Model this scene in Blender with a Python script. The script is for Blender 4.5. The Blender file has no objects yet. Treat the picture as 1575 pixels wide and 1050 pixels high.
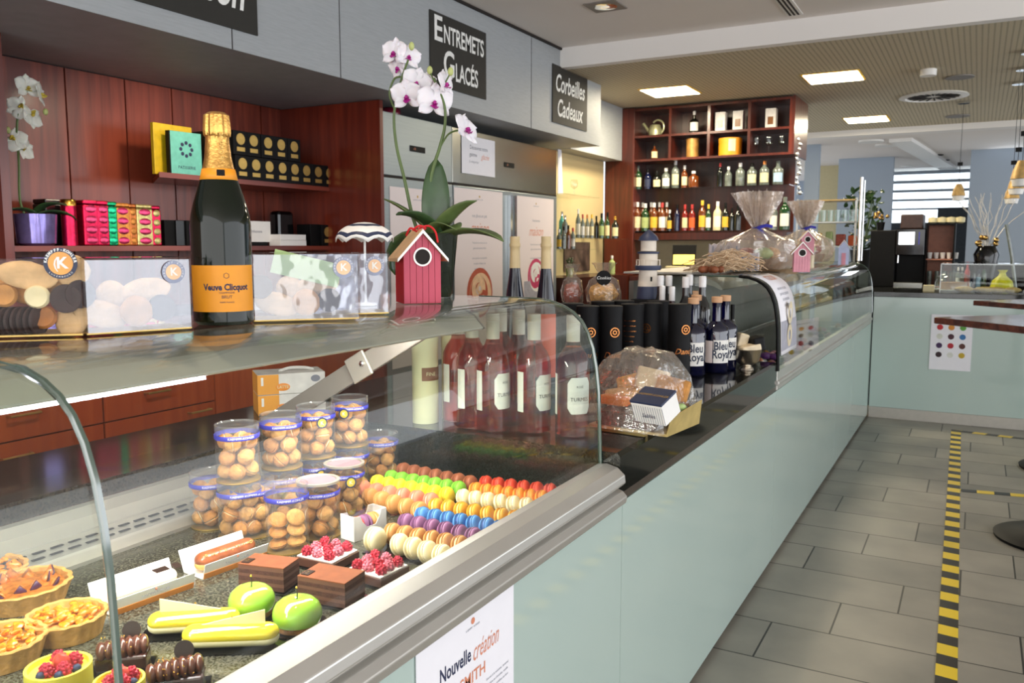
import bpy, bmesh, math, random
from mathutils import Vector, Matrix, Euler
R = math.radians
PI = math.pi
SC = bpy.context.scene
COL = SC.collection
rnd = random.Random(7)

# ---------------------------------------------------------------- camera
FPX, VPX, HZY, CAMZ = 1300.0, 1505.0, 378.0, 1.2
PITCH = math.atan((525 - HZY) / FPX)
YAW = math.atan((VPX - 787.5) / (FPX / math.cos(PITCH)))
cd = bpy.data.cameras.new('camera'); cam = bpy.data.objects.new('camera', cd); COL.objects.link(cam)
cam.location = (0, 0, CAMZ); cam.rotation_euler = (PI / 2 - PITCH, 0, YAW)
cd.sensor_width = 36; cd.lens = FPX / 1575 * 36; cd.clip_start = .02; cd.clip_end = 100
cd.dof.use_dof = True; cd.dof.focus_distance = 1.55; cd.dof.aperture_fstop = 12
SC.camera = cam
FW = Vector((-math.sin(YAW) * math.cos(PITCH), math.cos(YAW) * math.cos(PITCH), -math.sin(PITCH)))
RT = Vector((math.cos(YAW), math.sin(YAW), 0)); UP = RT.cross(FW)
CP = Vector((0, 0, CAMZ))
def P(px, py, **k):
    """world point where the sight line through a photo pixel meets the plane x=, y= or z="""
    d = FW * FPX + RT * (px - 787.5) + UP * (525 - py)
    a, v = list(k.items())[0]; i = 'xyz'.index(a)
    return CP + d * ((v - CP[i]) / d[i])
def depth(p): return (Vector(p) - CP).dot(FW)
def faceto(p): return math.atan2(-p[1], -p[0])      # heading from p to the camera

# ---------------------------------------------------------------- view, world, lights
SC.view_settings.view_transform = 'Standard'; SC.view_settings.look = 'None'
SC.view_settings.gamma = 1; SC.view_settings.use_curve_mapping = False
SC.view_settings.exposure = 0.9
SC.cycles.max_bounces = 10; SC.cycles.transparent_max_bounces = 40
SC.cycles.transmission_bounces = 10; SC.cycles.glossy_bounces = 5; SC.cycles.diffuse_bounces = 3
SC.cycles.caustics_reflective = False; SC.cycles.caustics_refractive = False
SC.cycles.sample_clamp_indirect = 6
w = bpy.data.worlds.new('world'); SC.world = w; w.use_nodes = True
bg = w.node_tree.nodes['Background']; bg.inputs[0].default_value = (.80, .84, .90, 1); bg.inputs[1].default_value = .8
def area(name, loc, rot, sx, sy, power, col):
    l = bpy.data.lights.new(name, 'AREA'); l.shape = 'RECTANGLE'; l.size = sx; l.size_y = sy; l.energy = power; l.color = col
    o = bpy.data.objects.new(name, l); COL.objects.link(o); o.location = loc; o.rotation_euler = rot
    return o
area('daylight_front_windows', (1.0, -3.4, 1.35), (R(90), 0, 0), 9, 2.4, 88, (1, .97, .93))
area('daylight_side_windows', (5.9, 4.0, 1.35), (R(90), 0, R(90)), 14, 2.4, 145, (.93, .96, 1))
area('daylight_far_windows', (1.5, 12.6, 1.6), (R(90), 0, R(180)), 3, 1.6, 30, (.8, .9, 1))
def spot(name, loc, aim, power, col, ang=60, blend=.8, rad=.04):
    l = bpy.data.lights.new(name, 'SPOT'); l.energy = power; l.color = col; l.spot_size = R(ang); l.spot_blend = blend; l.shadow_soft_size = rad
    o = bpy.data.objects.new(name, l); COL.objects.link(o); o.location = loc
    o.rotation_euler = (Vector(aim) - Vector(loc)).to_track_quat('-Z', 'Y').to_euler()
    return o
WARM = (1, .80, .58)

# ---------------------------------------------------------------- materials
def lin(c):
    if isinstance(c, str): c = tuple(int(c[i:i + 2], 16) / 255 for i in (0, 2, 4))
    return tuple((x / 12.92 if x <= .04045 else ((x + .055) / 1.055) ** 2.4) for x in c)
M = {}
def nt(name):
    m = bpy.data.materials.new(name); m.use_nodes = True; M[name] = m
    return m, m.node_tree.nodes, m.node_tree.links, m.node_tree.nodes['Principled BSDF']
def mat(name, col, rough=.5, metal=0, var=.12, scale=30, bump=0, bscale=None, coat=0, emis=0, sub=0, spec=.5, stretch=None, sss=None, alpha=1):
    """principled surface whose colour wanders a little by noise"""
    m, N, L, b = nt(name); c = lin(col)
    tc = N.new('ShaderNodeTexCoord'); no = N.new('ShaderNodeTexNoise'); no.inputs['Scale'].default_value = scale; no.inputs['Detail'].default_value = 4
    if stretch:
        mp = N.new('ShaderNodeMapping'); mp.inputs['Scale'].default_value = stretch
        L.new(tc.outputs['Object'], mp.inputs[0]); L.new(mp.outputs[0], no.inputs['Vector'])
    else: L.new(tc.outputs['Object'], no.inputs['Vector'])
    r = N.new('ShaderNodeMapRange'); r.inputs[1].default_value = .3; r.inputs[2].default_value = .7
    r.inputs[3].default_value = 1 - var; r.inputs[4].default_value = 1 + var; L.new(no.outputs['Fac'], r.inputs[0])
    mx = N.new('ShaderNodeVectorMath'); mx.operation = 'SCALE'; mx.inputs[0].default_value = c; L.new(r.outputs[0], mx.inputs['Scale'])
    L.new(mx.outputs[0], b.inputs['Base Color'])
    b.inputs['Roughness'].default_value = rough; b.inputs['Metallic'].default_value = metal
    b.inputs['Coat Weight'].default_value = coat; b.inputs['Coat Roughness'].default_value = .08
    b.inputs['Specular IOR Level'].default_value = spec
    if sss: b.inputs['Subsurface Weight'].default_value = sss; b.inputs['Subsurface Scale'].default_value = .01
    if emis: L.new(mx.outputs[0], b.inputs['Emission Color']); b.inputs['Emission Strength'].default_value = emis
    if bump:
        n2 = N.new('ShaderNodeTexNoise'); n2.inputs['Scale'].default_value = bscale or scale * 3; n2.inputs['Detail'].default_value = 3
        L.new(tc.outputs['Object'], n2.inputs['Vector'])
        bp = N.new('ShaderNodeBump'); bp.inputs['Strength'].default_value = bump; bp.inputs['Distance'].default_value = .003
        L.new(n2.outputs['Fac'], bp.inputs['Height']); L.new(bp.outputs[0], b.inputs['Normal'])
    return m
def clear(name, tint, refl=1.0, rough=.01, base=.04, body=0, bodycol='ffffff', wrinkle=0, wscale=20):
    """thin clear sheet: see-through tint + fresnel reflection (+ a little body colour)"""
    m, N, L, b = nt(name); N.remove(b); out = N['Material Output']
    tr = N.new('ShaderNodeBsdfTransparent'); tr.inputs[0].default_value = (*lin(tint), 1)
    gl = N.new('ShaderNodeBsdfGlossy'); gl.inputs['Roughness'].default_value = rough; gl.inputs[0].default_value = (refl, refl, refl, 1)
    lw = N.new('ShaderNodeLayerWeight'); lw.inputs[0].default_value = .5; pw = N.new('ShaderNodeMath'); pw.operation = 'POWER'; pw.inputs[1].default_value = 5; L.new(lw.outputs['Facing'], pw.inputs[0])
    mr = N.new('ShaderNodeMapRange'); mr.inputs[3].default_value = base; mr.inputs[4].default_value = .95; L.new(pw.outputs[0], mr.inputs[0])
    if wrinkle:
        tc = N.new('ShaderNodeTexCoord'); no = N.new('ShaderNodeTexNoise'); no.inputs['Scale'].default_value = wscale; no.inputs['Detail'].default_value = 3
        L.new(tc.outputs['Object'], no.inputs['Vector'])
        bp = N.new('ShaderNodeBump'); bp.inputs['Strength'].default_value = wrinkle; bp.inputs['Distance'].default_value = .01
        L.new(no.outputs['Fac'], bp.inputs['Height']); L.new(bp.outputs[0], gl.inputs['Normal']); L.new(bp.outputs[0], lw.inputs['Normal'])
    cur = tr.outputs[0]
    if body:
        df = N.new('ShaderNodeBsdfDiffuse'); df.inputs[0].default_value = (*lin(bodycol), 1)
        m1 = N.new('ShaderNodeMixShader'); m1.inputs[0].default_value = body; L.new(cur, m1.inputs[1]); L.new(df.outputs[0], m1.inputs[2]); cur = m1.outputs[0]
    mx = N.new('ShaderNodeMixShader'); L.new(mr.outputs[0], mx.inputs[0]); L.new(cur, mx.inputs[1]); L.new(gl.outputs[0], mx.inputs[2])
    L.new(mx.outputs[0], out.inputs[0])
    return m
def granite(name, dark, light, rough=.12, scale=220):
    m, N, L, b = nt(name); tc = N.new('ShaderNodeTexCoord')
    v = N.new('ShaderNodeTexNoise'); v.inputs['Scale'].default_value = scale; v.inputs['Detail'].default_value = 5; v.inputs['Roughness'].default_value = .75
    L.new(tc.outputs['Object'], v.inputs['Vector'])
    cr = N.new('ShaderNodeValToRGB'); e = cr.color_ramp.elements; e[0].position = .42; e[0].color = (*lin(dark), 1); e[1].position = .68; e[1].color = (*lin(light), 1)
    L.new(v.outputs['Fac'], cr.inputs[0]); L.new(cr.outputs[0], b.inputs['Base Color']); b.inputs['Roughness'].default_value = rough
    return m
def wood(name, c1, c2, rough=.3, axis='z', scale=9, coat=.3):
    m, N, L, b = nt(name); tc = N.new('ShaderNodeTexCoord'); mp = N.new('ShaderNodeMapping')
    mp.inputs['Scale'].default_value = {'z': (scale * 3, scale * 3, scale * .18), 'y': (scale * 3, scale * .18, scale * 3), 'x': (scale * .18, scale * 3, scale * 3)}[axis]
    L.new(tc.outputs['Object'], mp.inputs[0])
    n = N.new('ShaderNodeTexNoise'); n.inputs['Scale'].default_value = 1; n.inputs['Detail'].default_value = 6; n.inputs['Distortion'].default_value = .6; L.new(mp.outputs[0], n.inputs['Vector'])
    n2 = N.new('ShaderNodeTexNoise'); n2.inputs['Scale'].default_value = 1.3; L.new(tc.outputs['Object'], n2.inputs['Vector'])
    ad = N.new('ShaderNodeMath'); ad.operation = 'ADD'; L.new(n.outputs['Fac'], ad.inputs[0]); L.new(n2.outputs['Fac'], ad.inputs[1])
    cr = N.new('ShaderNodeValToRGB'); e = cr.color_ramp.elements; e[0].position = .8 / 2 * 1; e[0].color = (*lin(c1), 1); e[1].position = .62; e[1].color = (*lin(c2), 1)
    dv = N.new('ShaderNodeMath'); dv.operation = 'MULTIPLY'; dv.inputs[1].default_value = .5; L.new(ad.outputs[0], dv.inputs[0]); L.new(dv.outputs[0], cr.inputs[0])
    L.new(cr.outputs[0], b.inputs['Base Color']); b.inputs['Roughness'].default_value = rough; b.inputs['Coat Weight'].default_value = coat; b.inputs['Coat Roughness'].default_value = .15
    return m
wood('cherry', '62261a', '98452f', rough=.35); wood('cherry_orange', '9a4220', 'b4592e', axis='z'); wood('cherry_shelf', '6a2416', '8a3a26', axis='y')
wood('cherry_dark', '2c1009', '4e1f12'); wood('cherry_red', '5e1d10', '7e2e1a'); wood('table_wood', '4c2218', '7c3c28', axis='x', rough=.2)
wood('cherry_bar', '44190f', '6e2c1c'); wood('walnut', '6a4020', '9a6838'); wood('pale_wood', 'c8a070', 'e0bc8c', rough=.6, coat=0)
granite('granite_deck', '24251f', '74705f', .16, 260); granite('granite_black', '0b0c0b', '34352f', .06, 330); granite('granite_brown', '17140f', '4c4034', .10, 300)
mat('panel_glass', 'b4c6bf', .07, var=.02, scale=2, coat=.3); mat('aluminium', 'cfccc6', .34, .75, var=.05, scale=4); mat('alu_soft', 'b4afa6', .45, .6, var=.04)
mat('hood_metal', 'b6b1a6', .5, .25, var=.03); mat('arm_metal', '8a847e', .5, .25, var=.05); mat('steel', 'a3a39c', .26, 1, var=.05, scale=3, stretch=(1, 1, 30))
mat('steel_bright', '9ea7aa', .38, .6, var=.04, scale=3, stretch=(1, 1, 30)); mat('chrome', 'dddddd', .08, 1, var=.02)
mat('ceiling_white', 'efe8e2', .85, var=.01, scale=2); mat('beam_white', 'f2eeea', .8, var=.01, scale=2)
mat('bulkhead', 'a3a7aa', .55, var=.06, scale=14, stretch=(1, 1, 12)); mat('gap_dark', '1c1512', .8)
mat('board_black', '26241f', .7, var=.08); mat('chalk', 'f2f2ee', .8, emis=0); mat('paper', 'f0eef4', .7, var=.01); mat('paper_pink', 'eee0dd', .7, var=.03, scale=2)
mat('ink', '2a3050', .7); mat('ink_grey', '8a8c98', .8); mat('copper_ink', 'd9896a', .6); mat('white', 'f0eeea', .55, var=.02); mat('white_gloss', 'f4f2ee', .2, var=.02)
mat('yellow_wall', 'd6c190', .7, var=.03, scale=2); mat('cream_wall', 'd5c9a0', .8, var=.03); mat('blue_wall', '9eaab8', .85, var=.03, scale=1); mat('dark_wall', '3d444c', .8)
mat('black', '0b0b0c', .55, var=.2, spec=.2); mat('black_matte', '121214', .65, var=.15, spec=.25); mat('black_gloss', '08080a', .08, var=.1); mat('rubber', '141416', .5)
mat('gold', 'd9a84a', .25, 1, var=.08); mat('gold_matte', 'c9a860', .4, .8, var=.1); mat('copper', 'c4804a', .3, 1, var=.1); mat('brass', 'b9975c', .3, 1)
mat('orange_label', 'ee9a1c', .5, var=.03); mat('blue_ribbon', '3a3cae', .35, var=.15, scale=60); mat('navy', '2a3350', .5); mat('sticker_orange', 'eda858', .5); mat('sticker_gold', 'e8c84a', .3, .3)
mat('lamp_on', 'fff3cf', .5, var=0, emis=7); mat('led', 'f3ecff', .5, var=0, emis=9); mat('screen', 'e9eef5', .5, var=.02, emis=1.5); mat('warm_screen', 'f0c860', .5, var=.05, emis=1.0); mat('blind_bright', 'eaf2ff', .6, var=.02, emis=1.3)
# glass
clear('pane', 'f8fbf9', refl=.9, base=.022); clear('pane_edge', '2f4a3c', base=.15, body=.5, bodycol='5c7868', rough=.1); clear('clear_plastic', 'fcfcfc', refl=.9, base=.014, rough=.02)
clear('jar_plastic', 'fafafa', base=.035, rough=.02, body=.035)
clear('clear_glass', 'eef4f2', base=.07); clear('cellophane', 'f7f3ec', base=.10, rough=.07, wrinkle=1.2, wscale=30, body=.09, bodycol='fff4e8'); clear('foil_front', 'f4f6fc', base=.10, rough=.05, wrinkle=.6, wscale=9)
clear('glass_green', '27401c', base=.08, rough=.03, body=.25, bodycol='0a1208'); clear('glass_blue', '1c2e8a', base=.08, rough=.03, body=.3, bodycol='0a1040'); clear('glass_pink', 'e8b0a4', base=.07)
clear('liquid_pink', 'fab09a', base=.02, body=.07, bodycol='d8503c'); clear('liquid_amber', 'b06820', base=.03, body=.5, bodycol='90501c'); clear('liquid_clear', 'dde6e6', base=.03); clear('liquid_red', '60100c', base=.03, body=.6, bodycol='400808')
# ---------------------------------------------------------------- mesh helpers
class MB:
    def __init__(s): s.v = []; s.f = []; s.m = []; s.s = []
    def add(s, vs, fs, m=0, smooth=False, T=None):
        o = len(s.v)
        s.v += [tuple(T @ Vector(v)) if T is not None else tuple(v) for v in vs]
        for f in fs: s.f.append(tuple(o + i for i in f)); s.m.append(m); s.s.append(smooth)
        return s
    def box(s, x0, x1, y0, y1, z0, z1, m=0, T=None):
        vs = [(x, y, z) for z in (z0, z1) for y in (y0, y1) for x in (x0, x1)]
        return s.add(vs, [(0, 2, 3, 1), (4, 5, 7, 6), (0, 1, 5, 4), (1, 3, 7, 5), (3, 2, 6, 7), (2, 0, 4, 6)], m, False, T)
    def lathe(s, prof, n=24, c=(0, 0, 0), m=0, smooth=True, a0=0, a1=2 * PI, T=None, wob=None, cap=True):
        if prof[0] == prof[-1] or len({round(q[1], 7) for q in prof}) == 1: cap = False
        full = abs(a1 - a0 - 2 * PI) < 1e-6; k = n if full else n + 1; vs = []; fs = []
        for (r, z) in prof:
            for i in range(k):
                a = a0 + (a1 - a0) * i / n; rr = r * (wob(a, z) if wob else 1)
                vs.append((c[0] + rr * math.cos(a), c[1] + rr * math.sin(a), c[2] + z))
        for j in range(len(prof) - 1):
            for i in range(n):
                a = j * k + i; b = j * k + (i + 1) % k
                fs.append((a, b, b + k, a + k))
        if cap and full and prof[0][0] > 1e-5: fs.append(tuple(reversed(range(k))))
        if cap and full and prof[-1][0] > 1e-5: fs.append(tuple((len(prof) - 1) * k + i for i in range(k)))
        return s.add(vs, fs, m, smooth, T)
    def tube(s, path, r, n=8, m=0, T=None):
        pts = [Vector(p) for p in path]; vs = []; fs = []
        if not isinstance(r, (list, tuple)): r = [r] * len(pts)
        nrm = None
        for i, p in enumerate(pts):
            t = (pts[min(i + 1, len(pts) - 1)] - pts[max(i - 1, 0)]).normalized()
            if nrm is None:
                nrm = t.cross(Vector((0, 0, 1)) if abs(t.z) < .9 else Vector((1, 0, 0))).normalized()
            nrm = (nrm - t * nrm.dot(t)).normalized(); b = t.cross(nrm)
            for k in range(n):
                a = 2 * PI * k / n; vs.append(p + (nrm * math.cos(a) + b * math.sin(a)) * r[i])
        for i in range(len(pts) - 1):
            for k in range(n):
                a = i * n + k; b2 = i * n + (k + 1) % n; fs.append((a, b2, b2 + n, a + n))
        fs.append(tuple(reversed(range(n)))); fs.append(tuple((len(pts) - 1) * n + k for k in range(n)))
        return s.add(vs, fs, m, True, T)
    def prism(s, poly, axis, a, b, m=0, smooth=False, T=None):
        """poly in the two other axes (x: (y,z), y: (x,z), z: (x,y)), swept a..b"""
        def mk(p, t): return {'x': (t, p[0], p[1]), 'y': (p[0], t, p[1]), 'z': (p[0], p[1], t)}[axis]
        n = len(poly); vs = [mk(p, a) for p in poly] + [mk(p, b) for p in poly]
        fs = [(i, (i + 1) % n, n + (i + 1) % n, n + i) for i in range(n)]
        o = len(s.f); s.add(vs, fs, m, smooth, T); s.add(vs, [tuple(reversed(range(n))), tuple(range(n, 2 * n))], m, False, T)
        return s
    def sweep(s, prof, axis, a, b, m=0, smooth=True):
        """open strip of profile points swept along an axis"""
        def mk(p, t): return {'x': (t, p[0], p[1]), 'y': (p[0], t, p[1])}[axis]
        n = len(prof); vs = [mk(p, a) for p in prof] + [mk(p, b) for p in prof]
        return s.add(vs, [(i, i + 1, n + i + 1, n + i) for i in range(n - 1)], m, smooth)
    def ball(s, c, r, n=12, m=0, T=None, jit=0, sq=1.0):
        if not isinstance(r, (tuple, list)): r = (r, r, r)
        k = max(6, n // 2 + 2); vs = []; fs = []
        for j in range(k + 1):
            t = -PI / 2 + PI * j / k
            for i in range(n):
                a = 2 * PI * i / n; q = 1 + (rnd.uniform(-jit, jit) if jit else 0)
                ct = abs(math.cos(t)) ** sq; st = math.copysign(abs(math.sin(t)) ** sq, math.sin(t))
                vs.append((c[0] + r[0] * q * ct * math.cos(a), c[1] + r[1] * q * ct * math.sin(a), c[2] + r[2] * q * st))
        for j in range(k):
            for i in range(n):
                a = j * n + i; b = j * n + (i + 1) % n; fs.append((a, b, b + n, a + n))
        return s.add(vs, fs, m, True, T)
    def mesh(s, name, mats, recalc=True):
        me = bpy.data.meshes.new(name); me.from_pydata([tuple(v) for v in s.v], [], s.f)
        for x in (mats if isinstance(mats, (list, tuple)) else [mats]): me.materials.append(M[x] if isinstance(x, str) else x)
        for p, mi, sm in zip(me.polygons, s.m, s.s): p.material_index = mi; p.use_smooth = sm
        bm = bmesh.new(); bm.from_mesh(me); bmesh.ops.remove_doubles(bm, verts=bm.verts, dist=1e-6)
        if recalc: bmesh.ops.recalc_face_normals(bm, faces=bm.faces)
        for e in bm.edges:
            if len(e.link_faces) == 2 and e.calc_face_angle(0) > .72: e.smooth = False
        bm.to_mesh(me); bm.free(); me.update(); return me
def tag(o, label=None, cat=None, group=None, kind=None):
    if label: o['label'] = label
    if cat: o['category'] = cat
    if group: o['group'] = group
    if kind: o['kind'] = kind
    return o
def obj(name, mb, mats, parent=None, loc=None, rot=None, bevel=0, solid=0, label=None, sub=0):
    me = mb.mesh(name, mats) if isinstance(mb, MB) else mb
    o = bpy.data.objects.new(name, me); COL.objects.link(o); o.parent = parent
    if loc is not None: o.location = loc
    if rot is not None: o.rotation_euler = rot
    if solid: q = o.modifiers.new('solid', 'SOLIDIFY'); q.thickness = abs(solid); q.offset = 0; q.use_rim = solid > 0
    if bevel: q = o.modifiers.new('bevel', 'BEVEL'); q.width = bevel; q.segments = 2; q.limit_method = 'ANGLE'
    if sub: q = o.modifiers.new('sub', 'SUBSURF'); q.levels = sub; q.render_levels = sub
    if label: o['label'] = label
    return o
def thing(name, label, cat, loc=(0, 0, 0), rz=0, group=None):
    o = bpy.data.objects.new(name, None); COL.objects.link(o); o.location = loc; o.rotation_euler = (0, 0, rz); o.empty_display_size = .02
    return tag(o, label, cat, group)
def struct(name, mb, mats, **k):
    o = obj(name, mb, mats, **k)
    if o.parent is None: o['kind'] = 'structure'
    return o
def kids(o): return [c for c in ALLK.get(o.name, [])]
def dup(root, loc=None, rz=None, label=None, group=None, rot=None, scale=None):
    """copy of a thing with copies of its parts and sub-parts"""
    r = root.copy(); COL.objects.link(r)
    if loc is not None: r.location = loc
    if rz is not None: r.rotation_euler = (0, 0, rz)
    if rot is not None: r.rotation_euler = rot
    if scale is not None: r.scale = (scale,) * 3 if not isinstance(scale, tuple) else scale
    if label: r['label'] = label
    if group: r['group'] = group
    for ch in list(root.children):
        c = ch.copy(); COL.objects.link(c); c.parent = r
        for g in list(ch.children):
            d = g.copy(); COL.objects.link(d); d.parent = c
    return r
_tx = {}
def text_mesh(s, size, mt, shear=0, bold=0, sx=1.0, extr=.0004, align='CENTER'):
    key = (s, size, mt, shear, bold, sx, extr, align)
    if key in _tx: return _tx[key].copy()
    c = bpy.data.curves.new('lettering', 'FONT'); c.body = s; c.size = size; c.shear = shear; c.offset = bold; c.align_x = align; c.align_y = 'CENTER'; c.resolution_u = 4 if size > .05 else 2
    o = bpy.data.objects.new('lettering', c); COL.objects.link(o)
    bpy.context.view_layer.update()
    me = bpy.data.meshes.new_from_object(o.evaluated_get(bpy.context.evaluated_depsgraph_get()))
    bpy.data.objects.remove(o); bpy.data.curves.remove(c)
    for v in me.vertices: v.co.x *= sx
    me.materials.clear(); me.materials.append(M[mt]); _tx[key] = me
    return me.copy()
def lettering(s, size, mt, parent, loc, rot, name='lettering', **k):
    return obj(name, text_mesh(s, size, mt, **k), None, parent, loc, rot)
def fit_text(s, size, width, mt, parent, loc, rot, name='lettering', **k):
    me = text_mesh(s, size, mt, **k); xs_ = [v.co.x for v in me.vertices]; w_ = max(xs_) - min(xs_); c_ = (max(xs_) + min(xs_)) / 2
    for v in me.vertices: v.co.x = (v.co.x - c_) * width / w_
    return obj(name, me, None, parent, loc, rot)
FX = (R(90), 0, R(90))      # reads from +x
FY = (R(90), 0, 0)          # reads from -y
def wrap_text(s, size, mt, parent, r, z, a, name='lettering', vert=False, **k):
    """lettering bent round a vertical cylinder of radius r, centred on heading a"""
    me = text_mesh(s, size, mt, **k)
    for v in me.vertices:
        x, y = (v.co.x, v.co.y) if not vert else (-v.co.y, v.co.x)
        t = a + x / r; v.co = (r * math.cos(t), r * math.sin(t), z + y)
    return obj(name, me, None, parent)
def wrap_patch(r, z0, z1, a0, a1, n=10, top=None):
    mb = MB(); mb.lathe([(r, z0), (r, z1)], n, a0=a0, a1=a1); return mb
ORD = ['first', 'second', 'third', 'fourth', 'fifth', 'sixth', 'seventh', 'eighth', 'ninth', 'tenth', 'eleventh', 'twelfth', 'thirteenth']

# ---------------------------------------------------------------- bottles
def bottle_profile(H, r, kind):
    if kind == 'wine': return [(r * .8, 0), (r, .012 * H), (r, .56 * H), (r * .96, .62 * H), (r * .8, .68 * H), (r * .5, .74 * H), (r * .38, .79 * H), (r * .36, H)]
    if kind == 'hock': return [(r * .85, 0), (r, .01 * H), (r, .40 * H), (r * .93, .50 * H), (r * .72, .62 * H), (r * .5, .74 * H), (r * .36, .84 * H), (r * .34, H)]
    if kind == 'champ': return [(r * .86, 0), (r, .015 * H), (r * 1.0, .42 * H), (r * .96, .49 * H), (r * .82, .58 * H), (r * .6, .68 * H), (r * .42, .77 * H), (r * .34, .86 * H), (r * .33, H)]
    if kind == 'gin': return [(r * .9, 0), (r, .03 * H), (r, .58 * H), (r * .93, .64 * H), (r * .6, .69 * H), (r * .34, .73 * H), (r * .33, .92 * H), (r * .36, H)]
    if kind == 'flask': return [(r * .9, 0), (r, .04 * H), (r * 1.0, .5 * H), (r * .8, .6 * H), (r * .3, .68 * H), (r * .28, H)]
    return [(r * .9, 0), (r, .03 * H), (r, .62 * H), (r * .8, .7 * H), (r * .4, .77 * H), (r * .36, H)]
def bottle(label, loc, H, r, kind, glass, cap, capf=.22, labels=(), liquid=None, fill=.72, rz=0, group=None, cat='bottle', name='bottle', n=20):
    t = thing(name, label, cat, loc, rz, group)
    pr = bottle_profile(H, r, kind)
    obj('glass', MB().lathe(pr, n), glass, t)
    if liquid:
        zf = fill * H; lp = []
        for (a, z) in pr:
            if z < zf: lp.append((a * .90, max(z, .004)))
            else: break
        rr = lp[-1][0]
        for (a, b), (c2, d) in zip(pr, pr[1:]):
            if b <= zf <= d: rr = (a + (c2 - a) * (zf - b) / (d - b)) * .9
        lp.append((rr, zf)); obj('liquid', MB().lathe(lp, n), liquid, t)
    if cap:
        nr = pr[-1][0] + .0012
        obj('cap', MB().lathe([(nr, H * (1 - capf)), (nr, H * .985), (nr * .9, H + .001)], n), cap, t)
    for (z0, z1, a, hw, mt) in labels:
        obj('paper_label', wrap_patch(r + .0012, z0 * H, z1 * H, a - hw, a + hw), mt, t)
    return t
# ---------------------------------------------------------------- setting
def floor_mat():
    m, N, L, b = nt('floor_tiles'); tc = N.new('ShaderNodeNewGeometry'); sp = N.new('ShaderNodeSeparateXYZ'); L.new(tc.outputs['Position'], sp.inputs[0])
    def mth(op, a, c=None):
        n = N.new('ShaderNodeMath'); n.operation = op
        for i, q in enumerate((a, c)):
            if q is None: continue
            if isinstance(q, (int, float)): n.inputs[i].default_value = q
            else: L.new(q, n.inputs[i])
        return n.outputs[0]
    yy = mth('DIVIDE', mth('SUBTRACT', sp.outputs[1], .32 - .0), .262); row = mth('FLOOR', yy); v = mth('FRACT', yy)
    xx = mth('DIVIDE', mth('ADD', mth('ADD', sp.outputs[0], 20.457 - .34), mth('MULTIPLY', row, .345)), .52); colm = mth('FLOOR', xx); u = mth('FRACT', xx)
    eu = mth('MINIMUM', u, mth('SUBTRACT', 1.0, u)); ev = mth('MINIMUM', v, mth('SUBTRACT', 1.0, v))
    g = mth('MAXIMUM', mth('LESS_THAN', eu, .0055), mth('LESS_THAN', ev, .0105))
    cb = N.new('ShaderNodeCombineXYZ'); L.new(row, cb.inputs[0]); L.new(colm, cb.inputs[1])
    wn = N.new('ShaderNodeTexWhiteNoise'); L.new(cb.outputs[0], wn.inputs['Vector'])
    no = N.new('ShaderNodeTexNoise'); no.inputs['Scale'].default_value = 3.5; no.inputs['Detail'].default_value = 6; L.new(tc.outputs['Position'], no.inputs['Vector'])
    s = mth('ADD', mth('MULTIPLY', wn.outputs['Value'], .35), mth('MULTIPLY', no.outputs['Fac'], .9))
    cr = N.new('ShaderNodeValToRGB'); e = cr.color_ramp.elements; e[0].position = .25; e[0].color = (*lin('73716a'), 1); e[1].position = .85; e[1].color = (*lin('9c968a'), 1); L.new(s, cr.inputs[0])
    mx = N.new('ShaderNodeMix'); mx.data_type = 'RGBA'; L.new(g, mx.inputs[0]); L.new(cr.outputs[0], mx.inputs[6]); mx.inputs[7].default_value = (*lin('2b2a27'), 1)
    L.new(mx.outputs[2], b.inputs['Base Color']); b.inputs['Roughness'].default_value = .42
    bp = N.new('ShaderNodeBump'); bp.inputs['Strength'].default_value = .25; bp.inputs['Distance'].default_value = .004; L.new(g, bp.inputs['Height']); bp.invert = True; L.new(bp.outputs[0], b.inputs['Normal'])
floor_mat()
def perforated(name, col, dark, pitch=.032):
    m, N, L, b = nt(name); g = N.new('ShaderNodeNewGeometry'); sc = N.new('ShaderNodeVectorMath'); sc.operation = 'SCALE'; sc.inputs['Scale'].default_value = 1 / pitch; L.new(g.outputs['Position'], sc.inputs[0])
    fr = N.new('ShaderNodeVectorMath'); fr.operation = 'FRACTION'; L.new(sc.outputs[0], fr.inputs[0]); sb = N.new('ShaderNodeVectorMath'); sb.operation = 'SUBTRACT'; sb.inputs[1].default_value = (.5, .5, 0); L.new(fr.outputs[0], sb.inputs[0])
    sp = N.new('ShaderNodeSeparateXYZ'); L.new(sb.outputs[0], sp.inputs[0]); cb = N.new('ShaderNodeCombineXYZ'); L.new(sp.outputs[0], cb.inputs[0]); L.new(sp.outputs[1], cb.inputs[1])
    ln = N.new('ShaderNodeVectorMath'); ln.operation = 'LENGTH'; L.new(cb.outputs[0], ln.inputs[0]); lt = N.new('ShaderNodeMath'); lt.operation = 'LESS_THAN'; lt.inputs[1].default_value = .2; L.new(ln.outputs['Value'], lt.inputs[0])
    mx = N.new('ShaderNodeMix'); mx.data_type = 'RGBA'; L.new(lt.outputs[0], mx.inputs[0]); mx.inputs[6].default_value = (*lin(col), 1); mx.inputs[7].default_value = (*lin(dark), 1)
    L.new(mx.outputs[2], b.inputs['Base Color']); b.inputs['Roughness'].default_value = .85
perforated('ceiling_perforated', 'c9bda2', '6f6653')
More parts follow.
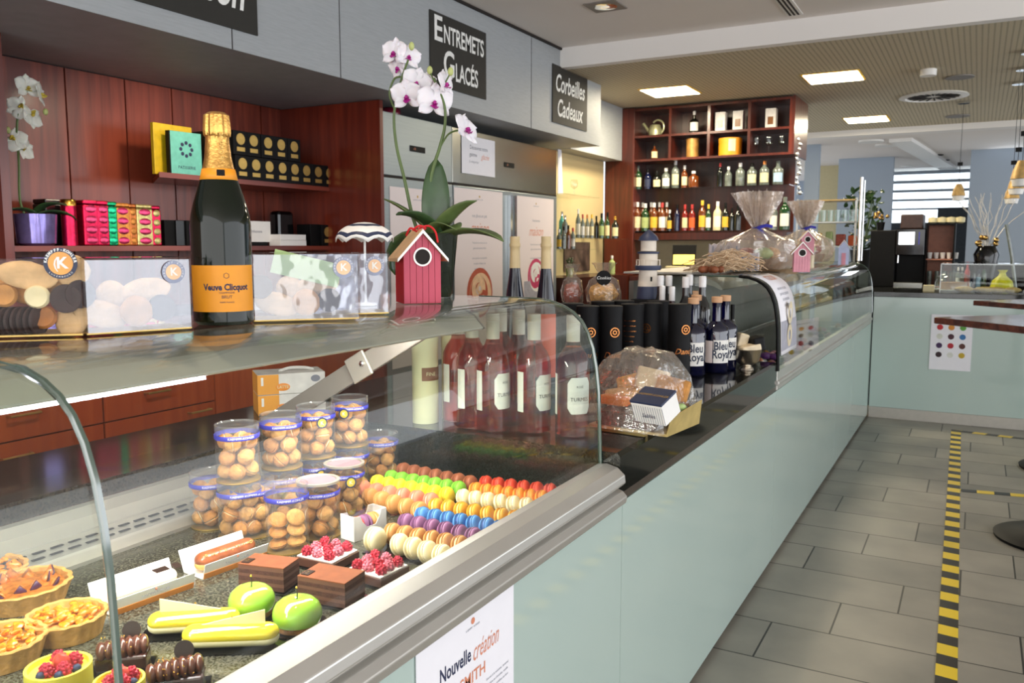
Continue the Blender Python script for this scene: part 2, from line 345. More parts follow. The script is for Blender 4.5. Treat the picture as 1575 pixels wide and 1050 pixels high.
def hazard():
    m, N, L, b = nt('hazard_tape'); tc = N.new('ShaderNodeTexCoord'); sp = N.new('ShaderNodeSeparateXYZ'); L.new(tc.outputs['Object'], sp.inputs[0])
    ad = N.new('ShaderNodeMath'); ad.operation = 'MULTIPLY_ADD'; ad.inputs[1].default_value = .15; L.new(sp.outputs[0], ad.inputs[0]); L.new(sp.outputs[1], ad.inputs[2])
    dv = N.new('ShaderNodeMath'); dv.operation = 'DIVIDE'; dv.inputs[1].default_value = .145; L.new(ad.outputs[0], dv.inputs[0])
    fr = N.new('ShaderNodeMath'); fr.operation = 'FRACT'; L.new(dv.outputs[0], fr.inputs[0]); lt = N.new('ShaderNodeMath'); lt.operation = 'LESS_THAN'; lt.inputs[1].default_value = .48; L.new(fr.outputs[0], lt.inputs[0])
    mx = N.new('ShaderNodeMix'); mx.data_type = 'RGBA'; L.new(lt.outputs[0], mx.inputs[0]); mx.inputs[6].default_value = (*lin('e8c726'), 1); mx.inputs[7].default_value = (*lin('17171a'), 1)
    L.new(mx.outputs[2], b.inputs['Base Color']); b.inputs['Roughness'].default_value = .35
hazard()
def slab(*a, **k): return MB().box(*a, **k)
ZC, ZL = 2.6, 2.463
struct('floor', slab(-3.8, 6, -3.5, 17.2, -.1, 0), 'floor_tiles')
struct('ceiling', slab(-3.8, 6, -3.5, 5.62, ZC, ZC + .1), 'ceiling_white')
struct('trim_1', slab(-3.8, 6, 5.62, 5.70, ZL, ZC + .1), 'beam_white')
struct('ceiling', slab(-3.8, 6, 5.70, 10.1, ZL, ZL + .1), 'ceiling_perforated')
struct('trim_2', slab(-3.8, 6, 10.1, 10.3, 2.40, ZL + .1), 'beam_white')
struct('ceiling', slab(-3.8, 6, 10.3, 17.2, 2.43, 2.55), 'ceiling_white')
q = P(1385, 214, z=2.42); q2 = P(1480, 270, z=2.42); d = (q2 - q).normalized(); nn = Vector((-d.y, d.x, 0)) * .12
mb = MB(); mb.prism([(q + nn)[:2], (q - nn)[:2], (q2 - nn)[:2], (q2 + nn)[:2]], 'z', 2.39, 2.43); struct('trim_3', mb, 'white')
# wall behind the counter: cherry boards with dark joints
ys = [-3.4, -.6, .5, 1.3] + [P(x, 200, x=-3.6).y for x in (104, 195, 266, 402)] + [4.4]
mb = MB().box(-3.8, -3.62, -3.5, 7.9, 0, 2.6, 1)
for a, b in zip(ys, ys[1:]): mb.box(-3.62, -3.6, a + .004, b - .004, 0, 1.985, 0)
struct('wall_left', mb, ['cherry', 'gap_dark'])
struct('wall_back', slab(-3.62, -.35, 17, 17.2, 0, 2.45), 'blue_wall')
struct('wall_right', slab(.9, 6, 16.9, 17.1, 0, 2.45), 'blue_wall')
# bulkhead with its sign boards
mb = MB().box(-3.61, -2.69, -3.4, 6.37, 1.99, 2.599, 0)
for y in (-.2, 1.25, 2.55, P(522, 50, x=-2.69).y, P(817, 120, x=-2.69).y): mb.box(-2.69, -2.6885, y, y + .004, 1.99, 2.599, 1)
struct('trim_4', mb, ['bulkhead', 'gap_dark'])
struct('trim_5', slab(-3.61, -2.95, 6.372, 7.5, 1.985, 2.462), 'bulkhead')
struct('trim_6', slab(-2.689, -2.675, -3.4, 6.37, 2.585, 2.5995), 'gap_dark')
# yellow-lit side wall of the bar corner
struct('wall_bar', slab(-3.3, -3.13, 6.06, 7.5, .8, 1.984), 'yellow_wall')
# hazard tape on the floor
def tape(label, p0, p1, w=.05):
    p0 = Vector(p0); p1 = Vector(p1); v = p1 - p0; L = v.length; a = math.atan2(-v.x, v.y)
    o = obj('floor_tape', MB().box(-w / 2, w / 2, 0, L, 0, .0012), 'hazard_tape', None, (p0.x, p0.y, .0004), (0, 0, a)); tag(o, label, 'tape', 'hazard tape on the floor')
a, b = P(1455, 1050, z=0), P(1470.5, 661, z=0); k = (b - a).normalized()
tape('long black and yellow striped tape running along the counter aisle', a - k * 1.2, b, .056)
tape('black and yellow striped tape crossing right, nearest the pale far counter', (b.x + .03, b.y - .03, 0), (b.x + 1.6, P(1575, 672, z=0).y - .25, 0), .05)
c0 = P(1478, 754, z=0); tape('black and yellow striped tape branching right between the two round table bases', (c0.x, c0.y, 0), (c0.x + 1.5, c0.y + .25, 0), .05)

# ---------------------------------------------------------------- counter along the aisle
XF = -.625
mat('trim_bronze', '5a5048', .3, .5)
t = thing('service_counter', 'long counter clad in glossy pale green glass panels beside the tiled aisle', 'counter', (XF, 0, 0))
mb = MB(); ys = [-1.5, .35, 1.62, 3.17, 4.75, 6.378]
for a, b in zip(ys, ys[1:]): mb.box(-.03, 0, a + .001, b - .001, .02, .668)
obj('front_panel', mb, 'panel_glass', t); obj('plinth', slab(-.12, -.031, -1.5, 6.378, 0, .668), 'alu_soft', t)
obj('back_panel', slab(-.98, -.94, -1.5, 6.378, 0, .64), 'cherry_dark', t)
obj('metal_trim', slab(-.03, -.002, 1.605, 3.165, .669, .687), 'trim_bronze', t)
mb = MB().prism([(-1.40, .70), (-1.40, .775), (-.633, .775), (-.625, .767), (-.625, .688), (-.64, .688), (-.64, .70)], 'y', 1.604, 3.165)
mb.box(-1.68, -1.401, 1.66, 3.165, .735, .775)
o = obj('granite_worktop', mb, 'granite_black'); tag(o, 'polished black granite worktop between the two glass cases, crowded with bottles', 'worktop')
o = obj('rear_worktop', MB().box(-1.70, -1.405, -1.5, 1.655, .735, .77), 'granite_brown'); tag(o, 'dark speckled granite ledge behind the pastry case on the staff side', 'worktop')

PROF = [(-.668, .742), (-.671, .82), (-.674, .90), (-.680, .95), (-.688, .99), (-.700, 1.022), (-.715, 1.046), (-.733, 1.062), (-.755, 1.074), (-.785, 1.0835), (-.82, 1.087), (-.96, 1.088), (-1.32, 1.088)]
def display_case(label, Y0, Y1, dx, seams, zback=1.088):
    t = thing('display_case', label, 'display case', (0, 0, 0))
    X = lambda x: x + dx
    pr = [(-.672, .67), (-.676, .742), (-.672, .749), (-.652, .752), (-.628, .746), (-.612, .732), (-.610, .716), (-.618, .708), (-.632, .704), (-.616, .698), (-.606, .688), (-.608, .674), (-.626, .669)]
    if dx: pr = [(-.69, .67), (-.69, .742), (-.669, .742), (-.669, .708), (-.662, .703), (-.662, .692), (-.668, .687), (-.668, .67)]
    obj('front_rail', MB().prism([(X(x), z) for x, z in pr], 'y', Y0 - (.004 if dx == 0 else 0), Y1, smooth=False), 'aluminium', t, bevel=.002)
    obj('deck', slab(X(-1.28), X(-.676), Y0, Y1 - .012, .64, .67), 'granite_deck', t)
    for a, b in zip(seams, seams[1:]):
        obj('front_glass', MB().sweep([(X(x), z) for x, z in PROF], 'y', a + .0015, b - .0015), 'pane', t, solid=-.005)
    return t
case = display_case('near curved glass pastry case, lit inside, with birdhouse and champagne on top', -.9, 1.6, 0, [-.9, .47, 1.603])
def end_pane(parent, y, dx, name='end_pane', x1=-1.30, zb=.672):
    pts = [(x + dx + .003, z - .004) for x, z in PROF[:-1]] + [(x1 + dx, 1.084), (x1 + dx, zb), (-.676 + dx, zb)]
    obj(name, MB().prism(pts, 'y', y, y + .006), 'pane', parent)
    e = MB().tube([(x + dx + .001, y + .003, z) for x, z in PROF[:-1]], .0042, 6); obj('glass_edge', e, 'pane_edge', parent)
end_pane(case, 1.597, 0); end_pane(case, .468, 0, 'divider_pane', x1=-.98, zb=.745)
# light hood under the top glass
hp = [(-1.03, 1.074), (-.985, 1.078), (-.945, 1.072), (-.912, 1.056), (-.888, 1.031), (-.894, 1.027), (-.93, 1.043), (-.97, 1.052), (-1.03, 1.05)]
obj('light_hood', MB().prism(hp, 'y', -.9, 1.50, smooth=False), 'hood_metal', case, bevel=.003)
obj('hood_end_cap', MB().prism(hp, 'y', 1.5005, 1.506), 'arm_metal', case)
obj('light_strip', slab(-.908, -.893, -.9, .78, 1.0235, 1.0275), 'led', case)
a = Vector((-.955, 1.40, 1.045)); b = Vector((-1.43, 1.40, .775)); v = (b - a).normalized(); u = Vector((-v.z, 0, v.x)) * .022
obj('support_arm', MB().prism([((a + u).x, (a + u).z), ((a - u).x, (a - u).z), ((b - u).x, (b - u).z), ((b + u).x, (b + u).z)], 'y', 1.39, 1.402), 'arm_metal', case, bevel=.002)
c = a + v * .17
mb = MB().prism([((c + u * 1.25).x, (c + u * 1.25).z), ((c - u * 1.25).x, (c - u * 1.25).z), ((c + v * .055 - u * 1.25).x, (c + v * .055 - u * 1.25).z), ((c + v * .055 + u * 1.25).x, (c + v * .055 + u * 1.25).z)], 'y', 1.382, 1.389)
obj('arm_bracket', mb, 'alu_soft', case, bevel=.002); obj('bracket_screw', MB().lathe([(.006, 0), (.006, .003), (.003, .004)], 12, T=Matrix.Translation((c.x - .012, 1.382, c.z - .005)) @ Matrix.Rotation(R(90), 4, 'X')), 'chrome', case)
# rear vent grille, sill and upstand
mb = MB().prism([(-1.281, .66), (-1.281, .676), (-1.30, .690), (-1.36, .697), (-1.36, .66)], 'y', -.9, 1.585)
obj('vent_grille', mb, 'alu_soft', case)
sl = MB(); y = -.05
while y < 1.5:
    sl.box(-1.317, -1.311, y, y + .021, .6935, .6948); sl.box(-1.339, -1.333, y + .015, y + .036, .6958, .6972); y += .032
obj('vent_slot', sl, 'gap_dark', case)
obj('rear_sill', MB().prism([(-1.361, .66), (-1.361, .70), (-1.385, .715), (-1.385, .735), (-1.404, .735), (-1.404, .66)], 'y', -.9, 1.585), 'alu_soft', case)
struct_end = obj('end_upstand', slab(-1.40, -.676, 1.604, 1.625, .66, .6995), 'granite_black', case)
obj('rear_glass', slab(-1.40, -1.396, -.9, 1.585, .772, .80), 'pane', case)
al = area('case_strip_light', (-.925, .62, 1.028), (0, R(-12), 0), .02, 1.7, 5.5, (1, .93, .86))
al2 = area('case_rear_strip_light', (-1.0, .9, 1.045), (0, R(16), 0), .02, 1.1, 3.0, (1, .93, .86))

case2 = display_case('far curved glass case with gift baskets on top, beside the pale green end counter', 3.17, 6.33, .045, [3.17, 4.55, 5.45, 6.333])
end_pane(case2, 3.172, .045, x1=-1.2, zb=.73); end_pane(case2, 6.325, .045, x1=-1.2)
obj('light_hood', MB().prism([(x + .02, z) for x, z in hp], 'y', 3.30, 6.3), 'hood_metal', case2)
obj('interior_back', slab(-1.22, -1.20, 3.2, 6.3, .67, 1.06), 'arm_metal', case2)
obj('glass_shelf', slab(-1.19, -.80, 3.25, 6.25, .86, .866), 'pane', case2)
e = MB().tube([(x + .045, 3.17, z) for x, z in PROF[:-2]], .006, 6); obj('edge_seal', e, 'black', case2)
obj('rear_cover', slab(-1.24, -.96, 3.19, 6.3, 1.091, 1.098), 'alu_soft', case2)

# far counter across the end
t = thing('end_counter', 'pale green panelled counter across the far end with a black granite top', 'counter', (-.62, 6.38, 0))
mb = MB()
for a, b in ((0, 1.3), (1.3, 2.6), (2.6, 3.6)): mb.box(a + .001, b - .001, 0, .03, .075, .849)
obj('front_panel', mb, 'panel_glass', t); obj('baseboard', slab(0, 3.6, -.004, .03, 0, .074), 'alu_soft', t)
obj('granite_top', MB().box(-.06, 3.6, -.01, .75, .85, .885), 'granite_black', t, bevel=.003); obj('carcass', slab(-.05, 3.6, .031, .7, .075, .849), 'dark_wall', t)

# ---------------------------------------------------------------- posters and boards
def printed_lines(parent, w, z, n, mt='ink_grey', size=.009, x0=0, dz=.017, txt=None):
    for i in range(n):
        s = (txt or ['une nouvelle glace', 'au coeur croquant', 'cacao et vanille', 'fait par nos soins'])[i % 4]
        lettering(s, size, mt, parent, (.0012, x0, z - i * dz), FX, 'printed_text', extr=0)
p0 = P(640, 1000, x=XF + .003); p1 = P(790, 890, x=XF + .003)
W_ = p1.y - p0.y; HT = .34; zt = .664
t = thing('poster', 'white poster announcing a new creation, taped under the pastry case', 'poster', (XF + .0025, (p0.y + p1.y) / 2, zt - HT / 2))
obj('sheet', slab(-.0006, .0006, -W_ / 2, W_ / 2, -HT / 2, HT / 2), 'paper', t)
def on(px, py): q = P(px, py, x=XF + .003); return q.y - (p0.y + p1.y) / 2, q.z - zt + HT / 2
def spanw(a, b, y_): return on(b, y_)[0] - on(a, y_)[0]
y, z = on(701, 1024); fit_text('Nouvelle', .031, spanw(677, 725, 1020), 'ink', t, (.001, y, z), FX, bold=.0006)
y, z = on(748, 988); fit_text('création', .042, spanw(729, 768, 985), 'copper_ink', t, (.001, y, z), FX, shear=.4)
y, z = on(727, 1041); fit_text('SMITH', .026, spanw(706, 745, 1040), 'copper_ink', t, (.001, y, z), FX, bold=.0004)
y, z = on(727, 954); obj('crest', MB().lathe([(.0001, 0), (.005, 0), (.005, .0004), (.0001, .0004)], 12, T=Matrix.Translation((.001, y, z)) @ Matrix.Rotation(R(90), 4, 'Y')), 'copper_ink', t)
y, z = on(727, 964); lettering('KAEMPFF · KOHLER', .0045, 'ink_grey', t, (.001, y, z), FX)
for i in range(4): y, z = on(765, 1030 + i * 9); lettering(['biscuit à la noisette, caramel', 'mousse au chocolat, vanille', 'et pommes confites au four', 'glaçage miroir'][i], .006, 'ink_grey', t, (.001, y, z), FX)
# round-macaron poster on the far counter
t = thing('poster', 'white framed poster with twelve coloured macarons on the far counter', 'poster', (-.128, 6.376, .555))
obj('sheet', slab(-.125, .125, -.001, .001, -.19, .185), 'paper', t)
cs = ['c02830', 'd88a30', '60a040', 'd8d8cc', '4a2430', '4078b0', '402450', 'b02030', '5a3028', '301820', 'e0e0d8', 'c8a830']
for i, c in enumerate(cs):
    mat('print_%d' % i, c, .6); x = -.07 + (i % 3) * .069; z = .10 - (i // 3) * .062
    obj('printed_picture', MB().lathe([(.0001, 0), (.019, 0), (.0185, .0008), (.0001, .001)], 18, T=Matrix.Translation((x, -.001, z)) @ Matrix.Rotation(R(90), 4, 'X')), 'print_%d' % i, t)
lettering('NOS MACARONS', .017, 'ink', t, (0, -.0015, .145), FY)
# black boards on the bulkhead
def board(label, y0, y1, z0, z1, lines):
    t = thing('sign_board', label, 'sign', (-2.686, (y0 + y1) / 2, (z0 + z1) / 2), 0, 'black lettered boards on the grey bulkhead')
    obj('board', slab(-.002, .004, -(y1 - y0) / 2, (y1 - y0) / 2, -(z1 - z0) / 2, (z1 - z0) / 2), 'board_black', t)
    for s, size, ya, yb_, dz, sh in lines: fit_text(s, size, yb_ - ya, 'chalk', t, (.0055, (ya + yb_) / 2, dz), FX, bold=size * .018, shear=sh)
board('black board lettered ENTREMETS GLACÉS on the grey bulkhead', P(660, 80, x=-2.69).y, P(746, 80, x=-2.69).y, 2.085, 2.478,
      [('E', .19, -.26, -.18, .105, 0), ('NTREMETS', .135, -.165, .27, .09, 0), ('G', .20, -.17, -.06, -.07, 0), ('LACÉS', .14, -.045, .20, -.10, 0)])
board('black board lettered Corbeilles Cadeaux nearest the bulkhead end', P(849, 80, x=-2.69).y, P(902.5, 80, x=-2.69).y, 2.07, 2.47,
      [('Corbeilles', .17, -.25, .25, .075, .2), ('Cadeaux', .17, -.22, .22, -.095, .2)])
board('black board cut by the top left of the frame, lettered Maison', P(196, 20, x=-2.69).y, P(394, 30, x=-2.69).y, 2.07, 2.46, [('Gâteaux', .15, -.22, .22, .10, .2), ('Maison', .20, -.18, .24, -.05, .2)])
# ---------------------------------------------------------------- cabinets, shelves and fridges on the left
t = thing('drawer_cabinet', 'low reddish wooden drawer cabinet along the wall behind the pastry case', 'cabinet', (-2.95, 0, 0))
obj('carcass', slab(-.64, -.021, -1.2, 3.76, 0, .86), 'cherry_dark', t)
ysd = [-1.0, P(-150, 700, x=-2.95).y, P(160, 650, x=-2.95).y, P(331, 612, x=-2.95).y, 3.75]
zs = [(.05, .27), (.275, .512), (.518, .75)]
for a, b in zip(ysd, ysd[1:]):
    for z0, z1 in zs:
        if b == 3.75 and z0 > .06: continue
        if b == 3.75: z1 = .75
        dr = obj('drawer', slab(-.02, 0, a + .004, b - .004, z0, z1), 'cherry_orange', t)
        ym = (a + b) / 2 if b != 3.75 else a + .2; zz = z1 - .05
        if ysd[1] < b < 3: 
            pz = P(*((40, 637) if b < 2.2 else (245, 602)), x=-2.93); 
            if z0 > .5: ym = pz.y; zz = pz.z
            elif z0 > .27 and b > 2.2: pz = P(310, 632, x=-2.93); ym = pz.y; zz = pz.z
        h = MB().tube([(0, ym - .055, zz), (.022, ym - .055, zz), (.022, ym + .055, zz), (0, ym + .055, zz)], .005, 6)
        obj('handle', h, 'brass', dr)
obj('cabinet_top', slab(-.64, .01, -1.2, 3.76, .861, .89), 'cherry_dark', t)
o = obj('shelf_side_panel', slab(-3.6, -3.22, 1.895, 1.93, .892, 1.985), 'cherry_red'); tag(o, 'reddish wooden upright cut by the left edge of the frame', 'panel')
o = obj('fridge_housing', slab(-3.6, -2.88, 3.762, 3.79, 0, 1.985), 'cherry_red'); tag(o, 'deep reddish cherry wood side panel enclosing the fridges', 'panel')
o = obj('wall_shelf', slab(-3.6, -3.24, 1.932, 3.76, 1.178, 1.2), 'cherry_shelf'); tag(o, 'long lower cherry shelf holding tins and an orchid', 'shelf')
yl = P(245, 270, x=-3.24).y
mb = MB().prism([(-3.6, yl + .25), (-3.24, yl), (-3.24, 3.76), (-3.6, 3.76)], 'z', 1.507, 1.53)
o = obj('wall_shelf', mb, 'cherry_shelf'); tag(o, 'short upper cherry shelf holding books and small black tea boxes', 'shelf')
# fridges
def poster_on(y0, y1, z0, z1, parent_loc_x, label, word2, pic=None, small='DÉCOUVREZ'):
    t = thing('poster', label, 'poster', (parent_loc_x, (y0 + y1) / 2, (z0 + z1) / 2)); h = (z1 - z0) / 2; w_ = (y1 - y0) / 2
    obj('sheet', slab(-.0008, .0008, -w_, w_, -h, h), 'paper_pink' if 'pink' in label else 'paper', t)
    obj('crest', MB().lathe([(.0001, 0), (.008, 0), (.008, .0004), (.0001, .0004)], 10, T=Matrix.Translation((.001, 0, h - .045)) @ Matrix.Rotation(R(90), 4, 'Y')), 'gold_matte', t)
    lettering('KAEMPFF-KOHLER', .011, 'ink_grey', t, (.001, 0, h - .065), FX)
    lettering(small, .03, 'ink_grey', t, (.001, 0, h - .17), FX, sx=.9)
    lettering(word2, .10, 'copper_ink', t, (.001, 0, h - .25), FX, shear=.4, sx=.8)
    for i in range(5): lettering(['Toutes les saveurs de nos', 'glaces artisanales faites', 'avec passion et préparées', 'sur place chaque jour', 'bonne dégustation'][i], .018, 'ink_grey', t, (.001, 0, h - .345 - i * .035 - (.03 if i > 1 else 0)), FX)
    return t
F = thing('refrigerator', 'left upright fridge with a bright steel fascia beside the cherry panel', 'refrigerator', (-2.9, 3.795, 0))
obj('body', slab(-.68, -.03, 0, .715, .05, 1.935), 'alu_soft', F)
obj('fascia', slab(-.029, 0, .001, .715, 1.592, 1.935), 'steel_bright', F, bevel=.003)
dr = obj('door', slab(-.029, .006, .004, .71, .12, 1.578), 'steel_bright', F, bevel=.003)
obj('handle', slab(.007, .03, .655, .675, .9, 1.5), 'steel', dr); obj('kick_plate', slab(-.029, -.01, 0, .715, 0, .11), 'black', F)
obj('door_gasket', slab(-.027, .001, 0, .716, 1.579, 1.591), 'gap_dark', F)
obj('temperature_display', slab(.0005, .004, .27, .42, 1.742, 1.775), 'black', F); lettering('-18', .02, 'copper_ink', F, (.005, .31, 1.758), FX)
F2 = thing('refrigerator', 'wide double-door steel fridge with a darker fascia, beside the bar corner', 'refrigerator', (-2.9, 4.515, 0))
obj('body', slab(-.68, -.03, 0, 1.49, .05, 1.935), 'alu_soft', F2)
obj('fascia', slab(-.029, 0, .001, 1.49, 1.592, 1.935), 'steel', F2, bevel=.003); obj('kick_plate', slab(-.029, -.01, 0, 1.49, 0, .11), 'black', F2)
obj('door_gasket', slab(-.027, .001, 0, 1.49, 1.579, 1.591), 'gap_dark', F2)
for a, b, hy in ((.004, .742, .70), (.748, 1.486, .76)):
    dr = obj('door', slab(-.029, .006, a, b, .12, 1.578), 'steel_bright', F2, bevel=.003); obj('handle', slab(.007, .03, hy, hy + .03, .7, 1.55), 'chrome', dr)
obj('temperature_display', slab(.0005, .004, .66, .80, 1.742, 1.775), 'black', F2); lettering('-20', .02, 'copper_ink', F2, (.005, .70, 1.758), FX)
XP = -2.892
y = lambda px: P(px, 400, x=XP).y
pA = poster_on(y(601), y(682), .5, 1.53, XP, 'pinkish poster on the left fridge, mostly behind the birdhouse and orchid', 'maison', small='NOS GLACES')
pB = poster_on(y(699), y(773), .45, 1.565, XP, 'pinkish poster with a red swirled ice cream on the middle fridge door', 'maison', small='nos glaces en pot')
pC = poster_on(y(795), y(851), .45, 1.555, XP, 'white poster with a pink topped cake on the right fridge door', 'maison', small='l\'entremets')
def swirl(parent, cy, cz, r, mats, name='printed_picture'):
    mb = MB()
    for i in range(6):
        rr = r * (1 - i / 6.5); mb.lathe([(rr * .45, 0), (rr, 0)], 28, m=i % 2, T=Matrix.Translation((.0012 + i * .0003, cy + r * .06 * i * math.sin(i * 1.9), cz + r * .07 * i * math.cos(i * 2.3))) @ Matrix.Rotation(R(90), 4, 'Y'))
    obj(name, mb, mats, parent)
mat('sherbet_red', 'c05a40', .5); mat('sherbet_cream', 'f0c8a0', .5); mat('print_pink', 'c8406a', .5); mat('print_grey', 'a9a8b4', .6)
c = P(737, 450, x=XP); swirl(pB, 0, c.z - 1.0075, .165, ['sherbet_red', 'sherbet_cream'])
c = P(822, 425, x=XP); obj('printed_backdrop', slab(.001, .0014, -.19, .19, -.5, -.06), 'print_grey', pC); swirl(pC, 0, c.z - 1.0, .13, ['print_pink', 'white'])
t = thing('poster', 'small white notice taped high on the fridge fascia', 'poster', (-2.896, (P(710, 230, x=-2.896).y + P(761, 230, x=-2.896).y) / 2, 1.785)); hw = (P(761, 230, x=-2.896).y - P(710, 230, x=-2.896).y) / 2
obj('sheet', slab(-.0008, .0008, -hw, hw, -.125, .115), 'paper', t)
lettering('Découvrez notre', .036, 'ink', t, (.001, 0, .045), FX, sx=.9); lettering('gamme', .036, 'ink', t, (.001, -.07, 0), FX, sx=.9); lettering('glacée', .05, 'copper_ink', t, (.001, .08, -.005), FX, shear=.4, sx=.8); lettering('à emporter', .026, 'ink_grey', t, (.001, -.06, -.045), FX)
# red vase on top of the fridge behind the orchid
c = P(612, 170, x=-3.05); mat('plum_red', '6a1028', .25, coat=.5)
c = P(612, 178, x=-2.80)
o = obj('gift_tin', MB().lathe([(.055, 0), (.058, .02), (.058, .30), (.05, .31)], 24), 'plum_red', None, (-3.0, 4.02, 1.936)); o.scale = (1, 1, .15); tag(o, 'dark red tin just visible on top of the fridge behind the orchid', 'tin')

# ---------------------------------------------------------------- things on the wall shelves
mat('tin_black', '0c0c0e', .25); mat('book_yellow', 'd8b41c', .5); mat('book_teal', '6cc0ae', .5); mat('foil_red', 'b81840', .22, .8, var=.3, scale=60); mat('foil_green', '10905a', .22, .8, var=.3, scale=60)
mat('foil_gold', 'c88038', .28, .7, var=.3, scale=70); mat('foil_copper', 'b86830', .28, .7, var=.3, scale=70); mat('foil_pale', 'c0b070', .28, .7, var=.3, scale=70); mat('pot_lilac', '8a80c0', .12, .6, var=.35, scale=14)
def shelf_xy(px, z, x=-3.32): return (x, P(px, 300, x=x).y, z)
def tea_box(label, loc, group):
    t = thing('tea_box', label, 'tea box', loc, 0, group); w_ = .047
    obj('carton', slab(-.05, .05, -w_, w_, 0, .118), 'black', t, bevel=.002)
    obj('round_label', MB().lathe([(.0001, 0), (.028, 0), (.028, .001), (.0001, .001)], 20, T=Matrix.Translation((.0502, 0, .078)) @ Matrix.Rotation(R(90), 4, 'Y')), 'gold_matte', t)
    obj('name_label', slab(.0502, .0512, -.026, .026, .018, .038), 'gold_matte', t)
    return t
tb = None; g = 'black tea boxes with gold labels on the upper shelf'
for r, pxs in ((0, [364, 384.5, 405, 425, 444, 462, 480, 497]), (1, [362, 382, 404, 424, 444])):
    for i, px in enumerate(pxs):
        lb = 'small black tea box with gold round label, %s from the left in the %s row' % (ORD[i], ('lower', 'top')[r]); loc = shelf_xy(px, 1.531 + r * .1195, -3.3)
        tb = tea_box(lb, loc, g) if tb is None else dup(tb, loc, label=lb)
dup(tb, shelf_xy(286, 1.2005, -3.31), label='black tea box with gold labels on the lower shelf beside the champagne bottle', group=''); 
dup(tb, shelf_xy(492, 1.2005, -3.31), label='black tea box with gold labels at the right end of the lower shelf', group='')
def slabthing(name, label, cat, loc, dims, mt, rz=0, group=None, bev=.002, ry=0):
    o = obj(name, slab(-dims[0] / 2, dims[0] / 2, -dims[1] / 2, dims[1] / 2, 0, dims[2]), mt, None, loc, (0, ry, rz), bevel=bev); return tag(o, label, cat, group)
t = thing('recipe_book', 'yellow book standing on the upper shelf behind the teal one', 'book', shelf_xy(268, 1.531, -3.37), R(0)); obj('cover', slab(-.01, .01, -.11, .11, 0, .235), 'book_yellow', t, bevel=.002); obj('pages', slab(-.008, .008, -.105, .111, .004, .231), 'paper', t)
t = thing('recipe_book', 'teal book with a dark emblem leaning in front of the yellow one', 'book', shelf_xy(287, 1.531, -3.31), R(-4)); obj('cover', slab(-.012, .012, -.085, .085, 0, .2), 'book_teal', t, bevel=.002); obj('spine', slab(-.0125, .0125, -.092, -.085, 0, .2), 'black', t)
mb = MB()
for k in range(8): mb.ball((.0125, .03 * math.cos(k * PI / 4), .12 + .03 * math.sin(k * PI / 4)), (.0005, .009, .009), 8)
obj('emblem', mb, 'ink', t); lettering('PATISSERIE', .02, 'ink', t, (.0128, 0, .035), FX, extr=0)
slabthing('tea_carton', 'black carton on the upper shelf, half behind the champagne neck', 'box', shelf_xy(322, 1.531, -3.36), (.12, .13, .22), 'black')
# lower shelf
ZS = 1.2005
def tin(label, px, w_, h, body, spots=None, lid=None, x=-3.32, kind='box', group='tea tins on the lower shelf'):
    loc = shelf_xy(px, ZS, x); t = thing('tea_tin', label, 'tin', loc, 0, group)
    if kind == 'round': obj('body', MB().lathe([(w_ / 2, 0), (w_ / 2, h * .86)], 24), body, t); obj('lid', MB().lathe([(w_ / 2 + .001, h * .86), (w_ / 2 + .001, h * .97), (w_ / 2 - .004, h)], 24), lid or 'gold', t)
    else: obj('body', slab(-.045, .045, -w_ / 2, w_ / 2, 0, h * .9), body, t, bevel=.006); obj('lid', slab(-.044, .044, -w_ / 2 + .001, w_ / 2 - .001, h * .9, h), lid or body, t, bevel=.006)
    if spots:
        mb = MB()
        for k in range(4): mb.ball((.046, 0, h * (.12 + .23 * k)), (.0015, w_ * .38, h * .085), 10)
        obj('embossed_medallion', mb, spots, t)
    return t
tin('black square tin at the left beside the potted orchid', 80, .125, .195, 'tin_black', x=-3.46)
tin('slim red tin with a gold lid between black tins', 104, .06, .19, 'foil_red', lid='gold', kind='round', x=-3.30)
mat('foil_red_b', 'd04068', .2, .8); mat('foil_green_b', '28c088', .2, .8)
tin('red foil tin with round medallions beside the gold-lidded slim tin', 128, .07, .19, 'foil_red', 'foil_red_b')
tin('second red foil tin, touching the green one', 147, .06, .19, 'foil_red', 'foil_red_b')
tin('green foil tin with round medallions', 161, .055, .188, 'foil_green', 'foil_green_b')
tin('gold tin with red medallions beside the green tin', 177, .075, .185, 'foil_gold', 'foil_red_b')
tin('narrow copper tin between the two gold tins', 193, .04, .183, 'foil_copper', 'foil_gold')
tin('wide gold tin with red bands', 211, .085, .183, 'foil_pale', 'foil_red_b')
tin('thin red tin with silver side, rightmost of the tall tins', 229, .05, .18, 'foil_red', 'foil_pale')
slabthing('tea_carton', 'plain black carton just right of the tall tins', 'box', shelf_xy(250, ZS, -3.33), (.1, .075, .118), 'black'); slabthing('tea_carton', 'dark green-black carton beside the gold-labelled tea box', 'box', shelf_xy(267, ZS, -3.32), (.1, .07, .118), 'tin_black')
t = thing('small_sign', 'little white card on a stand right of the champagne bottle', 'sign', shelf_xy(392, ZS, -3.33), R(0)); obj('card', slab(-.004, .004, -.1, .1, .02, .128), 'white', t); obj('easel', slab(-.03, .012, -.07, .07, 0, .02), 'black', t); lettering('Infusions', .022, 'ink_grey', t, (.005, 0, .075), FX)
slabthing('gift_bag', 'black sachet standing on the lower shelf above the white boxes', 'bag', shelf_xy(432, ZS + .0, -3.40), (.07, .13, .19), 'black_gloss', bev=.02)
slabthing('white_box', 'flat white box, bottom of the stack of two', 'box', shelf_xy(441, ZS, -3.29), (.08, .2, .03), 'white'); slabthing('white_box', 'flat white box, top of the stack of two', 'box', shelf_xy(441, ZS + .0305, -3.29), (.08, .195, .03), 'white')
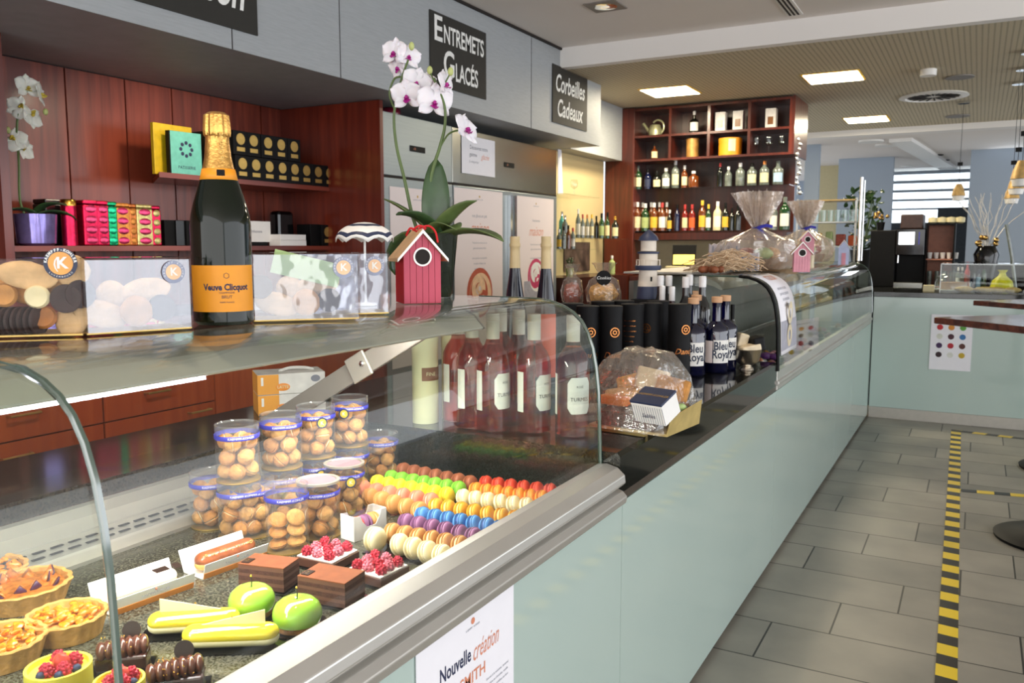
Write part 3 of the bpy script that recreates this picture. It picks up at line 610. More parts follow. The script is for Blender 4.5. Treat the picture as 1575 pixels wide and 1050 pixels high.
slabthing('tea_carton', 'plain black carton at the right end behind the gold-labelled box', 'box', shelf_xy(474, ZS, -3.33), (.1, .09, .12), 'black')
# ---------------------------------------------------------------- orchids
mat('leaf_green', '34502c', .38, var=.25, scale=25, coat=.2); mat('leaf_light', '5a6c3c', .4, var=.3, scale=30, coat=.2); mat('stem_green', '5c7040', .5); mat('petal_white', 'f3e9ee', .55, var=.04, sss=.15); mat('petal_cream', 'e6e0d4', .55, sss=.15); mat('magenta', 'b0208a', .45); mat('lip_yellow', 'c8b040', .5); mat('bud_green', 'b8c078', .5)
mat('pot_glass', '20281c', .12, var=.6, scale=40)
def petal_mb(mb, T, L, W, cup=.15, m=0):
    n, k = 7, 5; vs = []; fs = []
    for i in range(n + 1):
        t = i / n; w_ = W * math.sin(PI * min(1, t * .93 + .07)) ** .75
        for j in range(k):
            s = (j / (k - 1) * 2 - 1); vs.append((s * w_, t * L, cup * L * (t * t) * .6 - cup * W * .5 * s * s + .002 * math.sin(9 * s + 7 * t)))
    for i in range(n):
        for j in range(k - 1): a = i * k + j; fs.append((a, a + 1, a + k + 1, a + k))
    mb.add(vs, fs, m, True, T)
def flower(parent, pos, yaw, pitch, s, pet='petal_white', lip='magenta', roll=0):
    mb = MB(); Rm = Matrix.Rotation
    for ang, L, W, z in ((0, 1, .36, 0), (125, .95, .33, 0), (-125, .95, .33, 0), (62, 1.02, .58, .05), (-62, 1.02, .58, .05)):
        petal_mb(mb, Matrix.Translation((0, 0, z * s)) @ Rm(R(ang), 4, 'Z'), L * s, W * s)
    mt = Rm(yaw, 4, 'Z') @ Rm(R(90) + pitch, 4, 'X') @ Rm(roll, 4, 'Z')
    o = obj('flower', mb, pet, parent, pos, mt.to_euler(), solid=.0008)
    l = MB(); petal_mb(l, Rm(R(180), 4, 'Z') @ Rm(R(35), 4, 'X'), s * .5, s * .22, .6); l.ball((0, -.02 * s, .14 * s), (.09 * s, .12 * s, .16 * s), 8); petal_mb(l, Rm(R(150), 4, 'Z') @ Rm(R(50), 4, 'X'), s * .32, s * .12, .5); petal_mb(l, Rm(R(210), 4, 'Z') @ Rm(R(50), 4, 'X'), s * .32, s * .12, .5)
    obj('flower_lip', l, lip, o, solid=.0006)
def leaf(parent, base, az, elev, L, W, droop, mt='leaf_green'):
    mb = MB(); n, k = 10, 5; vs = []; fs = []
    d = Vector((math.cos(az), math.sin(az), 0)); sd = Vector((-d.y, d.x, 0)); p = Vector(base); e = elev
    for i in range(n + 1):
        t = i / n; w_ = W * (math.sin(PI * min(1, .12 + t * .88)) ** .55 if t < 1 else .05); up = Vector((0, 0, math.cos(e))) - d * math.sin(e)
        for j in range(k): s = j / (k - 1) * 2 - 1; vs.append(p + sd * s * w_ + up * abs(s) * w_ * .35)
        p = p + (d * math.cos(e) + Vector((0, 0, 1)) * math.sin(e)) * L / n; e -= droop / n
    for i in range(n):
        for j in range(k - 1): a = i * k + j; fs.append((a, a + 1, a + k + 1, a + k))
    mb.add(vs, fs, 0, True); obj('leaf', mb, mt, parent, solid=.002)
def smooth_path(pts, n=5):
    out = []; p = [Vector(q) for q in pts]
    for i in range(len(p) - 1):
        a, b, c, d2 = p[max(i - 1, 0)], p[i], p[i + 1], p[min(i + 2, len(p) - 1)]
        for k in range(n):
            t = k / n; out.append(.5 * ((2 * b) + (c - a) * t + (2 * a - 5 * b + 4 * c - d2) * t * t + (3 * b - a - 3 * c + d2) * t ** 3))
    out.append(p[-1]); return out
ZT = 1.0915
oy = 1.52; ob = P(672, 466, y=oy); ob = Vector((ob.x, oy, ZT))
t = thing('potted_orchid', 'tall white and magenta orchid in a dark pot behind the red birdhouse', 'orchid', ob)
def L_(px, py, dy=0): return P(px, py, y=oy + dy) - ob
obj('pot', MB().lathe([(.030, 0), (.034, .01), (.046, .13), (.048, .135), (.044, .135), (.042, .12), (.0001, .12)], 28), 'pot_glass', t)
s1 = smooth_path([L_(648, 370), L_(634, 330), L_(622, 275), L_(610, 225), L_(606, 180), L_(611, 150), L_(618, 120), L_(628, 92, -.01)]); s2 = smooth_path([L_(652, 345), L_(664, 268), L_(676, 228), L_(684, 195), L_(684, 165), L_(676, 140), L_(668, 120)])
obj('stem', MB().tube(s1, [.0042 - .0022 * i / len(s1) for i in range(len(s1))], 8), 'stem_green', t); obj('stem', MB().tube(s2, [.0042 - .0022 * i / len(s2) for i in range(len(s2))], 8), 'stem_green', t)
obj('stem', MB().tube(smooth_path([L_(677, 226), L_(690, 206), L_(706, 200)]), .002, 6), 'stem_green', t); obj('stem', MB().tube(smooth_path([L_(607, 168), L_(599, 145), L_(606, 122), L_(616, 118)]), .0022, 6), 'stem_green', t)
fc = faceto(ob) + R(90)
for (px, py, dy, yw, pt, s) in ((607, 82, 0, -30, 5, .030), (628, 88, .01, 25, 10, .027), (613, 104, .015, -50, -15, .026), (640, 128, 0, 15, 0, .031), (626, 148, -.015, -15, -15, .033), (668, 158, -.01, 10, 0, .037), (645, 145, .02, 35, 10, .03), (684, 130, 0, 60, 10, .028), (716, 200, 0, 55, 20, .034), (655, 132, .03, -30, 10, .026)):
    flower(t, L_(px, py, dy), fc + R(yw), R(-pt), s * 1.12, roll=R(rnd.uniform(-20, 20)))
for px, py in ((633, 71), (661, 108), (693, 110)): obj('flower_bud', MB().ball(L_(px, py), (.006, .006, .009), 10), 'bud_green', t)
obj('stem', MB().tube([L_(676, 140), L_(668, 125), L_(661, 110)], .0016, 6), 'stem_green', t); obj('stem', MB().tube([L_(678, 143), L_(686, 125), L_(693, 112)], .0016, 6), 'stem_green', t)
lb = (0, 0, .115); rgt = R(29)   # heading that reads to the right in the photo
for az, el, L, W, dr, mt in ((rgt + PI + .5, 66, .115, .036, 1.3, 'leaf_green'), (rgt + PI - .15, 52, .15, .018, .5, 'leaf_light'), (rgt + 1.6, 88, .18, .030, .1, 'leaf_green'), (rgt - .5, 56, .135, .034, .6, 'leaf_light'), (rgt - .5, 24, .17, .030, .9, 'leaf_light'), (rgt + PI - .4, 35, .17, .028, 2.7, 'leaf_green'), (rgt - .9, 60, .09, .034, 1.6, 'leaf_light')):
    leaf(t, lb, az, R(el), L, W, dr, mt)
# small orchid on the wall shelf
ob2 = Vector(shelf_xy(52, 1.2005, -3.325)); t = thing('potted_orchid', 'white orchid in a shiny lilac pot at the left end of the lower shelf', 'orchid', ob2)
obj('pot', MB().lathe([(.058, 0), (.072, .01), (.08, .125), (.074, .127), (.07, .11), (.0001, .11)], 28), 'pot_lilac', t)
K_ = lambda px, py: P(px, py, x=-3.325) - ob2
s1 = smooth_path([K_(46, 345), K_(31, 310), K_(29, 250), K_(26, 200), K_(28, 175)]); obj('stem', MB().tube(s1, .005, 6), 'stem_green', t)
for i, (px, py, yw, s) in enumerate(((42, 135, 10, .055), (62, 145, 50, .05), (30, 165, -30, .05), (48, 178, 30, .055), (22, 215, -20, .05), (36, 228, 25, .05))): flower(t, K_(px, py), R(80 + yw), R(-10), s, 'petal_cream', 'lip_yellow', roll=i)
for az, el in ((1.2, 20), (-1.5, 25), (.3, 40)): leaf(t, (0, 0, .12), az, R(el), .16, .03, 1.0)
for px, py in ((70, 172), (12, 200)): obj('flower_bud', MB().ball(K_(px, py), (.01, .01, .014), 8), 'bud_green', t)

# ---------------------------------------------------------------- birdhouse, parasol, bottles on top of the case
mat('red_paint', 'c4202c', .45, var=.08, bump=.1); mat('pink_red', 'c44a62', .5, var=.08, scale=12, bump=.1); mat('groove', '4a1018', .7); mat('roof_wood', 'd8b48a', .6, var=.1); mat('red_ribbon', 'd0202c', .35)
def birdhouse(label, loc, rz, s=1, body='pink_red', side='red_paint', group=None):
    t = thing('birdhouse', label, 'birdhouse', loc, rz, group); w_, d_, h, pk = .036 * s, .036 * s, .092 * s, .132 * s
    obj('body', MB().prism([(-w_, 0), (w_, 0), (w_, h), (0, pk), (-w_, h)], 'y', -d_ + .003, d_), side, t)
    f = MB()
    n = 6
    for i in range(n):
        x0 = -w_ + 2 * w_ * i / n + .0004 * s; x1 = -w_ + 2 * w_ * (i + 1) / n - .0004 * s; f_ = lambda x: h + (pk - h) * (1 - abs(x) / w_)
        poly = [(x0, .001), (x1, .001), (x1, f_(x1)), (x0, f_(x0))]
        f.prism(poly, 'y', -d_, -d_ + .0028)
    obj('front_board', f, body, t)
    T = Matrix.Translation((0, -d_ - .0005, .088 * s)) @ Matrix.Rotation(R(90), 4, 'X')
    obj('entrance_hole', MB().lathe([(.0001, 0), (.0145 * s, 0), (.0145 * s, .0006), (.0001, .0006)], 24, T=T), 'gap_dark', t)
    obj('hole_ring', MB().lathe([(.0145 * s, -.001), (.0145 * s, .002), (.0178 * s, .002), (.0178 * s, -.001), (.0145 * s, -.001)], 28, T=T), 'white_gloss', t)
    for sg in (-1, 1):
        q = [(0, pk + .001), (sg * (w_ + .013 * s), h - .013 * s), (sg * (w_ + .013 * s), h - .007 * s), (0, pk + .008 * s)]
        rf = obj('roof_panel', MB().prism(q, 'y', -d_ - .006, d_ + .006), 'roof_wood', t)
        obj('roof_edge', MB().prism([(a, b - .0006) for a, b in q], 'y', -d_ - .0085, -d_ - .0062), 'white_gloss', rf)
    return t
a = P(622, 467, z=ZT); b = P(677, 467, z=ZT); c = (a + b) / 2 + Vector((-.018, .03, 0)); bh = faceto(c) + R(90) + R(14)
c = c + Vector((-.012, .0, 0)); 
t = birdhouse('red birdhouse with a white ringed hole and red bow on top of the pastry case', c, bh, 1.0)
k = smooth_path([(-.022, .0, .128), (-.016, -.01, .142), (-.004, -.012, .136), (.004, -.01, .143), (.02, -.012, .146), (.030, -.02, .135), (.032, -.03, .115)])
obj('ribbon_loop', MB().tube(k, .002, 8), 'red_ribbon', t); obj('ribbon_loop', MB().tube(smooth_path([(-.012, -.012, .138), (-.002, -.02, .146), (.012, -.015, .142), (.0, -.012, .137)]), .0022, 8), 'red_ribbon', t)
# parasol ornament
pb = P(563, 480, z=ZT); pb = Vector((pb.x * 1.12, pb.y * 1.12, ZT)); t = thing('parasol_ornament', 'small blue and white parasol ornament left of the red birdhouse', 'ornament', pb)
ztop = P(563, 342, y=pb.y).z - ZT; obj('pole', MB().tube([(0, 0, 0), (0, 0, ztop - .004)], .0022, 8), 'white', t); obj('base', MB().lathe([(.02, 0), (.02, .004), (.004, .006)], 20), 'white', t)
mb = MB(); n = 32; rings = 7; vs = []; fs = []; rr0 = .052
for j in range(rings + 1):
    u = j / rings; r_ = rr0 * math.sin(u * PI / 2); z = ztop - .036 * (1 - math.cos(u * PI / 2))
    for i in range(n): vs.append((r_ * math.cos(2 * PI * i / n), r_ * math.sin(2 * PI * i / n), z + (.009 * u ** 3 * abs(math.sin(4 * 2 * PI * i / n)) if 1 else 0)))
for j in range(rings):
    for i in range(n): fs.append((j * n + i, j * n + (i + 1) % n, (j + 1) * n + (i + 1) % n, (j + 1) * n + i))
o_ = len(mb.f); mb.add(vs, fs, 0, True); mb.m = [1 if (f // n) in (2, 5) else 0 for f in range(len(fs))]
obj('canopy', mb, ['white', 'navy'], t, solid=.0015)
# champagne
cb = P(345, 497, z=ZT); rC = 45 * depth(cb) / 1300 * .985; HC = P(331, 173, y=cb.y + .0).z - ZT - .0
cb.x -= .0; fa = faceto(cb)
mat('wine_green', '0a1207', .07, var=.1, spec=.35); mat('gold_foil', 'd9a558', .3, .85, var=.15, scale=90, bump=.25)
t = thing('champagne_bottle', 'big dark green champagne bottle with orange label and gold foil neck on the pastry case', 'bottle', cb)
obj('glass', MB().lathe([(rC * .86, 0), (rC, .005), (rC, HC * .47), (rC * .965, HC * .52), (rC * .86, HC * .58), (rC * .68, HC * .66), (rC * .55, HC * .715)], 40), 'wine_green', t)
pleat = lambda a, z: 1 + (.05 * math.sin(a * 14) if z > HC * .885 else 0)
obj('foil_capsule', MB().lathe([(rC * .54, HC * .72), (rC * .44, HC * .79), (rC * .40, HC * .85), (rC * .385, HC * .885), (rC * .42, HC * .89), (rC * .44, HC * .91), (rC * .42, HC * .955), (rC * .40, HC * .985), (rC * .25, HC), (.0001, HC)], 56, wob=pleat), 'gold_foil', t)
nb = obj('neck_label', MB().lathe([(rC * .625, HC * .675), (rC * .535, HC * .735)], 40, cap=False), 'orange_label', t, solid=.001)
obj('neck_medallion', wrap_patch(rC * .60, HC * .685, HC * .728, fa - .22 + .12, fa + .22 + .12), 'black', nb)
ll = obj('front_label', wrap_patch(rC + .0008, HC * .065, HC * .283, fa - .05 - 1.25, fa - .05 + 1.30, 30), 'orange_label', t)
wrap_text('Veuve Clicquot', HC * .042, 'ink', t, rC + .0012, HC * .18, fa + .12, bold=.0004, sx=.82); wrap_text('BRUT', HC * .02, 'ink', t, rC + .0012, HC * .135, fa + .12); wrap_text('CHAMPAGNE', HC * .012, 'ink', t, rC + .0012, HC * .155, fa + .12); wrap_text('REIMS FRANCE', HC * .010, 'ink', t, rC + .0012, HC * .11, fa + .12)
obj('label_emblem', MB().lathe([(HC * .012, 0), (HC * .014, 0)], 6, T=Matrix.Translation(((rC + .0014) * math.cos(fa + .12), (rC + .0014) * math.sin(fa + .12), HC * .235)) @ Matrix.Rotation(fa + .12, 4, 'Z') @ Matrix.Rotation(R(90), 4, 'Y')), 'ink', t)
wrap_text('Veuve Clicquot', HC * .035, 'gold_matte', t, rC * .47, HC * .81, fa + .25, vert=True, sx=.8)

# ---------------------------------------------------------------- clear boxes of cookies on the top
mat('biscuit', 'c48a48', .75, var=.25, scale=45, bump=.5); mat('biscuit_light', 'd8b07c', .75, var=.22, scale=45, bump=.5); mat('biscuit_brown', 'b8763c', .75, var=.25, scale=50, bump=.4); mat('choc_dark', '301812', .6, var=.2, scale=40, bump=.15); mat('cream_fill', 'efe0b0', .6)
def cookie_mesh(kind):
    mb = MB()
    if kind == 'oval': mb.ball((0, 0, 0), (.034, .017, .006), 20, jit=.03)
    elif kind == 'round': mb.ball((0, 0, 0), (.020, .020, .006), 20, jit=.03)
    elif kind == 'choc': mb.lathe([(.0001, -.003), (.015, -.003), (.0175, -.001), (.0175, .002), (.014, .003), (.011, .002), (.0001, .002)], 26)
    elif kind == 'thumb': mb.lathe([(.0001, -.004), (.013, -.004), (.0145, 0), (.012, .005), (.006, .004), (.0001, .002)], 20)
    return mb
CK = {}
def cookie(kind, mt, loc, rot, label, group):
    k = (kind, mt)
    if k not in CK:
        CK[k] = cookie_mesh(kind).mesh('cookie', mt)
    o = bpy.data.objects.new('cookie', CK[k]); COL.objects.link(o); o.location = loc; o.rotation_euler = rot; return tag(o, label, 'cookie', group)
def clear_box(label, ctr, rz, w_, d_, h, front, stickers):
    t = thing('cookie_box', label, 'box', ctr, rz)
    mb = MB().box(-w_, w_, -d_, d_, 0, h); obj('clear_carton', mb, 'clear_plastic', t, bevel=.002)
    if front: obj('film_front', slab(-w_ + .003, w_ - .003, -d_ + .0010, -d_ + .0016, .003, h - .003), front, t)
    obj('card_base', slab(-w_ + .002, w_ - .002, -d_ + .003, d_ - .003, .001, .003), 'gold_matte', t)
    for (x, z, r, a, b) in stickers:
        T = Matrix.Translation((x, -d_ - .0008, z)) @ Matrix.Rotation(R(90), 4, 'X')
        s = obj('sticker', MB().lathe([(.0001, 0), (r, 0), (r, .0005), (.0001, .0005)], 28, T=T), a, t)
        obj('sticker_centre', MB().lathe([(.0001, .0006), (r * .68, .0006), (r * .68, .0009), (.0001, .0009)], 28, T=T), b, s)
        lettering('K', r * .95, 'white', s, (x, -d_ - .002, z), FY, bold=.0004)
        for k, ch in enumerate('KAEMPFF·KOHLER'):
            an = R(205 - k * 18); lettering(ch, r * .24, 'white', s, (x + r * .84 * math.cos(an), -d_ - .0015, z + r * .84 * math.sin(an)), (R(90), R(90) - an if 0 else 0, 0), extr=0)
    return t
mat('sticker_faded', '9aa0b8', .5); mat('sticker_peach', 'f2c8a0', .5)
bl, bm_, br = P(-30, 521, z=ZT), P(131, 517, z=ZT), P(300, 506, z=ZT)
def boxat(pa, pb_, d_): v = pb_ - pa; rz = math.atan2(v.y, v.x); n_ = Vector((-v.y, v.x, 0)).normalized(); return (pa + pb_) / 2 + n_ * d_, rz, v.length / 2 - .001
c1, r1, w1 = boxat(bl, bm_, .04); h1 = P(131, 397, y=bm_.y).z - ZT
B1 = clear_box('clear box of mixed biscuits with a navy and orange sticker, at the left edge', c1, r1, w1, .04, h1, None, [])
c2, r2, w2 = boxat(bm_, br, .04); h2 = P(300, 395, y=br.y).z - ZT
B2 = clear_box('shiny clear biscuit box with a faded sticker, left of the champagne bottle', c2, r2, w2, .04, h2, 'foil_front', [(w2 - .024, h2 - .019, .0145, 'sticker_faded', 'sticker_peach')])
B1b = P(105, 397, y=bm_.y)
def stick(t, x, z, r, d_):
    T = Matrix.Translation((x, -d_ - .0008, z)) @ Matrix.Rotation(R(90), 4, 'X')
    s = obj('sticker', MB().lathe([(.0001, 0), (r, 0), (r, .0005), (.0001, .0005)], 30, T=T), 'navy', t)
    obj('sticker_centre', MB().lathe([(.0001, .0006), (r * .74, .0006), (r * .74, .0009), (.0001, .0009)], 30, T=T), 'sticker_orange', s)
    lettering('K', r * 1.0, 'white', s, (x + r * .08, -d_ - .002, z), FY, bold=.0006); lettering('(', r * 1.0, 'white', s, (x - r * .3, -d_ - .002, z), FY)
    for k, ch in enumerate('KAEMPFF-KOHLER'):
        an = R(172 - k * 12.6); me = text_mesh(ch, r * .24, 'white', bold=.0002, extr=0); o = obj('lettering', me, None, s, (x + r * .87 * math.cos(an), -d_ - .0016, z + r * .87 * math.sin(an))); o.rotation_euler = (Matrix.Rotation(R(90), 4, 'X') @ Matrix.Rotation(an - R(90), 4, 'Z')).to_euler()
    for k, ch in enumerate('LUXEMBOURG'):
        an = R(222 + k * 10.5); me = text_mesh(ch, r * .16, 'white', extr=0); o = obj('lettering', me, None, s, (x + r * .87 * math.cos(an), -d_ - .0016, z + r * .87 * math.sin(an))); o.rotation_euler = (Matrix.Rotation(R(90), 4, 'X') @ Matrix.Rotation(an + R(90), 4, 'Z')).to_euler()
stick(B1, w1 - .021, h1 - .006, .0185, .04)
a3, b3 = P(388, 496, z=ZT), P(556, 491, z=ZT); c3, r3, w3 = boxat(a3, b3, .04); h3 = P(556, 388, y=b3.y).z - ZT
B3 = clear_box('clear biscuit box with a peach sticker between champagne bottle and birdhouse', c3, r3, w3, .04, h3, 'foil_front', [(w3 - .024, h3 - .022, .0155, 'sticker_faded', 'sticker_peach')])
v3 = Vector((math.cos(r3), math.sin(r3), 0)); n3 = Vector((-v3.y, v3.x, 0)); c4 = c3 + n3 * .083 + v3 * .062
B4 = clear_box('second clear biscuit box, just behind the one right of the champagne bottle', c4, r3, w3, .04, h3, 'foil_front', [(w3 - .024, h3 - .022, .0155, 'sticker_faded', 'sticker_peach')])
def fill(c, rz, items, group, pre):
    ca, sa = math.cos(rz), math.sin(rz)
    for i, (x, y, z, kind, mt, rx, ry, what) in enumerate(items):
        rot = (Matrix.Rotation(rz, 4, 'Z') @ Matrix.Rotation(R(ry), 4, 'Y') @ Matrix.Rotation(R(rx), 4, 'X')).to_euler()
        cookie(kind, mt, (c[0] + x * ca - y * sa, c[1] + x * sa + y * ca, ZT + z), rot, what, group)
fill(c1, r1, [(w1 - .062, -.022, h1 * .78, 'oval', 'biscuit_light', 80, 12, 'long pale oval biscuit at the top of the left clear box'), (w1 - .072, -.006, h1 * .60, 'oval', 'biscuit', 75, 20, 'golden oval biscuit half under the pale one in the left clear box'),
    (w1 - .052, -.026, .048, 'thumb', 'cream_fill', 90, 0, 'small cream-topped round biscuit in the middle of the left clear box'), (w1 - .021, -.026, .045, 'choc', 'choc_dark', 88, 0, 'round dark chocolate biscuit at the right of the left clear box'),
    (w1 - .048, -.018, .022, 'thumb', 'biscuit_brown', 70, 0, 'small brown round biscuit below the cream-topped one'), (w1 - .018, -.015, .018, 'round', 'biscuit_light', 70, -20, 'pale round biscuit in the lower right corner of the left clear box'),
    (w1 - .014, -.016, .078, 'round', 'biscuit_light', 80, 0, 'pale round biscuit beneath the navy sticker'), (w1 - .088, -.022, .05, 'thumb', 'biscuit', 80, 0, 'golden knobbly biscuit at the left edge of the frame'), (w1 - .035, .0, .066, 'round', 'biscuit_light', 75, 0, 'pale round biscuit behind the cream-topped one'),
    (w1 - .02, .018, .03, 'round', 'biscuit', 80, 0, 'golden round biscuit at the back of the left clear box')], 'biscuits in the left clear box', '')
for i in range(9):
    x = w1 - .108 + i * .0068; ca, sa = math.cos(r1), math.sin(r1); y_ = -.02
    cookie('choc', 'choc_dark', (c1[0] + x * ca - y_ * sa, c1[1] + x * sa + y_ * ca, ZT + .0185), (R(90), 0, r1 + R(70)), 'dark chocolate biscuit standing in the row at the bottom left of the left clear box', 'row of chocolate biscuits in the left clear box')
for (cc, rr, nm) in ((c2, r2, 'shiny box left of the champagne'), (c3, r3, 'box right of the champagne bottle')):
    fill(cc, rr, [(.0, -.022, .026, 'round', 'biscuit', 82, 0, 'large golden round biscuit low in the middle of the ' + nm), (.035, -.012, .028, 'choc', 'choc_dark', 80, 0, 'dark biscuit at the right of the ' + nm), (-.04, -.014, .024, 'oval', 'biscuit_light', 80, 15, 'pale oval biscuit low at the left of the ' + nm),
                  (.02, .004, .05, 'oval', 'biscuit_light', 80, -10, 'pale oval biscuit behind in the ' + nm), (-.02, .006, .045, 'round', 'biscuit_light', 80, 0, 'pale round biscuit behind in the ' + nm), (-.064, -.02, .05, 'choc', 'choc_dark', 85, 60, 'dark biscuit on edge at the far left of the ' + nm)], 'biscuits in the ' + nm, '')
mat('mint_paper', 'bcd890', .6); 
o = obj('paper_slip', slab(-.05, .05, -.0005, .0005, 0, .035), 'mint_paper', None, (c3[0] - n3.x * .004, c3[1] - n3.y * .004, ZT + .058), (0, R(14), r3)); tag(o, 'pale green paper slip inside the box right of the champagne bottle', 'paper')
# ---------------------------------------------------------------- inside the pastry case
ZD = .6705
def D(px, py, z=ZD): return P(px, py, z=z)
mat('board_shiny', '0c0c0e', .12, coat=.5)
# jars of amaretti
mat('amaretti', 'b97c3a', .8, var=.3, scale=90, bump=.6, bscale=260); mat('amaretti_pale', 'c8924e', .8, var=.3, scale=90, bump=.6, bscale=260)
def half_cookie(mb, z, r, up): 
    mb.lathe([(.0001, z + up * r * .95), (r * .55, z + up * r * .82), (r * .88, z + up * r * .42), (r, z + up * .0012), (r * .93, z)] if up > 0 else [(r * .93, z), (r, z - .0012), (r * .88, z - r * .42), (r * .55, z - r * .82), (.0001, z - r * .95)], 14)
cm = MB(); half_cookie(cm, .0008, .0142, 1); half_cookie(cm, -.0008, .0142, -1); cm.lathe([(.0118, -.001), (.0118, .001)], 14, m=1)
for i, v in enumerate(cm.v): q = 1 + rnd.uniform(-.03, .03); cm.v[i] = (v[0] * q, v[1] * q, v[2] * q)
AM = [cm.mesh('amaretti_cookie', ['amaretti', 'cream_fill'], recalc=True), None]; AM[1] = AM[0].copy(); AM[1].materials[0] = M['amaretti_pale']
mat('mousse_mauve', '9a7a84', .4)
JR, JH = .0385, .104
def jar(label, loc, sticker=0, slim=False, topopen=False, group=None, seed=0):
    r, h = (JR * .96, JH * 1.12) if slim else (JR, JH)
    t = thing('cookie_jar', label, 'jar', loc, 0, 'clear jars of cookies'); fa = faceto(loc)
    obj('clear_wall', MB().lathe([(r, .002), (r, h)], 32, cap=False), 'jar_plastic', t)
    ld = obj('lid', MB().lathe([(r + .0006, h - .012), (r + .0008, h), (r * .96, h + .0004), (r * .93, h - .002), (.0001, h - .002)], 32, cap=False), 'jar_plastic', t)
    if topopen: obj('silver_rim', MB().lathe([(r + .0012, h - .003), (r + .0014, h + .001), (r * .9, h + .0012), (r * .86, h - .001)], 32, cap=False), 'alu_soft', ld); obj('card_disc', MB().lathe([(.0001, h - .0012), (r * .86, h - .0012)], 28), 'mousse_mauve', ld)
    obj('base_disc', MB().lathe([(.0001, 0), (r + .0006, 0), (r + .0006, .0022), (.0001, .0024)], 32), 'gold_matte', t)
    obj('ribbon', MB().lathe([(r + .0012, h - .0255), (r + .0016, h - .025), (r + .0016, h - .0175), (r + .0012, h - .017)], 32, cap=False), 'blue_ribbon', t)
    wrap_text('KAEMPFF-KOHLER', .006, 'white', t, r + .0018, h - .0212, fa + .2, extr=0)
    if sticker is not None and sticker != 0:
        a = fa + (sticker - 10) * .1; T = Matrix.Translation(((r + .002) * math.cos(a), (r + .002) * math.sin(a), h - .030)) @ Matrix.Rotation(a, 4, 'Z') @ Matrix.Rotation(R(90), 4, 'Y')
        s = obj('sticker', MB().lathe([(.0001, 0), (.0112, 0), (.0112, .0005), (.0001, .0005)], 24, T=T), 'navy', t); obj('sticker_centre', MB().lathe([(.0001, .0006), (.0082, .0006), (.0082, .0009), (.0001, .0009)], 24, T=T), 'sticker_gold', s)
        me = text_mesh('K', .011, 'white', extr=0); o = obj('lettering', me, None, s, T @ Vector((0, 0, .0012))); o.rotation_euler = (Matrix.Rotation(a + R(90), 4, 'Z') @ Matrix.Rotation(R(90), 4, 'X')).to_euler()
    return t
def fill_jar(loc, key, slim=False, levels=3):
    r = JR; rr = random.Random(hash(key) % 1000 + 3)
    k = 0; cr = .0160
    for lv in range(levels):
        z = .0185 + lv * .0262; off = fa0 = faceto(loc) + lv * .62
        for i in range(4):
            a = off + i * PI / 2 + rr.uniform(-.1, .1); d_ = r - cr - .0012
            o = bpy.data.objects.new('amaretti_cookie', AM[(i + lv) % 2]); COL.objects.link(o)
            o.location = (loc[0] + d_ * math.cos(a), loc[1] + d_ * math.sin(a), loc[2] + z + rr.uniform(-.001, .001)); o.rotation_euler = (rr.uniform(0, 3), rr.uniform(0, 3), rr.uniform(0, 3)); s = 1.06; o.scale = (s, s, s)
            tag(o, 'round golden cookie inside the ' + key, 'cookie', 'cookies in the ' + key)
jb = {'J1': (329, 806), 'J2': (392, 820)}
J = [('clear jar of cookies at the left end of the bottom row', D(327, 806), 0, 0, 0), ('clear jar of cookies, second from the left in the bottom row', D(391, 819), 0, 0, 0),
     ('tall slim cookie jar standing in front of the other jars', D(443, 843), 0, 1, 0), ('open-rimmed jar just right of the tall slim jar', D(491, 822), 0, 0, 1), ('open-rimmed jar with a navy sticker above the white macaron box', D(531, 790), 13, 0, 1),
     ('jar at the right end, alone behind the macarons', D(587, 733), 0, 0, 0)]
stk = [('leftmost', D(367, 737, ZD + JH + .001)), ('second from the left', D(434, 717, ZD + JH + .001)), ('third from the left', D(487, 700, ZD + JH + .001)), ('rightmost', D(539, 683, ZD + JH + .001))]
for nm, p in stk:
    q = Vector((p.x, p.y, ZD)); J.append(('jar supporting the %s jar of the upper row' % nm, q, 12 if nm in ('third from the left',) else 0, 0, 0)); J.append(('%s jar of the upper row on the pile' % nm, Vector((p.x, p.y, ZD + JH + .0015)), {'third from the left': 13, 'rightmost': 7}.get(nm, 0), 0, 0))
JK = ['bottom-row jar at the left end', 'second bottom-row jar', '', 'open-rimmed jar by the slim jar', 'stickered open-rimmed jar', 'lone jar behind the macarons']
for nm, p in stk: JK += ['jar under the %s upper jar' % nm, '%s jar of the upper row' % nm]
for i, (lb, p, st, sl_, op) in enumerate(J):
    jar(lb, p, st, sl_, op)
    if not sl_: fill_jar(p, JK[i], levels=3)
    else:
        for k in range(6):
            a = faceto(p) + (1.1 if k % 2 else -1.2); o = bpy.data.objects.new('sandwich_cookie', AM[k % 2]); COL.objects.link(o); o.location = (p.x + .0165 * math.cos(a), p.y + .0165 * math.sin(a), p.z + .013 + (k // 2) * .021 + .003 * (k % 2)); o.scale = (1.15, 1.15, .7); o.rotation_euler = (.2, .15 * k, 0); tag(o, 'flat golden sandwich cookie inside the tall slim jar', 'cookie', 'cookies in the tall slim jar')
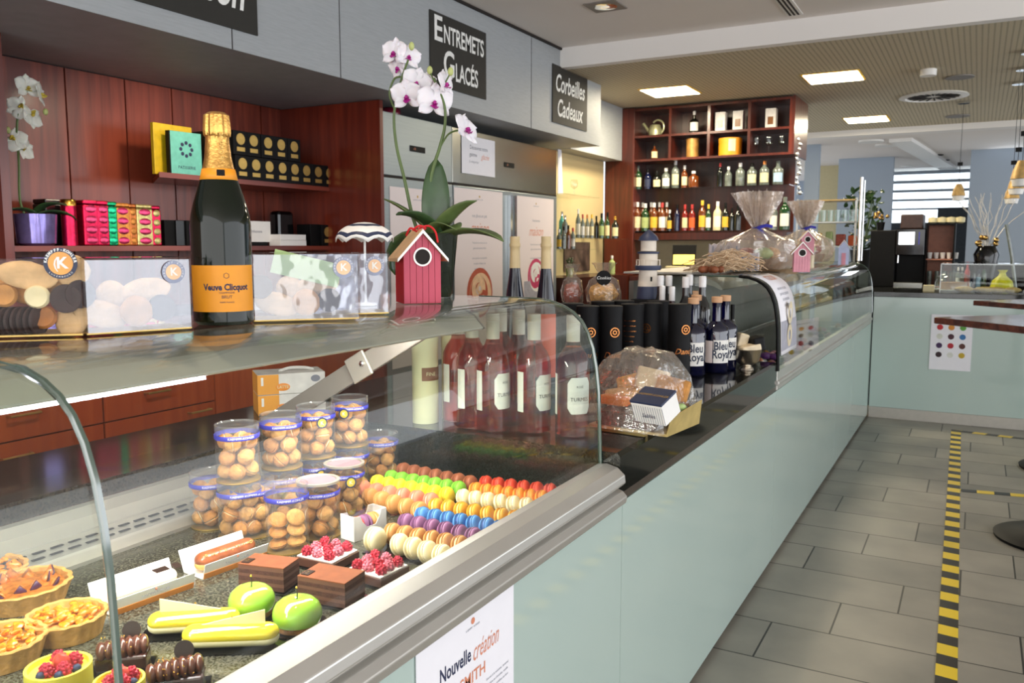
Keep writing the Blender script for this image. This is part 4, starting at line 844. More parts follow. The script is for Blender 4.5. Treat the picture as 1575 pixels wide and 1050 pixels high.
# white macaron box
a, b, c = D(507, 822), D(545, 834), D(608, 812); L = .078; v = (c - b).normalized(); t = thing('macaron_box', 'small white card box with scooped sides holding three macarons', 'box', b, math.atan2(v.y, v.x)); W_ = .036
h = .046; pts = [(0, 0), (L, 0), (L, h), (L * .84, h), (L * .78, h * .72), (L * .66, h * .45), (L * .4, h * .45), (L * .26, h * .72), (L * .2, h * .95), (0, h)]
obj('front_side', MB().prism(pts, 'y', 0, .0012), 'white', t); obj('back_side', MB().prism(pts, 'y', W_, W_ + .0012), 'white', t)
obj('end_panel', slab(0, .0012, .0013, W_ - .0001, 0, h), 'white', t); obj('end_panel', slab(L - .0012, L, .0013, W_ - .0001, 0, h), 'white', t); obj('bottom', slab(.0013, L - .0013, .0013, W_ - .0001, 0, .001), 'white', t); obj('clear_lid', slab(.001, L - .001, .001, W_, h, h + .0004), 'clear_plastic', t)
mbx = t
# macarons
mcol = {'brown': ('9c5838', '6a3826'), 'red': ('dc4a30', 'b83424'), 'green': ('84c83c', '5c9a30'), 'orange': ('ee9432', 'c87028'), 'yellow': ('f4d42e', 'd8b020'), 'cream': ('f0dfb4', 'e0c890'), 'pink': ('e88468', 'f2d8c8'), 'mustard': ('dca02c', 'e8c878'), 'caramel': ('c88c4c', 'ecd4a0'), 'blue': ('4c84c0', '2c508c'), 'purple': ('8a5880', '5c3458'), 'tan': ('c48c50', 'e8c890'), 'ivory': ('f0e4b8', 'ecdca0')}
for k, (a_, b_) in mcol.items(): mat('shell_' + k, a_, .55, var=.06, scale=60); mat('fill_' + k, b_, .6, var=.08)
MR = .0182; _mc = {}
def macaron(col, label, loc, yaw, tilt, group, s=1):
    if col not in _mc:
        t = thing('macaron', label, 'macaron', loc)
        def sh(sg):
            return MB().lathe([(.0001, sg * .0122), (MR * .45, sg * .0119), (MR * .74, sg * .0108), (MR * .91, sg * .0086), (MR * .975, sg * .0062), (MR * .97, sg * .0056), (MR * 1.05, sg * .0050), (MR * 1.06, sg * .0036), (MR * .97, sg * .0026), (.0001, sg * .0024)], 26, wob=lambda a, z: 1 + (.012 * math.sin(a * 23) if abs(z) < .0052 else 0))
        obj('shell', sh(1), 'shell_' + col, t); obj('shell', sh(-1), 'shell_' + col, t); obj('filling', MB().lathe([(.0001, -.0023), (MR * .86, -.0023), (MR * .88, 0), (MR * .86, .0023), (.0001, .0023)], 22), 'fill_' + col, t); _mc[col] = t
    else: t = dup(_mc[col], loc, label=label)
    t['group'] = group; t.rotation_euler = (Matrix.Rotation(yaw, 4, 'Z') @ Matrix.Rotation(R(90) + tilt, 4, 'Y')).to_euler(); t.scale = (s,) * 3; return t
def crop7(x, y): return 500 + x / 3.75, 680 + y / 3.75
rows = [('brown', 'brown', 7, (455, 172), (838, 248), ''), ('red', 'red', 7, (930, 250), (1378, 305), ''), ('green', 'green', 7, (385, 217), (772, 282), ''), ('orange', 'orange', 8, (872, 290), (1320, 345), ''),
        ('yellow', 'yellow', 7, (305, 245), (703, 318), ''), ('cream', 'cream', 7, (800, 330), (1240, 390), ''), ('pink', 'pink and cream', 6, (225, 280), (612, 352), ''), ('mustard', 'mustard', 7, (640, 385), (1100, 455), ''),
        ('caramel', 'caramel', 5, (262, 325), (545, 405), 'beside the white box'), ('blue', 'blue', 7, (565, 438), (1015, 515), ''), ('purple', 'purple', 7, (470, 478), (940, 578), ''), ('tan', 'light brown', 7, (390, 535), (860, 625), ''), ('ivory', 'ivory', 5, (432, 598), (760, 685), '')]
for (c, nm, n, p0, p1, ex) in rows:
    a = P(*crop7(*p0), z=ZD + MR); b = P(*crop7(*p1), z=ZD + MR); v = b - a; yaw = math.atan2(v.y, v.x)
    for i in range(n):
        q = a + v * (i / (n - 1)); 
        macaron(c, '%s macaron, %s from the jars in the %s row' % (nm, ORD[i], nm), (q.x, q.y, ZD + MR * 1.04 + .002), yaw + rnd.uniform(-.08, .08), -.30 + rnd.uniform(-.08, .08), '%s macarons in a row' % nm)
q = P(577 + 0, 833, z=ZD + MR); macaron('ivory', 'large single ivory macaron on the end beside the white box', (q.x, q.y, ZD + .0225), yaw, -.1, 'ivory macarons in a row', 1.15)
mt_ = mbx.matrix_basis if 0 else (Matrix.Translation(mbx.location) @ Matrix.Rotation(mbx.rotation_euler[2], 4, 'Z'))
for i, (c, nm) in enumerate((('red', 'red'), ('purple', 'purple'), ('caramel', 'caramel'))):
    q = mt_ @ Vector((.020 + i * .0195, .018, .0205)); macaron(c, '%s macaron inside the small white box' % nm, q, mbx.rotation_euler[2], .12, 'macarons in the white box', .93)
def trayat(label, ps):
    q = [P(*crop7(*p), z=ZD) for p in ps]; mb = MB().prism([(p.x, p.y) for p in q], 'z', ZD, ZD + .0015); o = obj('macaron_tray', mb, 'board_shiny'); tag(o, label, 'tray')
trayat('black tray under the ivory macarons at the front', [(215, 640), (380, 560), (900, 660), (690, 735)]); trayat('black tray under the brown, green and yellow macarons', [(215, 290), (430, 190), (860, 290), (690, 400)]); trayat('black tray under the red and orange macarons', [(760, 380), (930, 280), (1390, 335), (1150, 430)])
# square chocolate cakes
mat('cocoa', '7e4424', .85, var=.12, scale=80); mat('sponge', '54332a', .85, var=.25, scale=120, bump=.4); mat('mousse', '6e4838', .6, var=.06); mat('choc_glaze', '2c1610', .15, coat=.5); mat('plaque', '2e1c14', .4)
def choc_cake(label, bf, bl_, br_, htop):
    v = (br_ - bf); u = (bl_ - bf); a = v.length; b = u.length; rz = math.atan2(v.y, v.x); t = thing('chocolate_cake', label, 'cake', bf, rz, 'square layered chocolate cakes'); m_ = MB(); s1, s2 = a, b
    z = .004; i = 0; hs = [.007, .006, .008, .005, .007, .006]; k = htop / sum(hs)
    for i, hh in enumerate(hs): m_.box(0, s1, 0, s2, z, z + hh * k, (0, 1)[i % 2]); z += hh * k
    obj('layers', m_, ['sponge', 'mousse'], t); obj('cocoa_top', slab(-.0003, s1 + .0003, -.0003, s2 + .0003, z, z + .0022), 'cocoa', t, bevel=.0006)
    pq = obj('chocolate_plaque', slab(.004, .022, s2 - .016, s2 - .003, z + .0024, z + .0036), 'plaque', t); lettering('K-K', .006, 'gold_matte', pq, (.013, s2 - .0095, z + .0038), (0, 0, 0), extr=0)
    obj('cake_board', slab(-.005, s1 + .005, -.005, s2 + .008, 0, .0028), 'board_shiny', t, bevel=.001); return t
choc_cake('chocolate layer cake with a small plaque, the one nearer the cookie jars', D(437, 915), D(386, 897), D(461, 897), .036)
choc_cake('chocolate layer cake nearest the front rail, beside the green dome', D(531, 940), D(480, 916), D(562, 918), .036)
# raspberry tarts
mat('raspberry', 'c02840', .5, var=.25, scale=200, bump=.5, sss=.2); mat('raspberry_sugar', 'd87888', .8, var=.5, scale=160); mat('choc_shell', '5a3424', .55, var=.1); mat('sugar_cream', 'f4e8e2', .7)
def berry(parent, p, s=.0085, mt='raspberry'):
    mb = MB(); mb.ball((0, 0, s * .8), (s * .82, s * .82, s), 8)
    for j, (zz, rr_, n) in enumerate(((.25, .75, 7), (.75, .88, 8), (1.2, .74, 7), (1.6, .45, 5), (1.78, .05, 1))):
        for i in range(n): a = 2 * PI * i / n + j; mb.ball((s * rr_ * math.cos(a), s * rr_ * math.sin(a), s * zz), s * .26, 6)
    o = obj('raspberry', mb, mt, parent, p); return o
_bm = {}
def rasp_tart(label, bf, bl_, br_):
    v = br_ - bf; u = bl_ - bf; a, b = v.length, u.length; rz = math.atan2(v.y, v.x); t = thing('raspberry_tart', label, 'tart', bf, rz, 'square raspberry tarts'); h = .017
    obj('tart_shell', MB().box(0, a, 0, b, .003, h), 'choc_shell', t, bevel=.001); obj('cream', slab(.0015, a - .0015, .0015, b - .0015, h, h + .003), 'sugar_cream', t, bevel=.001); obj('cake_board', slab(-.003, a + .003, -.003, b + .003, 0, .0025), 'board_shiny', t)
    for i in range(3):
        for j in range(3):
            m_ = 'raspberry_sugar' if (i + j) % 2 else 'raspberry'
            if m_ not in _bm: _bm[m_] = berry(t, (0, 0, 0), .0088, m_); o = _bm[m_]
            else: o = _bm[m_].copy(); COL.objects.link(o); o.parent = t
            o.location = (a * (.18 + .32 * i) + rnd.uniform(-.001, .001), b * (.18 + .32 * j), h + .002); o.rotation_euler = (rnd.uniform(-.4, .4), rnd.uniform(-.4, .4), i)
    obj('chocolate_plaque', slab(-.006, .006, -.0008, .0008, 0, .015), 'plaque', t, (a * .52, b * .5, h + .014), (R(25), .2, .5)); return t
rasp_tart('square raspberry tart dusted with sugar, nearer the white macaron box', D(512, 884), D(468, 866), D(553, 862))
rasp_tart('square raspberry tart dusted with sugar, nearest the front rail', D(586, 908), D(543, 888), D(630, 886))
# green domes
mat('apple_glaze', '9ed046', .10, var=.10, scale=18, coat=1, sss=.2); mat('crumb', 'a8743c', .8, var=.3, scale=150, bump=.5)
for lb, (px, py), w_ in (('shiny green apple-shaped dome pastry, the farther of the pair', (388, 952), 71), ('shiny green apple-shaped dome pastry, nearer the front rail', (458, 972), 76)):
    p = D(px, py - 8); r = w_ * depth(p) / 2600; t = thing('apple_pastry', lb, 'pastry', p, 0, 'green apple pastries')
    obj('board', MB().lathe([(.0001, 0), (r * 1.16, 0), (r * 1.22, .003), (r * 1.18, .003), (r * 1.1, .0012), (.0001, .0012)], 36), 'board_shiny', t)
    obj('biscuit_base', MB().lathe([(r * .86, .0015), (r * .9, .005), (r * .86, .009), (.0001, .009)], 30), 'crumb', t)
    obj('glazed_dome', MB().lathe([(r * .7, .0055), (r * .93, .010), (r, .018), (r * .97, .027), (r * .85, .035), (r * .62, .041), (r * .34, .0435), (r * .12, .0425), (.0001, .041)], 40), 'apple_glaze', t)
    obj('stem', MB().tube([(0, 0, .040), (.001, 0, .048), (-.001, .001, .056)], .0009, 6), 'plaque', t); obj('gold_tip', MB().ball((-.001, .001, .057), .0018, 8), 'gold', t)
    
# lemon eclairs
mat('lemon_glaze', 'f2dc3a', .12, var=.06, scale=10, coat=.9, sss=.15); mat('choux', 'dda860', .7, var=.2, scale=50, bump=.3); mat('white_choc', 'f2e8b4', .5, var=.04)
def eclair(label, pl, pr_, glaze, wedge=True, board=True, group='yellow eclairs', sc=1, wdir=1):
    v = pr_ - pl; L = v.length; rz = math.atan2(v.y, v.x); c = (pl + pr_) / 2; t = thing('eclair', label, 'eclair', c, rz, group); r = .0165 * sc
    def cap(rr, z0, zz, sq=.6):
        mb = MB(); mb.ball((0, 0, z0), (L / 2, rr, zz), 28, sq=1); 
        k = L / 2 - rr
        mb.v = [((math.copysign(k, x) + (x / (L / 2)) * rr * 1.0) if abs(x) > .12 * L else x / (.12 * L) * k * 1.0, y, z) for x, y, z in mb.v]; return mb
    def capsule(rr, zc, rz_):
        mb = MB(); k = L / 2 - rr; vs = []; n = 20; secs = []
        for i in range(-8, 9):
            th = i / 8 * PI / 2
            secs.append((math.copysign(k, i) + rr * math.sin(th) if i else 0, math.cos(th)))
        secs = [(-k + rr * math.sin(-PI / 2 + PI / 2 * j / 6), math.sin(PI / 2 * j / 6)) for j in range(7)] + [(-k * .33, 1), (k * .33, 1)] + [(k + rr * math.sin(PI / 2 * j / 6), math.cos(PI / 2 * j / 6)) for j in range(7)]
        fs = []
        for (x, s) in secs:
            s = max(s, .02); w_ = 1 + .03 * math.sin(x * 220)
            for q in range(n): a = 2 * PI * q / n; vs.append((x, rr * s * math.cos(a) * w_, zc + rz_ * s * math.sin(a)))
        for i in range(len(secs) - 1):
            for q in range(n): a = i * n + q; b = i * n + (q + 1) % n; fs.append((a, b, b + n, a + n))
        mb.add(vs, fs, 0, True); return mb
    if board: obj('board', MB().prism([(L / 2 * 1.12 * (abs(math.cos(a)) ** .4) * math.copysign(1, math.cos(a)), r * 1.45 * (abs(math.sin(a)) ** .4) * math.copysign(1, math.sin(a))) for a in [2 * PI * k / 40 for k in range(40)]], 'z', 0, .002), 'board_shiny', t)
    obj('choux_base', capsule(r * .98, .0125, .0102), 'choux' if glaze != 'lemon_glaze' else 'white_choc', t)
    g = capsule(r * 1.02, .0195, .0125); g.v = [(x, y, max(z, .0125)) for x, y, z in g.v]; obj('glaze', g, glaze, t)
    if wedge:
        q = [(-L * .36 * wdir, .0), (L * .42 * wdir, 0), (-L * .36 * wdir, .022)]
        obj('white_chocolate_wedge', MB().prism([(x, z + .0285) for x, z in q], 'y', -.0008, .0008), 'white_choc', t); obj('gold_flake', MB().ball((L * .02, 0, .042), .0014, 6), 'gold', t)
    return t
eclair('yellow glazed eclair with a pale wedge, behind the other yellow one', D(228, 976), D(370, 968), 'lemon_glaze')
eclair('yellow glazed eclair nearest the front rail', D(281, 997), D(430, 992), 'lemon_glaze', wdir=-1)
mat('sleeve_orange', 'e89440', .5); mat('glaze_brown', '9a5430', .3, var=.3, scale=60, coat=.3); mat('glaze_pale', 'f2e4d4', .35, coat=.3)
def sleeve(label, f0, f1, b0):
    v = f1 - f0; L = v.length; rz = math.atan2(v.y, v.x); t = thing('pastry_sleeve', label, 'pastry tray', f0, rz, 'folded white card pastry sleeves'); n_ = Vector((-v.y, v.x, 0)).normalized(); W_ = max(.034, min(.05, (b0 - f0).dot(n_)))
    obj('card_bottom', slab(0, L, 0, W_, 0, .0012), 'white', t)
    obj('front_flap', MB().prism([(-.001, .0012), (-.0022, .0012), (-.010, .026), (-.009, .0262)], 'x', 0, L), 'white', t)
    obj('orange_edge', MB().prism([(-.0024, .0002), (-.0030, .0002), (-.0062, .010), (-.0054, .0102)], 'x', .0005, L - .0005), 'sleeve_orange', t)
    obj('back_flap', MB().prism([(W_, .0012), (W_ + .001, .0012), (W_ + .014, .034), (W_ + .0128, .034)], 'x', 0, L), 'white', t)
    lettering('KAEMPFF-KOHLER', .0055, 'ink_grey', t, (L * .5, -.0082, .017), (R(72), 0, 0), extr=0); obj('crest', MB().ball((L * .5, -.0098, .0225), (.002, .0004, .002), 10), 'copper_ink', t)
    return t, W_, v / L, n_
f0, f1 = D(171, 948), D(296, 903); t, W_, vv, nn_ = sleeve('white card sleeve with a pale iced eclair, left of the other sleeve', f0, f1, D(140, 912))
c0 = f0 + vv * .012 + nn_ * W_ * .5; c1_ = f1 - vv * .012 + nn_ * W_ * .5; up = Vector((0, 0, .0015))
e = eclair('pale iced eclair lying in the left card sleeve', c0 + up, c1_ + up, 'glaze_pale', wedge=False, board=False, group='eclairs in card sleeves', sc=.85)
obj('chocolate_plaque', slab(-.011, .011, -.007, .007, 0, .001), 'plaque', e, (.03, .002, .0315), (R(8), 0, 0)); obj('chocolate_plaque', slab(-.006, .006, -.007, .007, 0, .001), 'plaque', e, (.058, .005, .029), (R(15), 0, 0))
f0, f1 = D(311, 891), D(408, 856); t, W_, vv, nn_ = sleeve('white card sleeve with a nut-topped eclair, beside the cookie jars', f0, f1, D(270, 862))
c0 = f0 + vv * .006 + nn_ * W_ * .5; c1_ = f1 - vv * .004 + nn_ * W_ * .5
e = eclair('brown glazed eclair with chopped nuts in the right card sleeve', c0 + up, c1_ + up, 'glaze_brown', wedge=False, board=False, group='eclairs in card sleeves', sc=.95)
mat('nuts', 'd8a860', .8, var=.4, scale=200); mb = MB(); LL = (c1_ - c0).length
for i in range(70): mb.ball((rnd.uniform(-LL * .42, LL * .42), rnd.uniform(-.014, -.006), .029 + rnd.uniform(-.006, .001)), .0013, 5)
tag(obj('chopped_nuts', mb, 'nuts', e), kind='stuff')
# round tarts
mat('crust', 'd8a058', .75, var=.18, scale=70, bump=.4); mat('apricot', 'ee8c1c', .25, var=.35, scale=70, coat=.7, sss=.2); mat('fig_skin', '4a2048', .35, var=.3); mat('fig_flesh', 'c8742c', .35, var=.5, scale=120, coat=.5)
def tart(label, px, py, wpx, kind):
    p = D(px, py); r = wpx * depth(p) / 2600; t = thing('fruit_tart', label, 'tart', p, 0, 'round fruit tarts'); h = .030
    wob = lambda a, z: 1 + (.022 * math.sin(a * 17) + .012 * math.sin(a * 7 + 1) if z > h * .75 else .004 * math.sin(a * 30))
    obj('crust', MB().lathe([(r * .84, 0), (r * .95, h * .8), (r * 1.0, h * .96), (r * .98, h * 1.04), (r * .9, h), (r * .86, h * .72), (.0001, h * .7)], 136, wob=wob), 'crust', t)
    if kind == 'apricot':
        mb = MB()
        for i in range(60):
            a = rnd.uniform(0, 2 * PI); q = r * .78 * math.sqrt(rnd.random()); s = rnd.uniform(.005, .0085)
            T = Matrix.Translation((q * math.cos(a), q * math.sin(a), h * .88 + rnd.uniform(0, .006) * (1 - q / r))) @ Euler((rnd.uniform(-.6, .6), rnd.uniform(-.6, .6), rnd.uniform(0, 3))).to_matrix().to_4x4()
            mb.ball((0, 0, 0), (s, s * .7, s * .45), 8, T=T, jit=.1)
        obj('apricot_filling', mb, 'apricot', t)
    else:
        for i in range(11):
            a = 2 * PI * i / 11 * 1.0 + rnd.uniform(-.1, .1); q = r * (.6 if i % 2 else .4)
            T = (Euler((0, R(-55 + rnd.uniform(-15, 15)), a)).to_matrix().to_4x4())
            mb = MB(); L = .019
            for m_, hw, tk in ((0, .0075, .0), (1, .0079, .0025)):
                mb.add([(0, -hw, -tk), (0, hw, -tk), (L, 0, -tk + .001), (L * .45, -hw * 1.05, -tk - .002), (L * .45, hw * 1.05, -tk - .002), (L * .4, 0, -tk + (.004 if m_ == 0 else -.004))], [(0, 5, 1), (0, 3, 5), (1, 5, 4), (3, 2, 5), (5, 2, 4)], m_, True, T)
            obj('fig_slice', mb, ['fig_flesh', 'fig_skin'], t, (q * math.cos(a), q * math.sin(a), h * .8), solid=.0015)
        obj('fig_filling', MB().lathe([(r * .87, h * .7), (r * .8, h * .86), (.0001, h * .95)], 30), 'fig_flesh', t)
    return t
tart('apricot tart in front of the left glass divider, nearest the white sleeve', 104, 975, 116, 'apricot'); tart('apricot tart cut by the left edge of the frame, nearest the yellow fruit cake', 0, 1015, 134, 'apricot')
tart('fig tart with purple skinned wedges at the left edge', 36, 925, 138, 'fig'); tart('orange tart highest at the left edge of the frame', -28, 903, 128, 'apricot')
# chocolate logs
mat('milk_choc', '60382a', .22, var=.15, scale=20, coat=.5); mat('dark_choc', '3a1c14', .25, coat=.4)
def choc_log(label, pl, pr_):
    v = pr_ - pl; L = v.length; rz = math.atan2(v.y, v.x); t = thing('chocolate_log_cake', label, 'cake', (pl + pr_) / 2, rz, 'ridged chocolate log cakes')
    obj('cake_board', slab(-L / 2 - .005, L / 2 + .005, -.021, .021, 0, .002), 'board_shiny', t, bevel=.0006); obj('cake_base', slab(-L / 2 + .002, L / 2 - .002, -.016, .016, .0022, .020), 'dark_choc', t, bevel=.003)
    mb = MB(); n = 7
    for i in range(n):
        x = -L * .38 + L * .76 * i / (n - 1); s = 1 - .25 * abs(i - n / 2) / n
        mb.ball((x, 0, .026), (.0068, .0165 * s, .0135 * s), 14, T=Matrix.Rotation(.25, 4, 'Z'))
    obj('ridged_cream', mb, 'milk_choc', t)
    obj('chocolate_plaque', MB().lathe([(.0001, 0), (.0115, 0), (.0115, .001), (.0001, .001)], 22, T=Matrix.Translation((L * .14, .012, .043)) @ Matrix.Rotation(R(75), 4, 'X')), 'plaque', t)
    mb = MB()
    for i in range(26): a = rnd.uniform(0, PI); x = rnd.uniform(-L * .4, L * .4); mb.ball((x, .017 * math.cos(a), .026 + .0135 * math.sin(a)), .0009, 5)
    tag(obj('gold_flakes', mb, 'gold', t), kind='stuff'); return t
choc_log('ridged chocolate cake with a square plaque, beside the apricot tart', D(148, 1030), D(232, 1022)); choc_log('ridged chocolate cake with a round plaque, nearest the front rail', D(222, 1066), D(318, 1054))
# yellow fruit cakes
mat('yellow_wrap', 'f0e04c', .6, var=.06); mat('blueberry', '283050', .6); mat('strawberry', 'd84838', .35, var=.2, scale=90, coat=.3)
for lb, (px, py), w_ in (('yellow-banded fruit cake topped with raspberries and strawberry at the bottom left', (93, 1075), 94), ('yellow-banded fruit cake mostly below the frame beside the chocolate cake', (186, 1098), 74)):
    p = D(px, py); r = w_ * depth(p) / 2600; t = thing('fruit_cake', lb, 'cake', p, 0, 'yellow fruit cakes'); h = .042
    obj('yellow_band', MB().lathe([(r * .97, 0), (r, .002), (r, h), (r * .9, h), (r * .88, h * .85), (.0001, h * .85)], 40), 'yellow_wrap', t)
    fa = faceto(p)
    for k, (da, q) in enumerate(((.3, .5), (-.9, .45), (1.8, .5), (3.1, .5))): o = berry(t, (r * q * math.cos(fa + da), r * q * math.sin(fa + da), h * .86), .0085)
    for k in range(3): a = fa + .9 * k - .9; obj('blueberry', MB().ball((r * .66 * math.cos(a), r * .66 * math.sin(a), h * .95), .0055, 10), 'blueberry', t)
    obj('strawberry', MB().lathe([(.0001, 0), (.009, .002), (.0105, .008), (.007, .018), (.0001, .024)], 14), 'strawberry', t, (0, .006, h * .86), (R(20), .2, 0))
# ---------------------------------------------------------------- on the granite between the cases
ZG = .7755
p6 = P(882, 484, y=1.71); HR = p6.z - ZG; p6.z = ZG; RRo = 26 * depth(p6) / 1300
mat('cap_pale', 'd8cfc0', .4, var=.05); mat('label_white', 'eeeae2', .6, var=.03); mat('lettering_dark', '3a3432', .6)
rz_ = [('rose wine bottle nearest the front edge, right of all the others', 882, 484, .42), ('front-row rose wine bottle, second from the right', 821.5, 482, .85), ('rose wine bottle with a full white label in the middle of the group', 758, 481, .80),
       ('rose wine bottle just left of the middle one', 728, 484, 1.0), ('leftmost rose wine bottle, half hidden at the back', 708, 486, .9), ('rose wine bottle in the back row behind the middle one', 777, 480, -.2), ('rose wine bottle in the back row between the two front ones', 801, 480, 2.0)]
for i, (lb, px, py, da) in enumerate(rz_):
    p = P(px, py, z=ZG + HR)
    if i in (4,): p = P(703, 486, z=ZG + HR); p.y += .17; p.x -= .105
    if i == 5: p.y += .13; p.x -= .085
    if i == 6: p.y += .07; p.x -= .043
    if i == 3: p.y += .07; p.x -= .045
    p.y = max(p.y, 1.672); p.z = ZG; fa = faceto(p)
    t = bottle(lb, p, HR, RRo, 'wine', 'glass_pink', None, liquid='liquid_pink', fill=.74, group='rose wine bottles behind the end pane', n=28, name='wine_bottle')
    nr = RRo * .40; cp_ = obj('screw_cap', MB().lathe([(nr, HR * .78), (nr, HR * .925), (nr * 1.04, HR * .93), (nr * .98, HR * .935), (nr * 1.04, HR * .94), (nr, HR * .995), (nr * .9, HR)], 20), 'cap_pale', t)
    a = fa + da
    z0, z1 = HR * .20, HR * .50; R_ = RRo + .001; hw = .72
    n = 14; vs = []; fs = []
    for k in range(n + 1):
        u = -1 + 2 * k / n; cut = .16 * (z1 - z0) * max(0, (abs(u) - .7) / .3); an = a + u * hw
        vs += [(R_ * math.cos(an), R_ * math.sin(an), z0 + cut), (R_ * math.cos(an), R_ * math.sin(an), z1 - cut)]
    for k in range(n): fs.append((2 * k, 2 * k + 2, 2 * k + 3, 2 * k + 1))
    obj('paper_label', MB().add(vs, fs, 0, True), 'label_white', t)
    obj('back_label', wrap_patch(R_, z0 - .004, z1 + .006, a + 1.5, a + 2.0, 5), 'label_white', t); obj('back_label', wrap_patch(R_, z0 - .004, z1 + .006, a - 2.1, a - 1.5, 5), 'label_white', t)
    wrap_text('TURMES', .012, 'lettering_dark', t, R_ + .0004, (z0 + z1) / 2 - .008, a); wrap_text('ROSÉ', .007, 'lettering_dark', t, R_ + .0004, (z0 + z1) / 2 + .02, a)
# tall hock bottles
mat('hock_blue', '0c1020', .08, coat=.1, var=.1); mat('capsule_cream', 'd8c090', .45, var=.04); mat('label_orange', 'e8603c', .4, var=.06)
for lb, px, lab in (('tall dark slim bottle with cream capsule, left of the two', 792, None), ('tall dark slim bottle with cream capsule and orange-red label, right of the two', 840, 'label_orange')):
    p = P(px, 363.5, y=2.15); HH = p.z - ZG; p.z = ZG; r = 19 * depth(p) / 1300
    t = bottle(lb, p, HH, r, 'hock', 'hock_blue', None, n=26, group='tall dark bottles with cream capsules', name='wine_bottle'); nr = r * .39
    obj('capsule', MB().lathe([(nr * 1.1, HH * .80), (nr, HH * .9), (nr, HH * .93), (nr * 1.12, HH * .935), (nr * 1.12, HH * .955), (nr, HH * .96), (nr, HH), (.0001, HH)], 22), 'capsule_cream', t)
    if lab: obj('paper_label', wrap_patch(r + .001, HH * .12, HH * .52, faceto(p) - .9, faceto(p) + .9), lab, t)
# cream tubes behind the bottles
mat('tube_cream', 'ece4bc', .5, var=.03); mat('label_brown', '8a5a44', .5)
for lb, px, py, w_, top in (('tall cream card tube with a brown label reading FIN', 655, 664, 40, 505), ('second cream card tube, just behind the labelled one', 684, 660, 36, 520)):
    p = P(px, py - 3, z=ZG); p.y = max(p.y, 1.67); p.x = P(px, py, y=p.y).x; r = w_ / 2 * depth(p) / 1300; h = P(px, top, y=p.y).z - ZG
    if 'second' in lb: p.y += .07; p.x -= .02
    t = thing('gift_tube', lb, 'tube', p, 0, 'cream card tubes'); fa = faceto(p); obj('body', MB().lathe([(r, 0), (r, h), (.0001, h)], 30), 'tube_cream', t); obj('lid', MB().lathe([(r + .001, h * .86), (r + .001, h + .001), (.0001, h + .001)], 30), 'tube_cream', t)
    obj('brown_label', wrap_patch(r + .001, h * .46, h * .60, fa - .25, fa + 1.4), 'label_brown', t); wrap_text('FINE', h * .055, 'tube_cream', t, r + .0016, h * .53, fa + .45)
# latte macchiato cartons on the staff-side ledge
mat('carton_orange', 'f0a43c', .5, var=.08, scale=12); mat('carton_white', 'e6e2de', .5); mat('oval_orange', 'ec9030', .4)
q = P(398, 640, z=.7705); q2 = P(500, 632, z=.7705); v = q2 - q; rz = math.atan2(v.y, v.x); v = v.normalized()
for k, lb in enumerate(('orange and white coffee carton printed LATTE, bottom of the two', 'orange and white coffee carton printed LATTE, top of the two')):
    H_ = .052; t = thing('coffee_carton', lb, 'carton', (q.x, q.y, .7705 + k * (H_ + .001)), rz, 'stacked coffee cartons')
    obj('carton', slab(0, .17, 0, .10, 0, H_), 'carton_white', t, bevel=.001); obj('orange_side', slab(-.0006, .052, -.0006, .1006, .0008, H_ - .0008), 'carton_orange', t)
    obj('oval_badge', MB().ball((.062, -.0008, .018), (.018, .0006, .010), 16), 'oval_orange', t); lettering('LATTE', .010, 'cream_fill', t, (.062, -.0018, .018), FY, bold=.0002); obj('crest', MB().ball((.145, -.0006, .036), (.012, .0005, .009), 16), 'ink_grey', t); obj('price_tag', slab(.008, .014, -.0016, -.001, .024, .045), 'white', t)
    if k: obj('handle_flap', MB().tube(smooth_path([(.06, .05, H_), (.09, .05, H_ + .008), (.13, .05, H_ + .006), (.15, .05, H_)]), .004, 6), 'carton_white', t)
# black tubes
def on_tube(label, px, py_top, h, w_, text, sh=.0, em=0.2):
    p = P(px, py_top, z=ZG + h); r = w_ / 2 * depth(p) / 1300; p.z = ZG; t = thing('gift_tube', label, 'tube', p, 0, 'matte black gift tubes with copper print'); fa = faceto(p)
    obj('body', MB().lathe([(r, 0), (r, h * .9)], 32), 'black_matte', t); obj('lid', MB().lathe([(r + .0008, h * .9), (r + .0008, h - .001), (r - .001, h), (.0001, h)], 32), 'black_matte', t)
    if text:
        a = fa + em; T = Matrix.Translation(((r + .0006) * math.cos(a), (r + .0006) * math.sin(a), h * .66)) @ Matrix.Rotation(a, 4, 'Z') @ Matrix.Rotation(R(90), 4, 'Y')
        mb = MB(); mb.lathe([(.0125, 0), (.0155, 0), (.0155, .0008), (.0125, .0008), (.0125, 0)], 24, T=T); mb.lathe([(.004, 0), (.007, 0), (.007, .0008), (.004, .0008), (.004, 0)], 16, T=T)
        for k in range(6): mb.ball(T @ Vector((.0098 * math.cos(k), .0098 * math.sin(k), 0)), .0016, 6)
        obj('copper_emblem', mb, 'copper', t); wrap_text('Dandy', .026, 'copper', t, r + .0014, h * .36, a - .05, shear=.4)
    else:
        for k in range(7): wrap_text(['né sous le soleil', 'parfums de fruits', 'notes gourmandes', 'finale soyeuse', 'vieilli en fût', 'servir frais', 'Luxembourg'][k], .006, 'copper', t, r + .0012, h * .78 - k * h * .07, fa - .25)
    return p
HT_ = .245
pt = P(1046, 579, z=ZG); HT_ = P(1046, 467, y=pt.y).z - ZG
